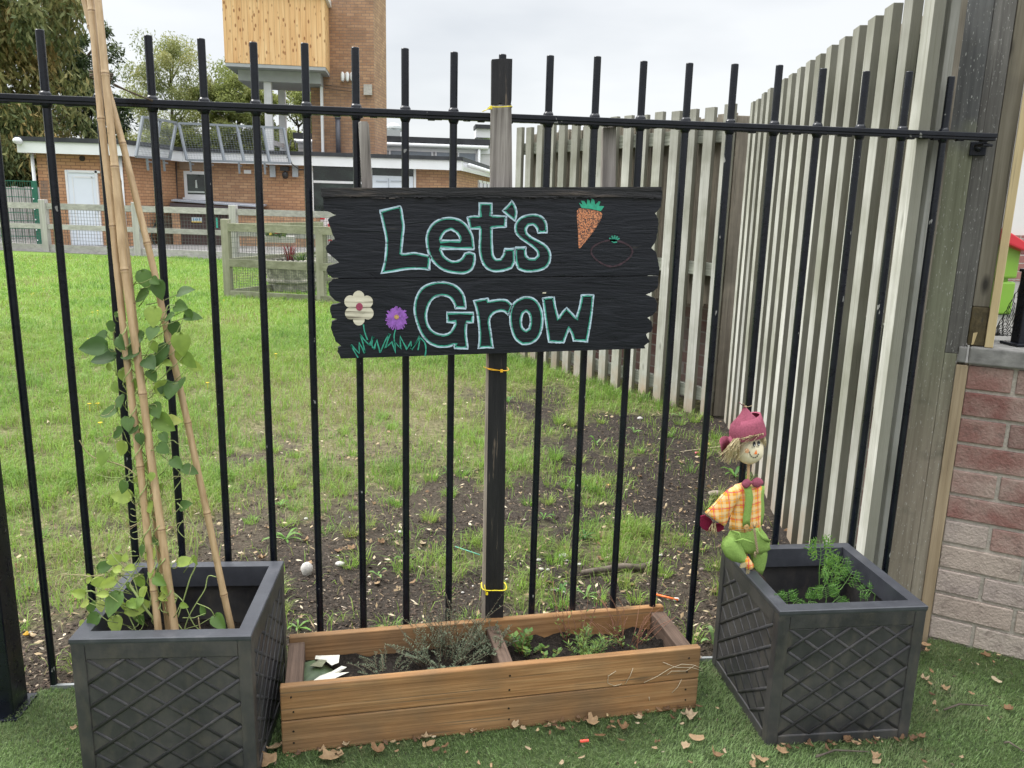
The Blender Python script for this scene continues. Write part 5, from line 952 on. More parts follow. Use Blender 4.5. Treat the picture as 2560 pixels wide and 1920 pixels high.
# ------------------------------------------------------------------ brick school building beyond the lawn
brA = bricks('orange facing brick', (.50, .27, .15), (.60, .35, .20), (.19, .125, .09), mw=.015, stain=(.36, .17, .09), vary=.35)  # facing bricks made paler, the haze over the building put into their colour
brB = bricks('mottled facing brick', (.42, .24, .14), (.57, .36, .21), (.20, .15, .115), mw=.014, stain=(.25, .14, .10), vary=.6)
brT = bricks('tower brick', (.36, .21, .13), (.50, .31, .19), (.22, .175, .15), stain=(.20, .13, .095), vary=.7, mw=.016)
white = plain('white trim', (.72, .73, .75), .5, .05, 2, 0); upvc = plain('white plastic door', (.70, .75, .82), .4, .03, 2, 0); felt_r = plain('black roof felt', (.035, .037, .042), .85, .3, 4, .2)
gk = NT('window glass', .06, .6); gn = gk.noise(gk.coords((1, 1, 2)), 2.2, 5, .6); gk.base(gk.ramp(gn, [(.4, (.006, .010, .009)), (.62, (.02, .035, .028)), (.8, (.07, .09, .08))])); glass = gk.m
def wb_(b, x0, y0, x1, y1, Y, d0=0., d1=.1):      # box on the wall plane Y spanning two picture corners, from d0 in front of it to d1 behind it
    zt = PY((x0+x1)/2, y0, Y)[2]; zb = PY((x0+x1)/2, y1, Y)[2]; ym = (y0+y1)/2; xa = PY(x0, ym, Y)[0]; xb = PY(x1, ym, Y)[0]
    b.box(((xa+xb)/2, Y+(d1-d0)/2, (zt+zb)/2), (xb-xa, d0+d1, zt-zb)); return b
YA, YB = 20.3, 22.9; PTS = [(-8.53, YA), (-6.42, YA), (-5.86, YB), (2.16, YB), (3.9, 30.5)]
bd = thing('school_building', (-3, 22, 0), 'single storey orange brick building with white fascia beyond the lawn', 'building')
for (a, b_), m_ in zip(zip(PTS, PTS[1:]), (brA, brA, brB, brB)):
    a, b_ = np.array(a), np.array(b_); L = np.linalg.norm(b_-a); u = (b_-a)/L; nb = np.array([-u[1], u[0]]); b = MB(); b.box((L/2, .15, 1.15), (L, .3, 2.5)); o = b.build('wall', m_, bd, world=False); o.location = (a[0]+3, a[1]-22, 0); o.rotation_euler = (0, 0, math.atan2(u[1], u[0]))
b = MB(); b.box((-8.37, 24.35, 1.15), (.3, 7.4, 2.49)); b.build('wall', brA, bd)
FP = [(-8.80, 20.0), (-6.25, 20.0), (-5.60, 22.6), (2.25, 22.6), (4.15, 30.5)]
def strip(b, P, z0, z1, t, d=.0):
    for p, q in zip(P, P[1:]):
        p, q = np.array(p), np.array(q); u = (q-p)/np.linalg.norm(q-p); n_ = np.array([u[1], -u[0]])*d; b.bar((*(p+n_-u*.02), (z0+z1)/2), (*(q+n_+u*.02), (z0+z1)/2), t, z1-z0)
b = MB(); strip(b, FP, 2.26, 2.535, .05); b.bar((-8.80, 20, 2.3975), (-8.80, 28, 2.3975), .05, .275); b.build('fascia', white, bd)
b = MB(); strip(b, FP, 2.5355, 2.645, .09, .02); b.bar((-8.82, 19.97, 2.59), (-8.82, 28, 2.59), .09, .11); b.build('roof_edge', felt_r, bd)
b = MB(); b.prism([(x, y, 2.50) for x, y in [(-8.75, 20.05), (-6.3, 20.05), (-5.62, 22.65), (2.2, 22.65), (4.05, 30.5), (-8.75, 30.5)]], (0, 0, .08)); b.build('roof', felt_r, bd)
d = wb_(MB(), 172, 426, 251.5, 613, YA, .03, .02).build('door', upvc, bd); fr = MB()
for q in ((172, 426, 177, 613), (246, 426, 251.5, 613), (172, 426, 251.5, 432)): wb_(fr, *q, YA, .06, -.031)
fr.build('door_frame', white, d); p2_ = MB()
for q in ((188, 441, 238, 445), (188, 520, 238, 524), (188, 441, 190.5, 600), (236, 441, 238, 600)): wb_(p2_, *q, YA, .04, -.032)
p2_.build('panel_moulding', white, d); wb_(MB(), 245, 514, 248.5, 528, YA, .09, -.04).build('handle', plain('steel', (.3, .3, .3), .3, .05, 9, 0), d)
b = MB(); p = PY(205, 396, YA-.02); b.tube([p, p+np.array([0, .04, 0])], .07, 16); b.build('vent', plain('vent dark', (.04, .03, .025), .8), bd)
for (x0, y0, x1, y1, Y) in ((89, 384, 95, 612, YA-.10), (305, 388, 312.5, 628, YA-.08)):
    a, c_ = PY((x0+x1)/2-2*(y0 < 385), y0, Y), PY((x0+x1)/2, y1, Y); b = MB(); b.tube([(a[0]*.5+c_[0]*.5, Y, a[2]), (a[0]*.5+c_[0]*.5, Y, 0)], .042, 10); b.build('downpipe', white, bd, smooth=True)
b = MB(); b.ball(PY(49, 353, 20.0), (.10, .3, .09)); b.build('gutter_end', white, bd, smooth=True)
wi = wb_(MB(), 461, 428, 520, 495, YB, .03, .02).build('window', white, bd); wb_(MB(), 469, 436, 513, 486, YB, .035, -.01).build('pane', glass, wi); wb_(MB(), 459, 494, 522, 500, YB, .09, .0).build('sill', white, wi)
b = MB(); wb_(b, 470, 478, 512, 482, YB, .045, -.036); c0 = PY(491, 470, YB-.04); b.tube([c0, c0+np.array([0, 0, .22])], [.035, .02], 8); b.build('bottle', plain('pale bottle', (.5, .55, .52), .3), wi)
b = MB(); wb_(b, 449, 405, 520, 424, YB, .02, .0); b.build('lintel', plain('concrete lintel', (.36, .26, .19), .9), bd)
wi = wb_(MB(), 782, 414, 930, 536, YB, .02, .05).build('window', glass, bd); fr = MB()
for q in ((780, 412, 784, 538), (780, 410, 930, 416), (784, 453, 926, 459), (926, 414, 931, 538), (780, 534, 931, 542)): wb_(fr, *q, YB, .06, -.021)
fr.build('frame', white, wi)
wi = wb_(MB(), 930, 419, 1036, 440, YB, .02, .05).build('window', glass, bd); fr = MB(); wb_(fr, 1034, 416, 1040, 620, YB, .06, 0); wb_(fr, 931, 415, 1034, 419, YB, .06, 0); fr.build('frame', white, wi)
d = wb_(MB(), 932, 440, 1033, 620, YB, .03, .03).build('double_door', upvc, bd); fr = MB()
for q in ((940, 452, 968, 455), (977, 452, 1022, 455), (971, 446, 973, 610), (940, 470, 966, 472), (980, 470, 1020, 472)): wb_(fr, *q, YB, .06, -.031)
fr.build('panel_moulding', plain('blue grey shade line', (.42, .46, .52), .5), d)
b = MB()
for x0 in (676, 732): wb_(b, x0, 414, x0+14, 443, YB, .12, 0); b.build('wall_light', plain('grey bulkhead lamp', (.36, .40, .44), .4), bd); b = MB()
p = PY(712, 422, YB-.12); b.box(p, (.24, .2, .12)); b.ball(PY(713, 438, YB-.16), (.09, .09, .11)); b.tube([p, PY(713, 438, YB-.16)], .02, 6); b.build('security_lamp', plain('black lamp', (.02, .02, .022), .4), bd)
b = MB(); wb_(b, 610, 425, 628, 434, YB, .02, 0); b.build('air_brick', white, bd)
b = MB(); b.tube([PY(440, 405, YB-.05), PY(441, 450, YB-.06), PY(443, 500, YB-.05)], .022, 8); b.build('cable_pipe', plain('dark pipe', (.05, .035, .035), .5), bd)
b = MB(); b.tube([PY(718, 395, 22.3), PY(728, 350, 22.4), PY(738, 352, 22.4), PY(739, 372, 22.4)], .02, 6); b.tube([PY(722, 392, 22.2), PY(730, 410, 22.3), PY(748, 424, 22.6), PY(760, 424, 22.8)], .018, 6); b.build('loose_cable', plain('dark cable', (.05, .05, .055), .5), bd)
# mesh guards over the roof edge
galv = plain('galvanised steel', (.22, .24, .27), .5, .1, 6, 0, .5, .3)
def guard(lab, C, divs, stays):
    g_ = thing('roof_mesh_guard', C[2], lab, 'guard', 'mesh guards along the roof edge'); TL, TR_, BL, BR = C; b = MB()
    for p, q in ((TL, TR_), (BL, BR)): b.bar(p, q, .06, .06)
    for f in divs: b.bar(BL+(BR-BL)*f, TL+(TR_-TL)*f, .06, .06)
    b.build('frame', galv, g_); b = MB(); L = np.linalg.norm(TR_-TL); n = int(L/.075)
    for i in range(1, n): f = i/n; b.bar(BL+(BR-BL)*f, TL+(TR_-TL)*f, .0035, .0035)
    for i in range(1, 16): f = i/16; b.bar(BL+(TL-BL)*f, BR+(TR_-BR)*f, .0035, .0045)
    b.build('wire_mesh', galv, g_)
    for f in stays: b = MB(); p = BL+(BR-BL)*f; b.bar(p, p+np.array([0, .05, -.32]), .05, .05); b.bar(p+np.array([0, .06, -.1]), p+np.array([0, .35, -.1]), .04, .04); b.build('bracket', galv, g_)
guard('short roof mesh guard over the angled wall', (PY(357, 292, 20.0), PY(441, 307, 21.9), PY(340, 391, 19.7), PY(424, 398, 21.6)), (0, .5, 1), (.3, .8))
guard('long roof mesh guard over the small window', (PY(447, 308, 22.2), PY(709, 320, 22.2), PY(467, 400, 22.0), PY(725, 408, 22.0)), (0, .36, .55, .80, 1), (.03, .22, .50, .75))
# lean-to store
brown = wood('dark brown boarding', [(.3, (.045, .028, .028)), (.7, (.085, .055, .052))], fine=30, rnd=3); pur = wood('dark stained beam', [(.3, (.04, .03, .036)), (.7, (.10, .08, .085))], along=0, fine=20, rnd=3); YS = 21.4
ls = thing('lean_to_store', PY(500, 628, YS), 'brick lean-to store with dark brown doors under the small window', 'store')
b = MB(); b.bar(PY(426, 516, YS), PY(648, 530, YS), .12, .19); b.build('roof_beam', pur, ls); b = MB(); b.prism([PY(428, 503, YS), PY(652, 519, YS), PY(668, 514, YB-.05), PY(440, 500, YB-.05)], (0, 0, .04)); b.build('roof', plain('zinc sheet', (.26, .28, .32), .5), ls)
b = MB(); wb_(b, 432, 528, 451, 628, YS, .02, .3); b.build('brick_pier', brB, ls); b = MB(); wb_(b, 594, 534, 790, 640, YS, .0, 1.4); b.build('side_wall', brB, ls); d = wb_(MB(), 451, 530, 594, 628, YS, -.05, .12).build('door', brown, ls)
for x in (500, 552): wb_(MB(), x, 534, x+1.5, 628, YS, -.04, .055).build('door_gap', plain('gap', (.01, .01, .01)), d)
b = MB(); wb_(b, 478.5, 543, 503.5, 556, YS, -.03, .055); o = b.build('notice', plain('pale notice', (.55, .62, .66), .5), ls); b = MB(); wb_(b, 478.5, 553.5, 503.5, 556, YS, -.025, .056); b.build('yellow_band', plain('notice yellow', (.7, .5, .08), .5), o)
b = MB()
for q in range(4): wb_(b, 482+q*5, 546, 485+q*5, 551, YS, -.024, .03)
b.build('pictogram', plain('notice blue', (.12, .3, .45), .5), o)
b = MB(); wb_(b, 539.5, 544, 543.5, 570, YS, -.03, .055); b.build('notice', plain('green notice', (.05, .42, .30), .5), ls)
b = MB(); b.box(PY(418, 585, 21.5), (.3, .5, 1.0)); tag(b.build('log_store', wood('dark log store', [(.3, (.03, .02, .015)), (.7, (.12, .08, .05))], along=0, fine=20)), 'dark open timber box left of the brown doors', 'box')
hz = thing('garden_hose', PY(392, 560, 21.0), 'dark hose looped against the brick wall beside the store', 'hose'); b = MB(); b.tube([PY(x, y, 21.1) for x, y in ((408, 548), (392, 552), (384, 570), (378, 590), (384, 605), (392, 622), (400, 630))], .025, 6); b.tube([PY(x, y, 21.1) for x, y in ((394, 552), (396, 580), (392, 600))], .02, 6); b.build('hose', plain('dark hose', (.015, .025, .02), .5), hz, smooth=True)
rb = thing('red_play_panel', PY(806, 600, YB-.3), 'red and white panel below the large window', 'panel'); b = MB(); wb_(b, 783, 540, 833, 622, YB-.3, .02, .05); b.build('panel', plain('white panel', (.72, .70, .70), .5), rb)
for q in ((783, 541, 812, 548), (785, 573, 807, 598), (785, 606, 807, 610), (820, 560, 833, 602)): b = MB(); wb_(b, *q, YB-.3, .04, -.021); b.build('red_stripe', plain('signal red', (.62, .03, .05), .5) if 'signal red' not in bpy.data.materials else bpy.data.materials['signal red'], rb)
# tower with the timber clad box
tw_ = thing('brick_tower', (-.8, 25, 2.5), 'tall brick tower rising behind the flat roofed building', 'tower'); cA = np.array([-.30, 24.0]); rzt = math.atan2(-.30, 1.5); b = MB(); W_, D_ = 1.95, 1.62
b.box((-W_/2, D_/2, 4.4), (W_, D_, 11.)); o = b.build('wall', brT, tw_, world=False); o.location = (cA[0]+.8, cA[1]-25, -2.5); o.rotation_euler = (0, 0, rzt)
def tl(x, z, dd=0.): u = np.array([math.cos(rzt), math.sin(rzt)]); n_ = np.array([math.sin(rzt), -math.cos(rzt)]); p = cA+u*x+n_*dd; return np.array([p[0], p[1], z])
b = MB()
for px in (857, 869, 881): p = PY(px, 193, 24.1); q_ = (p[0], p[2]); b.loft([((p[0], 24.02, p[2]+dz), (r_*1., 0, 0), (0, .09, 0)) for dz, r_ in ((-.13, .02), (-.10, .055), (0, .062), (.10, .055), (.13, .02))], 12)
b.build('floodlight', white, tw_, smooth=True)
b = MB(); p = PY(919.5, 224, 23.92); b.box((p[0], 23.96, p[2]), (.24, .08, .30), rz=rzt); b.build('vent_plate', plain('grey plate', (.42, .40, .37), .7, .25, 14), tw_)
b = MB(); p = PY(844, 290, 23.98); q_ = PY(844, 380, 23.98); b.tube([(p[0], 24.02, p[2]), (p[0], 24.02, 2.55)], .075, 12); b.tube([(p[0], 24.02, p[2]), (p[0], 24.02, p[2]-.08)], .095, 12); b.build('flue_pipe', plain('dark grey pipe', (.09, .09, .11), .5), tw_, smooth=True)
b = MB(); p = PY(806.5, 180, 24.1); b.box((PY(806.5, 280, 24.3)[0], 24.3, 3.9), (.07, .5, 2.7)); b.build('corner_trim', white, tw_)
b = MB(); p1, p2 = PY(812, 213, 24.2), PY(880, 221, 24.0)
for dz in (0, -.09): b.tube([p1+np.array([0, 0, dz]), p2+np.array([0, -.05, dz])], .014, 6)
b.build('conduit', plain('brown conduit', (.12, .08, .06), .6), tw_)
k = NT('larch cladding', .7, .3); tc_ = k.n('ShaderNodeTexCoord').outputs['Object']; X_ = k.math('ADD', k.sep(tc_, 0), k.sep(tc_, 1)); bf = k.math('FLOOR', k.math('MULTIPLY', X_, 1/.145)); fr_ = k.math('FRACT', k.math('MULTIPLY', X_, 1/.145))
cb = k.n('ShaderNodeCombineXYZ'); k.set(cb.inputs[0], k.math('MULTIPLY', X_, 14)); k.set(cb.inputs[1], k.math('MULTIPLY', bf, 7.7)); k.set(cb.inputs[2], k.math('MULTIPLY', k.sep(tc_, 2), .7)); g1 = k.noise(cb.outputs[0], 1., 6, .6, .6)
wn_ = k.n('ShaderNodeTexWhiteNoise', noise_dimensions='1D'); k.set(wn_.inputs['W'], bf); c = k.ramp(g1, [(.3, (.52, .27, .11)), (.5, (.66, .40, .19)), (.72, (.76, .54, .30))]); c = k.mix(k.math('MULTIPLY', wn_.outputs['Value'], .4), c, (.72, .50, .27))
cb2 = k.n('ShaderNodeCombineXYZ'); k.set(cb2.inputs[0], k.math('MULTIPLY', X_, 9.)); k.set(cb2.inputs[1], k.math('MULTIPLY', bf, 3.3)); k.set(cb2.inputs[2], k.math('MULTIPLY', k.sep(tc_, 2), 4.2)); vo = k.n('ShaderNodeTexVoronoi'); k.set(vo.inputs['Vector'], cb2.outputs[0]); vo.inputs['Scale'].default_value = 1.
c = k.mix(k.ramp(vo.outputs['Distance'], [(.16, .85), (.27, 0.)]), c, (.22, .085, .03)); c = k.mix(k.ramp(fr_, [(.03, .7), (.07, 0.)]), c, (.2, .1, .05)); k.base(c); larch = k.m
bx_ = thing('timber_clad_box', (-3, 24, 5), 'larch clad cabin raised on white columns beside the tower', 'cabin'); YX = 23.; zb = 5.02; xa, xb = PY(562, 80, YX)[0], PY(831.5, 80, YX)[0]
xa, xb = -4.40, -1.62; b = MB(); b.box(((xa+xb)/2, YX+1.3, (zb+6.86)/2), (xb-xa, 2.6, 6.86-zb)); b.build('cladding', larch, bx_)
b = MB(); b.box(((xa+xb)/2, YX+1.3, 6.95), (xb-xa+.16, 2.76, .17)); b.build('roof_trim', white, bx_)
sof = plain('grey soffit', (.33, .34, .35), .8, .08, 4); b = MB(); b.box(((xa+xb)/2, YX+1.3, zb-.05), (xb-xa-.02, 2.58, .09)); b.build('soffit', sof, bx_); b = MB(); b.box(((xa+xb)/2+.02, YX+1.45, zb-.25), (xb-xa-.45, 1.9, .3)); b.build('floor_beam', sof, bx_)
cw = plain('white column paint', (.60, .60, .62), .6, .15, 3)
for (x, y) in ((-3.36, 23.7), (-3.22, 25.4)): b = MB(); b.box((x, y, 3.7), (.21, .21, 2.5)); b.build('column', cw, bx_)
for z in (2.95, 3.95): b = MB(); b.bar((-3.36, 23.7, z), (-3.22, 25.4, z), .08, .14); b.build('cross_beam', cw, bx_)
# white upper building behind
YC = 30.; wc = thing('white_clad_building', (0, YC, 0), 'white panelled upper storey with a dark flat roof behind the tower', 'building')
xl, xr = PY(745, 360, YC)[0], PY(1226, 380, YC)[0]; zt_ = PY(1090, 345, YC)[2]
b = MB(); b.box(((xl+xr)/2, YC+1.5, zt_/2-.1), (xr-xl, 3, zt_-.2)); b.build('wall', plain('off white panel', (.60, .60, .60), .6, .05, 3), wc); b = MB(); b.box(((xl+xr)/2, YC+1.5, zt_-.1), (xr-xl+.3, 3.4, .20)); b.build('roof_edge', felt_r, wc)
b = MB(); b.tube([(xl-.1, YC-.22, zt_-.30), (xr-.1, YC-.22, zt_-.30)], .075, 8); b.tube([(xr-.45, YC-.2, zt_-.3), (xr-.45, YC-.12, 1.6)], .06, 8); b.build('gutter', white, wc, smooth=True)
b = MB(); b.box(((xl+xr)/2, YC-.03, zt_-.42), (xr-xl, .08, .20)); b.build('fascia', white, wc)
for (x0, x1) in ((975, 1010), (1020, 1080), (1090, 1135), (1146, 1190)):
    w_ = wb_(MB(), x0, 369, x1, 412, YC, .05, 0).build('window', plain('pale reflecting glass', (.20, .23, .27), .1) if 'pale reflecting glass' not in bpy.data.materials else bpy.data.materials['pale reflecting glass'], wc); fr = MB()
    for q in ((x0-2, 367, x0+1.5, 414), (x1-1.5, 367, x1+2, 414), (x0, 366, x1, 371)): wb_(fr, *q, YC, .09, -.051)
    fr.build('frame', white, w_)
b = MB(); wb_(b, 1190, 322, 1240, 344, YC+1, 0, 1); b.build('roof_cabin', white, wc); b = MB(); wb_(b, 1188, 312, 1242, 322, YC+1, .1, 1); b.build('cabin_roof', felt_r, wc)
b = MB(); wb_(b, 966, 325, 1001, 340, YC+.5, 0, 1.2); p = PY(984, 322, YC+1); b.ball((p[0], YC+1, p[2]), (.33, .5, .22)); b.build('roof_lantern', plain('grey dome', (.42, .45, .45), .4), wc, smooth=False)
# side wing windows
o_ = np.array([2.16, 22.9]); u_ = np.array([3.9-2.16, 30.5-22.9]); u_ /= np.linalg.norm(u_); n_ = np.array([u_[1], -u_[0]])
for s0, s1 in ((4.2, 5.0), (5.2, 6.0), (6.2, 7.0)):
    a, c_ = o_+u_*s0+n_*.02, o_+u_*s1+n_*.02; b = MB(); b.bar((*a, 1.65), (*c_, 1.65), .05, .95); w_ = b.build('window', white, bd); b = MB(); b.bar((*(a+u_*.08+n_*.02), 1.65), (*(c_-u_*.08+n_*.02), 1.65), .05, .78); b.build('pane', bpy.data.materials['pale reflecting glass'], w_)
b = MB(); b.tube([(*(o_+n_*.36), 2.42), (*(o_+u_*7.6+n_*.36), 2.42)], .07, 8); b.build('gutter', white, bd, smooth=True)
# ------------------------------------------------------------------ path, boundary fence, pen
FLN = [np.array(p) for p in ((-14.0, 19.85), (-11.8, 19.1), (-9.56, 18.35), (-7.35, 17.6), (-5.14, 16.86), (-2.93, 16.1), (-.72, 15.35), (1.49, 14.6), (3.7, 13.85))]
b = MB(); b.prism([(*(FLN[0]+[0, -.1]), -.01), (*(FLN[-1]+[0, -.1]), -.01), (8, 13, -.01), (8, 34, -.01), (-14, 34, -.01)], (0, 0, .022)); tag(b.build('path', plain('grey tarmac path', (.20, .19, .185), .9, .2, 14, .4)), kind='structure')
gr_ = wood('silvered fence timber', [(.3, (.30, .285, .28)), (.7, (.50, .475, .46))], along=0, fine=24, stain=.3, dark=(.2, .19, .175), rnd=6); grz = wood('silvered fence post', [(.3, (.30, .285, .28)), (.7, (.50, .475, .46))], along=2, fine=24, stain=.3, dark=(.2, .19, .175), rnd=6)
wire = plain('fence wire', (.10, .105, .10), .6, .1, 9, 0)
pf = thing('post_and_rail_fence', (*FLN[4], 0), 'silvered post and rail fence with wire mesh along the far edge of the lawn', 'fence')
for i, p in enumerate(FLN): b = MB(); b.box((p[0], p[1], .58), (.16, .12, 1.16), rz=-.33); b.build('post', grz, pf, bevel=.01)
for i, (p, q) in enumerate(zip(FLN, FLN[1:])):
    u = (q-p)/np.linalg.norm(q-p); n_ = np.array([u[1], -u[0]])
    for z, h in ((1.02, .13), (.57, .11), (.09, .16)): b = MB(); b.bar((*(p+u*.085), z), (*(q-u*.085), z), .035, h); b.build('rail', gr_, pf)
    b = MB(); L = np.linalg.norm(q-p)
    for k_ in range(int(L/.075)): s = k_*.075; a = p+u*s-n_*.05; b.box((a[0], a[1], .5), (.0055, .0055, 1.0))
    for z in np.arange(.05, 1., .075): b.bar((*(p-n_*.05), z), (*(q-n_*.05), z), .0055, .0055)
    b.build('wire_mesh', wire, pf)
mossw = wood('mossy pen timber', [(.3, (.20, .20, .135)), (.7, (.33, .33, .24))], along=0, fine=28, stain=.6, dark=(.12, .125, .07), rnd=6); mossz = wood('mossy pen post', [(.3, (.24, .235, .17)), (.7, (.36, .35, .27))], along=2, fine=28, stain=.5, dark=(.14, .14, .09), rnd=6)
pn = thing('timber_pen', (-1.628, 9.323, 0), 'small mossy timber pen with wire mesh sides standing on the lawn', 'pen'); A2 = np.array([-1.628, 9.323]); B2 = np.array([.95, 8.37]); Cd = PZ(651, 717, .1)[:2]-PZ(575, 727, .1)[:2]; Cd = Cd/np.linalg.norm(Cd); C2 = A2+Cd*2.3; D2 = C2+(B2-A2)
for p, h in ((A2, 1.04), (B2, 1.04), (C2, .9), (D2, .9), ((A2+B2)/2, .98)): b = MB(); b.box((p[0], p[1], h/2), (.105, .09, h), rz=-.35); b.build('post', mossz, pn, bevel=.006)
for (p, q, zs) in ((A2, B2, ((.935, .105), (.465, .105), (.045, .09))), (A2, C2, ((.93, .10), (.50, .05), (.05, .10))), (C2, D2, ((.85, .09), (.05, .10)))):
    u = (q-p)/np.linalg.norm(q-p); n_ = np.array([u[1], -u[0]])*.03; L = np.linalg.norm(q-p)
    for z, h in zs: b = MB(); b.bar((*(p+n_+u*.05), z), (*(q+n_-u*.05), z), .03, h); b.build('rail', mossw, pn, bevel=.003)
    b = MB()
    for s in np.arange(.06, L, .034): a = p+u*s; b.box((a[0], a[1], .48), (.0032, .0032, .92))
    for z in np.concatenate([np.arange(.05, .45, .035), np.arange(.45, .93, .07)]): b.bar((*p, z), (*q, z), .0028, .0028)
    b.build('wire_mesh', wire, pn)
stn = NT('mossy cast stone', .95, .2); n1 = stn.noise(stn.coords(), 14, 6, .7); stn.base(stn.ramp(n1, [(.32, (.12, .12, .095)), (.5, (.27, .26, .215)), (.68, (.50, .47, .40))])); stn.bump(n1, .8, .02); stn = stn.m
cp = PY(732, 728, 10.3); cx_, cy_ = cp[0], 10.3
su = thing('round_stone_planter', (cx_, cy_, 0), 'round weathered stone planter inside the timber pen', 'planter'); b = MB(); b.lathe([(.30, .0), (.34, .01), (.345, .12), (.375, .135), (.375, .16), (.36, .18), (.385, .40), (.395, .42)], (cx_, cy_, 0), 40); b.build('bowl', stn, su, smooth=True).modifiers.new('es', 'EDGE_SPLIT')
b = MB()
for i in range(34): a = 2*PI*i/34; b.ball((cx_+.40*math.cos(a), cy_+.40*math.sin(a), .435), (.042, .042, .032), 8, 5)
b.build('beaded_rim', stn, su, smooth=True); b = MB(); b.lathe([(.38, .41), (.3, .43), (.05, .44)], (cx_, cy_, 0), 24); b.build('soil', peat, su)
def spiky(name, lab, cat, c_, n, h, mat, seed, sp=.5, wd=.012):
    r = random.Random(seed); b = MB(); root = thing(name, c_, lab, cat)
    for i in range(n):
        a = r.uniform(0, 2*PI); l = h*r.uniform(.6, 1.1); d = np.array([math.cos(a)*sp*r.random(), math.sin(a)*sp*r.random(), 1.]); s = np.array([-math.sin(a), math.cos(a), 0])*wd/2; c0 = np.array(c_, float)+d*[.1, .1, 0]; m_ = c0+d*l*.6; e_ = c0+d*l+np.array([math.cos(a), math.sin(a), -.3])*l*.2; b.add([c0-s, c0+s, m_+s, m_-s, e_], [(0, 1, 2, 3), (3, 2, 4)], r.random())
    b.build('leaves', mat, root, fix=False); return root
spiky('red_cordyline', 'dark red spiky plant in the round stone planter', 'plant', (cx_-.03, cy_, .44), 46, .27, leafmat('red leaf', [(0., (.12, .02, .03)), (1., (.32, .07, .07))], .3), 5)
spiky('planter_grass', 'low green tuft beside the red plant in the stone planter', 'plant', (cx_+.17, cy_-.1, .44), 50, .13, gl, 6, 1.2)
ftb = thing('flower_trough', PY(690, 600, 14.9), 'timber flower trough with red blooms behind the pen', 'planter'); b = MB(); wb_(b, 657, 590, 735, 606, 14.9, .1, .25); b.build('box', gr_, ftb); r_ = random.Random(3); b = MB(); b2 = MB(); b3 = MB()
for i in range(120): p = PY(r_.uniform(664, 715), r_.uniform(578, 592), 14.9)+np.array([0, r_.uniform(-.1, .1), 0]); b.ball(p, .028, 5, 3, t=r_.random())
for i in range(16): b2.ball(PY(r_.uniform(684, 702), r_.uniform(572, 582), 14.75), .035, 6, 4)
for i in range(8): b3.ball(PY(r_.uniform(668, 680), r_.uniform(570, 586), 14.75), .024, 6, 4)
b.build('foliage', gl, ftb); b2.build('red_blooms', plain('red petal', (.55, .03, .05), .6), ftb); b3.build('yellow_blooms', plain('yellow petal', (.7, .5, .08), .6), ftb)
# green mesh fence and what stands behind it at the far left
gm_ = plain('green powder coat', (.015, .12, .075), .5, .1, 9, 0); gf = thing('green_mesh_fence', PY(90, 615, 19.6), 'dark green welded mesh fence beside the left end of the building', 'fence'); xr_ = PY(92, 530, 19.6)[0]; zt_ = PY(90, 452, 19.6)[2]
b = MB(); b.box((xr_, 19.6, zt_/2), (.12, .06, zt_)); b.build('post', gm_, gf); b = MB(); b.box((xr_-3.2, 19.6, zt_/2), (.08, .06, zt_)); b.build('post', gm_, gf); b = MB()
for s in np.arange(0, 4.5, .055): b.box((xr_-.05-s, 19.6, zt_/2), (.007, .007, zt_))
for z in np.arange(.05, zt_, .19): b.box((xr_-2.2, 19.59, z), (4.4, .012, .018))
b.build('mesh', gm_, gf); b = MB()
for z in np.arange(.15, zt_, .25): b.ball((xr_-.03, 19.56, z), .018, 6, 4)
b.build('bolts', white, gf)
b = MB(); wb_(b, 108, 450, 119, 615, 20.2, .02, 0); o = b.build('mesh_offcut', wire); bpy.data.objects.remove(o); b = MB()
for s in range(7): p, q = PY(102+s*2.6, 452, 19.9), PY(108+s*2.6, 560, 19.9); b.bar(p, q, .008, .008)
for s in range(14): b.bar(PY(102+s*.4, 454+s*8, 19.9), PY(119+s*.4, 455+s*8, 19.9), .007, .007)
tag(b.build('mesh_offcut', wire), 'narrow strip of dark wire mesh against the left corner of the brick wall', 'mesh')
pk_ = thing('picket_fence', (-11.5, 23, 0), 'grey close boarded fence seen through the green mesh', 'fence')
for i in range(26): b = MB(); b.box((-13.2+i*.17, 23., .72), (.15, .03, 1.45+.04*math.sin(i*3))); b.build('board', grz, pk_)
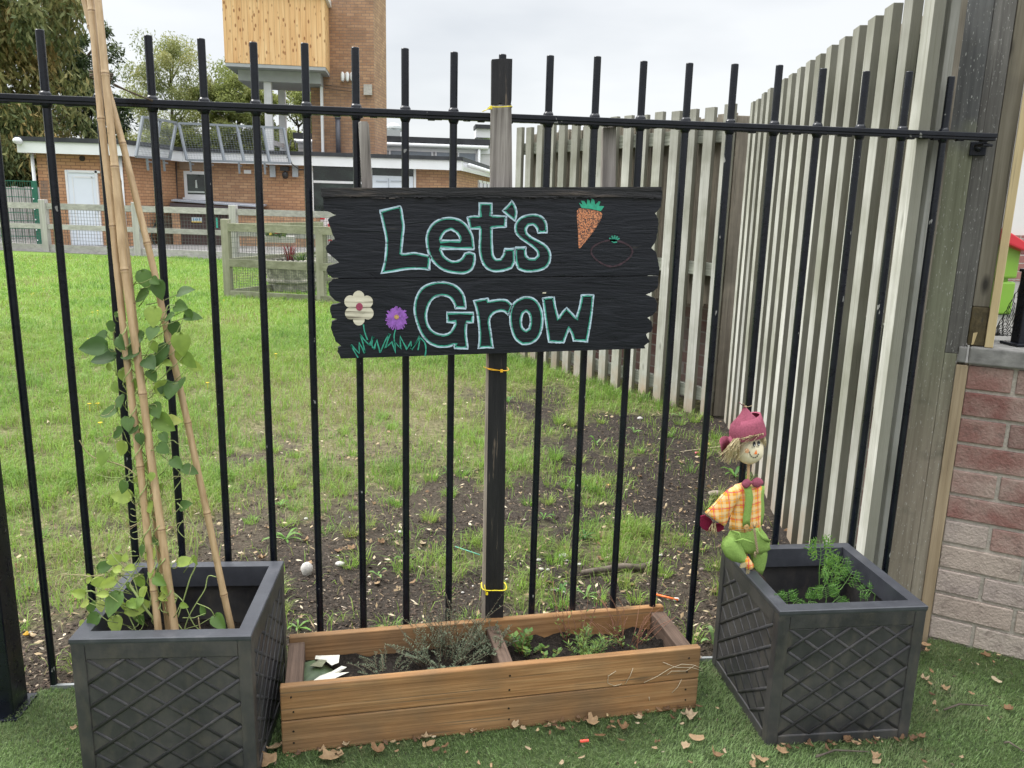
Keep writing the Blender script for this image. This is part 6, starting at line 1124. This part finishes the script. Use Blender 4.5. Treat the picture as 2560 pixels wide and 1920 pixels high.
# ------------------------------------------------------------------ trees
def tree(name, lab, X, Y, zc, rx, rz, n, clumps, leafL, mat, seed, trunk=.18, airy=.5, droop=0., z0=0., tshape=0., group=None):
    r = np.random.default_rng(seed); root = thing(name, (X, Y, z0), lab, 'tree', group); q = random.Random(seed)
    cc = []
    for i in range(clumps):
        while True:
            p = r.uniform(-1, 1, 3)
            if np.linalg.norm(p) < 1 and (np.linalg.norm(p) > .35 or r.random() < .3): break
        if tshape: s_ = 1-tshape*(p[2]*.5+.5); p[:2] *= s_
        cc.append((p*np.array([rx, rx, rz])+np.array([X, Y, zc]), r.uniform(.5, 1.2)*airy*min(rx, rz)*.62, r.random()))
    per = n//clumps; P = []; T = []
    for c_, R, t in cc:
        d = r.normal(size=(per, 3)); d /= np.linalg.norm(d, axis=1)[:, None]; rad = R*r.random(per)**.45; P.append(c_+d*rad[:, None]*np.array([1, 1, .75+droop])); T.append(np.clip(t*.55+.25+.35*(r.random(per)-.5)+.12*d[:, 2], 0, 1))
    P = np.concatenate(P); T = np.concatenate(T); n = len(P); a = r.normal(size=(n, 3)); a[:, 2] -= droop*2.2; a /= np.linalg.norm(a, axis=1)[:, None]; b_ = np.cross(a, r.normal(size=(n, 3))); b_ /= np.linalg.norm(b_, axis=1)[:, None]
    L = (leafL*(.5+.9*r.random(n)))[:, None]; w_ = L*(.30 if droop else .42); V = np.concatenate([P, P+a*L*.5+b_*w_*.5, P+a*L, P+a*L*.5-b_*w_*.5]); i = np.arange(n); bulk('crown', mat, V-np.array([X, Y, z0]), [np.stack([i, i+n, i+2*n, i+3*n], 1)], [T], root)
    b = MB(); top = zc+rz*.5; b.tube([(X, Y, z0), (X+.1, Y, z0+(top-z0)*.4), (X-.05, Y+.1, z0+(top-z0)*.75), (X+.05, Y, top)], [trunk, trunk*.8, trunk*.5, trunk*.15], 8)
    for c_, R, t in cc[:26]: s_ = np.array([X, Y, min(max(z0+.3*(top-z0), c_[2]-abs(c_[0]-X)*.8-.4), top)]); b.tube([s_, (s_+c_)/2+np.array([0, 0, -.1]), c_], [trunk*.32, trunk*.18, trunk*.05], 5)
    b.build('trunk', barkm, root, smooth=True); return root
barkm = wood('bark', [(.3, (.05, .04, .03)), (.7, (.17, .14, .11))], fine=20, rnd=3)
conm = leafmat('conifer spray', [(0., (.045, .065, .03)), (.35, (.13, .165, .06)), (.65, (.26, .25, .09)), (1., (.50, .35, .14))], .3, .7); darkm = leafmat('dark evergreen', [(0., (.025, .042, .022)), (.6, (.06, .095, .035)), (1., (.14, .17, .06))], .2, .6)
birm = leafmat('birch leaf', [(0., (.12, .15, .06)), (.5, (.25, .28, .10)), (1., (.42, .40, .16))], .4, .6); olm = leafmat('olive leaf', [(0., (.12, .15, .05)), (.5, (.24, .28, .08)), (1., (.40, .41, .14))], .4, .6)
tree('conifer_tree', 'tall drooping conifer with ochre tips at the left edge', -11.9, 26, 4.6, 2.9, 5.6, 75000, 150, .26, conm, 1, .35, .42, .8)
tree('conifer_tree', 'lower conifer skirt behind the green mesh fence at the left', -11.3, 24.6, 1.9, 1.9, 2.3, 26000, 60, .20, conm, 2, .2, .5, .7)
tree('evergreen_tree', 'dark evergreen tree rising just right of the big conifer', -10.4, 29, 4.0, 1.35, 3.3, 20000, 46, .17, darkm, 3, .2, .55, .1)
tree('birch_tree', 'airy tall birch tree behind the bamboo canes', -8.6, 33, 3.8, 2.0, 3.7, 36000, 110, .12, birm, 4, .14, .42, .3, group='loose trees behind the school')
tree('birch_tree', 'rounded olive green tree left of the long roof guard', -6.1, 33, 3.3, 1.9, 3.1, 60000, 110, .12, olm, 5, .15, .5, group='loose trees behind the school')
tree('birch_tree', 'broad olive tree behind the long roof guard', -3.9, 34, 2.9, 1.9, 2.9, 60000, 110, .12, olm, 6, .15, .45, group='loose trees behind the school')
tree('birch_tree', 'thin tree seen between the white columns and the tower', -2.4, 35, 2.7, 1.6, 2.6, 24000, 70, .12, olm, 7, .12, .42, group='loose trees behind the school')
tree('birch_tree', 'low bush below the birch behind the flat roof', -8.2, 31.5, 2.4, 1.7, 1.6, 34000, 60, .12, olm, 8, .12, .5, group='loose trees behind the school')
pam = spiky('pampas_grass', 'brown arching dry grass showing over the roof edge', 'plant', (PY(165, 345, 25)[0], 25, 2.0), 160, 1.05, leafmat('dry pampas', [(0., (.26, .17, .08)), (1., (.50, .38, .20))], .3), 9, .8, .05)
# ------------------------------------------------------------------ weeds, leaves and litter
def gp(px, py): p = PZ(px, py, .0); return np.array([p[0], p[1], float(gz(p[0], p[1]))])
wleaf = leafmat('weed leaf', [(0., (.035, .10, .03)), (.4, (.07, .19, .035)), (.75, (.16, .32, .05)), (1., (.26, .38, .16))], .4, .5)
def rosette(p, n, L, lab, seed, t0, w_=.22, up=.5, g_=None):
    r = random.Random(seed); b = MB(); root = thing('weed', p, lab, 'weed', g_)
    for i in range(n):
        a = 2*PI*i/n+r.uniform(-.4, .4); l = L*r.uniform(.55, 1.15); h = np.array([math.cos(a), math.sin(a), 0]); s = np.array([-math.sin(a), math.cos(a), 0]); u = up*r.uniform(.3, 1.3); m_ = 6; vs = []
        for k_ in range(m_+1): f = k_/m_; c_ = np.array(p)+h*l*f+np.array([0, 0, l*u*math.sin(f*PI*.75)+.003]); ww = w_*l*(.25+1.1*f)*(1-f**3)*(1+.25*(k_ % 2))*.5; vs += [c_-s*ww+np.array([0, 0, ww*.4]), c_, c_+s*ww+np.array([0, 0, ww*.4])]
        b.add(vs, [(3*k_+j, 3*k_+j+1, 3*k_+4+j, 3*k_+3+j) for k_ in range(m_) for j in (0, 1)], min(1, max(0, t0+r.uniform(-.2, .2))))
    b.build('leaves', wleaf, root, fix=False, smooth=True)
GW = 'leafy weeds among the grass and soil'
for i, (px, py, n, L, t0, lab) in enumerate((
    (715, 1350, 9, .085, .7, 'bright jagged dandelion weed right of the left planter beyond the bars'), (700, 1262, 8, .06, .6, 'small jagged weed between the fifth bars above the left planter'), (1585, 1085, 4, .055, .9, 'pale broad weed standing in the grass right of the sign foot'),
    (1490, 1120, 5, .05, .8, 'small bright weed in the grass below the sign'), (1835, 1195, 7, .085, .6, 'long leaved weed beside the scarecrow'), (1440, 1205, 9, .06, .85, 'lime green weed patch near the middle of the soil'), (1475, 1225, 8, .055, .35, 'dark toothed weed beside the lime green patch'),
    (1012, 1395, 7, .045, .7, 'green seedling clump left of the middle stake'), (945, 1440, 4, .035, .95, 'tiny two leaf sprout behind the trough'), (1465, 1490, 6, .055, .8, 'fresh green weed behind the right half of the trough'), (1400, 1480, 5, .05, .5, 'weed with upright leaves just behind the trough'),
    (745, 1565, 7, .055, .85, 'bright rounded weed between the left planter and the trough'), (1460, 1345, 8, .06, .3, 'grey green toothed weed in the bare soil'), (1360, 1300, 6, .05, .6, 'weed seedling right of the middle stake'), (1830, 1140, 6, .05, .7, 'small weed left of the scarecrow head'),
    (1785, 1620, 4, .05, .9, 'lime leaf poking out at the right end of the trough'), (1270, 1010, 5, .06, .6, 'leafy weed just right of the middle stake below the sign'), (1700, 1040, 4, .06, .8, 'upright weed leaves near the corner of the fences'), (90, 1470, 6, .05, .6, 'weed beside the second railing bar at the left'), (1120, 1180, 6, .05, .5, 'weed left of the middle stake in the grass'))):
    rosette(gp(px, py), n, L, lab, 100+i, t0, up=.7 if n < 6 else .4, w_=.36 if n < 6 else .22, g_=GW)
lfm = leafmat('dry leaf', [(0., (.10, .055, .03)), (.35, (.24, .14, .07)), (.6, (.38, .26, .145)), (.85, (.50, .41, .28)), (1., (.60, .36, .04))], .2, .7)
def dryleaf(name, p, L, lab, seed, t, kind='lobed', g_=None, wr=.5):
    r = random.Random(seed); a0 = r.uniform(0, 2*PI); b = MB(); n = 14; cz = r.uniform(.2, .8)*L; vs = []; ax = r.uniform(-.35, .35), r.uniform(-.35, .35)
    for i in range(n):
        a = 2*PI*i/n; rr_ = (1+(.20*math.cos(5*a+1)+.12*math.cos(3*a+seed))*(kind == 'lobed'))*(1-.28*r.random()); x = rr_*math.cos(a)*L*.5; y = rr_*math.sin(a)*L*.5*(wr if kind != 'lobed' else .8); vs.append((x, y, cz*(y/(L*.5))**2*.9+cz*.5*(x/(L*.5))**2*r.uniform(.3, 1.3)))
    vs.append((0, 0, .0)); vs2 = [(x*.5, y*.5, z*.22) for x, y, z in vs[:-1]]
    M_ = Matrix.Rotation(a0, 3, 'Z') @ Matrix.Rotation(ax[0], 3, 'X') @ Matrix.Rotation(ax[1], 3, 'Y'); W_ = [np.array(M_ @ Vector(v)) for v in vs[:-1]+vs2+[vs[-1]]]; mz = min(w_[2] for w_ in W_); W_ = [w_+np.array(p)+np.array([0, 0, .002-mz]) for w_ in W_]
    b.add(W_, [(i, (i+1) % n, n+(i+1) % n, n+i) for i in range(n)]+[(n+i, n+(i+1) % n, 2*n) for i in range(n)], t); o = b.build(name, lfm, fix=False, smooth=True)
    me = o.data; off = Vector(tuple(p)); me.transform(Matrix.Translation(-off)); o.location = off; sd_ = o.modifiers.new('solid', 'SOLIDIFY'); sd_.thickness = .0006; tag(o, lab, 'leaf', g_); return o
def turfp(px, py): p = PZ(px, py, .02); return np.array([p[0], p[1], .018])
BL = ((1075, 1860, .045, .5, 'curled tan leaf in front of the left part of the trough'), (945, 1878, .055, .35, 'brown curled leaf near the left end of the trough front'), (820, 1895, .07, .55, 'large tan leaf scrap below the left end of the trough'), (1400, 1825, .05, .6, 'tan leaf cluster piece in front of the trough middle'), (1480, 1805, .06, .55, 'broken pale leaf near the foot of the trough'),
    (1725, 1790, .055, .75, 'pale flat leaf below the right end of the trough'), (1745, 1848, .065, .6, 'pale torn leaf on the turf between trough and right planter'), (1715, 1865, .045, .7, 'small pale leaf below the torn leaf on the turf'), (1560, 1822, .05, .3, 'dark brown leaf lying by the trough front'), (1500, 1840, .05, .25, 'reddish brown leaf on the turf near the trough'),
    (1955, 1878, .05, .5, 'orange tan leaf at the front corner of the right planter'), (1900, 1900, .055, .6, 'winged seed pair near the front corner of the right planter'), (1880, 1915, .05, .55, 'tan leaf at the bottom edge left of the right planter'), (2190, 1893, .035, .55, 'tan leaf in front of the right planter'), (2192, 1905, .04, .7, 'oval tan leaf at the bottom centre of the planter front'),
    (2315, 1612, .045, .45, 'tan leaf between the brick wall and the right planter'), (2318, 1629, .03, .5, 'small tan leaf just below the one by the brick wall'), (2310, 1698, .035, .7, 'small pale leaf right of the right planter'), (2325, 1708, .033, .55, 'tan oval leaf right of the right planter'), (2360, 1722, .04, .6, 'pale curved leaf on the turf right of the planter'),
    (2465, 1640, .045, .3, 'brown leaf near the foot of the brick wall'), (2490, 1700, .06, .85, 'pale grey leaf standing on the turf at the right'), (2520, 1775, .04, .3, 'brown oval leaf at the right on the turf'), (1790, 1890, .05, .4, 'curled leaf at the bottom left of the right planter'), (690, 1870, .075, .65, 'crumpled pale leaf wedged between the left planter and the trough'), (670, 1905, .07, .5, 'tan leaf scrap under the left corner of the trough'),
    (185, 1820, .025, .55, 'tiny tan leaf on the turf left of the left planter'), (870, 1340, .05, .0, 'brown dead leaf beyond the bars behind the trough'), (880, 1380, .055, .4, 'orange brown leaf on the soil left of the middle stake'), (845, 1385, .055, .2, 'curled dark brown leaf on the soil left of the middle stake'), (1220, 1440, .06, .25, 'brown leaf leaning against the middle stake'), (1500, 1400, .05, .4, 'curled brown leaf behind the bars right of the stake'),
    (1520, 1215, .045, .95, 'orange yellow leaf in the soil right of the stake'), (1745, 1050, .045, .95, 'yellow leaf at the corner of the slatted fences'), (1770, 1118, .04, .95, 'yellow green leaf left of the scarecrow hat'), (68, 1600, .04, 1., 'bright yellow leaf beside the left end post'), (1970, 1330, .06, .3, 'brown leaf behind the right planter by the slats'), (190, 1505, .055, .45, 'tan leaf left of the left planter beyond the bars'), (165, 1360, .05, .5, 'tan leaf in the grass beyond the left bars'), (2335, 1760, .03, .6, 'tiny pale leaf low on the turf at the right'))
for i, (px, py, L, t, lab) in enumerate(BL):
    front = py > 1775 or px > 2300; p = turfp(px, py) if front else gp(px, py)+np.array([0, 0, .004]); dryleaf('fallen_leaf', p, L*.72, lab, 300+i, t, 'lobed' if i % 3 else 'oval')
r_ = random.Random(77)
for i in range(46):
    px, py = r_.uniform(1560, 2560), r_.uniform(1620, 1920); p = turfp(px, py)
    if not inpoly(np.array([p[0]]), np.array([p[1]]), TP)[0] or (1.72 < p[0] < 2.15 and -.44 < p[1] < 0): continue
    dryleaf('leaf_fragment', p, r_.uniform(.008, .022), 'tiny dry leaf fragment scattered on the artificial grass', 500+i, r_.random()*.9, 'oval', 'tiny leaf fragments on the artificial grass')
for i in range(24):
    px, py = r_.uniform(700, 1560), r_.uniform(1810, 1915); p = turfp(px, py)
    if TR(0, -.14, 0)[1]+(p[0]-1.07)*.094 < p[1]: continue
    dryleaf('leaf_fragment', p, r_.uniform(.01, .026), 'tiny dry leaf fragment scattered on the artificial grass', 600+i, r_.random()*.9, 'oval', 'tiny leaf fragments on the artificial grass')
for i in range(130):
    px, py = r_.uniform(0, 1950), r_.uniform(1150, 1600); p = gp(px, py)
    if p[1] < .03 or not inlawn(p[0:1], p[1:2])[0]: continue
    dryleaf('dead_leaf', p+np.array([0, 0, .003]), r_.uniform(.012, .036), 'small dead leaf lying on the soil behind the railings', 700+i, r_.random()*.85, 'oval' if i % 2 else 'lobed', 'small dead leaves on the soil', .4)
for i in range(90):
    if i < 60: x = r_.uniform(-.54, .55); p = TR(x, -.127-abs(r_.gauss(0, .018))-.004, 0)
    else: x = r_.uniform(-.20, .22); p = np.array([PRc[0]+x, PRc[1]-PS/2-.008-abs(r_.gauss(0, .015)), 0])
    p[2] = .019; dryleaf('dry_leaf', p, r_.uniform(.008, .028), 'small brown leaf litter gathered along the foot of the planters', 900+i, r_.random()**1.5*.9, 'oval' if i % 3 else 'lobed', 'leaf litter along the foot of the planters', .4)
stone = plain('pale stone', (.48, .46, .43), .85, .2, 40, .4); stone2 = plain('brown stone', (.25, .20, .17), .85, .25, 40, .4)
def rock(px, py, s, lab, mat, seed, g_=None, sq=(1, .7, .6)):
    r = random.Random(seed); p = gp(px, py); b = MB(); N = 8
    b.loft([(p+np.array([0, 0, s*sq[2]*(.7-math.cos(PI*i/N))]), (s*sq[0]*max(.1, math.sin(PI*i/N))*r.uniform(.9, 1.1), s*.1*r.uniform(-1, 1), 0), (0, s*sq[1]*max(.1, math.sin(PI*i/N))*r.uniform(.9, 1.1), 0)) for i in range(N+1)], 12, wob=.06, ph=seed); tag(b.build('stone', mat, smooth=True), lab, 'stone', g_)
rock(768, 1442, .026, 'large white stone beyond the bars right of the left planter', stone, 1, sq=(.8, .7, 1.1)); rock(850, 1420, .017, 'pale stone among the brown leaves behind the bars', stone, 2); rock(1408, 1392, .020, 'pale pebble right of the middle stake', stone, 3); rock(1600, 1045, .018, 'grey pebble near the far slats', stone, 9)
rock(1790, 1240, .040, 'flat brown stone left of the scarecrow sleeve', stone2, 5, sq=(1, .6, .35)); rock(1690, 1505, .012, 'small white pebble right of the trough', stone, 6)
for i in range(60):
    px, py = r_.choice(((r_.uniform(1330, 1420), r_.uniform(1370, 1480)), (r_.uniform(1900, 2000), r_.uniform(1200, 1300)), (r_.uniform(700, 1800), r_.uniform(1250, 1500))))
    p = gp(px, py)
    if inlawn(p[0:1], p[1:2])[0]: rock(px, py, r_.uniform(.003, .010), 'small pebble in the soil behind the railings', stone if i % 3 else stone2, 20+i, 'small pebbles in the soil')
b = MB(); bp_ = [gp(1455, 1440), gp(1500, 1432), gp(1560, 1422), gp(1600, 1428), gp(1650, 1412)]; b.tube([p+np.array([0, 0, .018]) for p in bp_], [.010, .012, .014, .013, .008], 8); b.tube([bp_[2]+np.array([0, 0, .02]), bp_[2]+np.array([.02, .02, .05])], [.006, .002], 6); tag(b.build('fallen_branch', barkm, smooth=True), 'short grey brown branch lying on the soil behind the bars', 'branch')
for q, (a, c_, lab) in enumerate((((700, 1330), (760, 1300), 'thin dark stick beyond the left planter'), ((1180, 1180), (1260, 1165), 'thin stick in the grass by the middle stake'), ((1870, 1120), (1700, 1140), 'thin pale stick left of the scarecrow'), ((2360, 1775), (2470, 1765), 'thin dark twig on the turf at the right'), ((2040, 1893), (2170, 1880), 'reddish twig along the front of the right planter'), ((2510, 1858), (2560, 1880), 'pale twig at the right edge of the turf'))):
    f = (lambda x, y: turfp(x, y)+np.array([0, 0, .003])) if a[1] > 1700 else (lambda x, y: gp(x, y)+np.array([0, 0, .006])); A_, C_ = f(*a), f(*c_); b = MB(); b.tube([A_, A_*.6+C_*.4+np.array([0, .012, .004]), C_], [.003, .0026, .0014], 6); tag(b.build('twig', barkm if q != 2 else fb, smooth=True), lab, 'twig')
b = MB(); b.tube([gp(1640, 1495)+np.array([0, 0, .01]), gp(1695, 1508)+np.array([0, 0, .008])], .0035, 6); tag(b.build('orange_stick', plain('orange plastic', (.85, .16, .03), .4), smooth=True), 'bright orange plastic stick on the soil right of the trough', 'stick')
b = MB(); b.tube([gp(1138, 1372)+np.array([0, 0, .008]), gp(1200, 1392)+np.array([0, 0, .012])], .002, 6); tag(b.build('green_stick', plain('mint plastic', (.12, .42, .30), .4), smooth=True), 'thin mint green plastic stick left of the middle stake', 'stick')
b = MB(); p = gp(1742, 1143); b.ball(p+np.array([0, 0, .01]), (.014, .008, .007)); tag(b.build('pink_scrap', plain('pink plastic', (.75, .12, .2), .4), smooth=True), 'small pink plastic scrap on the ground left of the scarecrow', 'litter')
p = turfp(1461, 1853); b = MB(); b.box(p+np.array([0, 0, .003]), (.022, .006, .004), rz=.1); tag(b.build('red_plastic_strip', plain('coral plastic', (.75, .10, .07), .4)), 'small coral red plastic strip on the turf before the trough', 'litter')
yf = plain('yellow flower', (.78, .55, .02), .6, .1, 50, 0); r_ = random.Random(5)
for i, (px, py) in enumerate(((221, 857), (225, 1030), (245, 1026), (252, 1075), (520, 978), (232, 790), (245, 787), (85, 742), (80, 745), (690, 900), (110, 730), (560, 760), (420, 700))):
    p = gp(px, py); b = MB(); s_ = .010; b.tube([p, p+np.array([0, 0, .045])], .0015, 5); 
    for k_ in range(9): a = 2*PI*k_/9; c_ = p+np.array([0, 0, .048]); b.add([c_, c_+np.array([math.cos(a-.3)*s_, math.sin(a-.3)*s_, .004]), c_+np.array([math.cos(a)*s_*1.4, math.sin(a)*s_*1.4, .002]), c_+np.array([math.cos(a+.3)*s_, math.sin(a+.3)*s_, .004])], [(0, 1, 2, 3)])
    tag(b.build('dandelion_flower', yf, fix=False), 'small yellow dandelion flower in the lawn behind the left bars', 'flower', 'yellow dandelion flowers in the lawn')
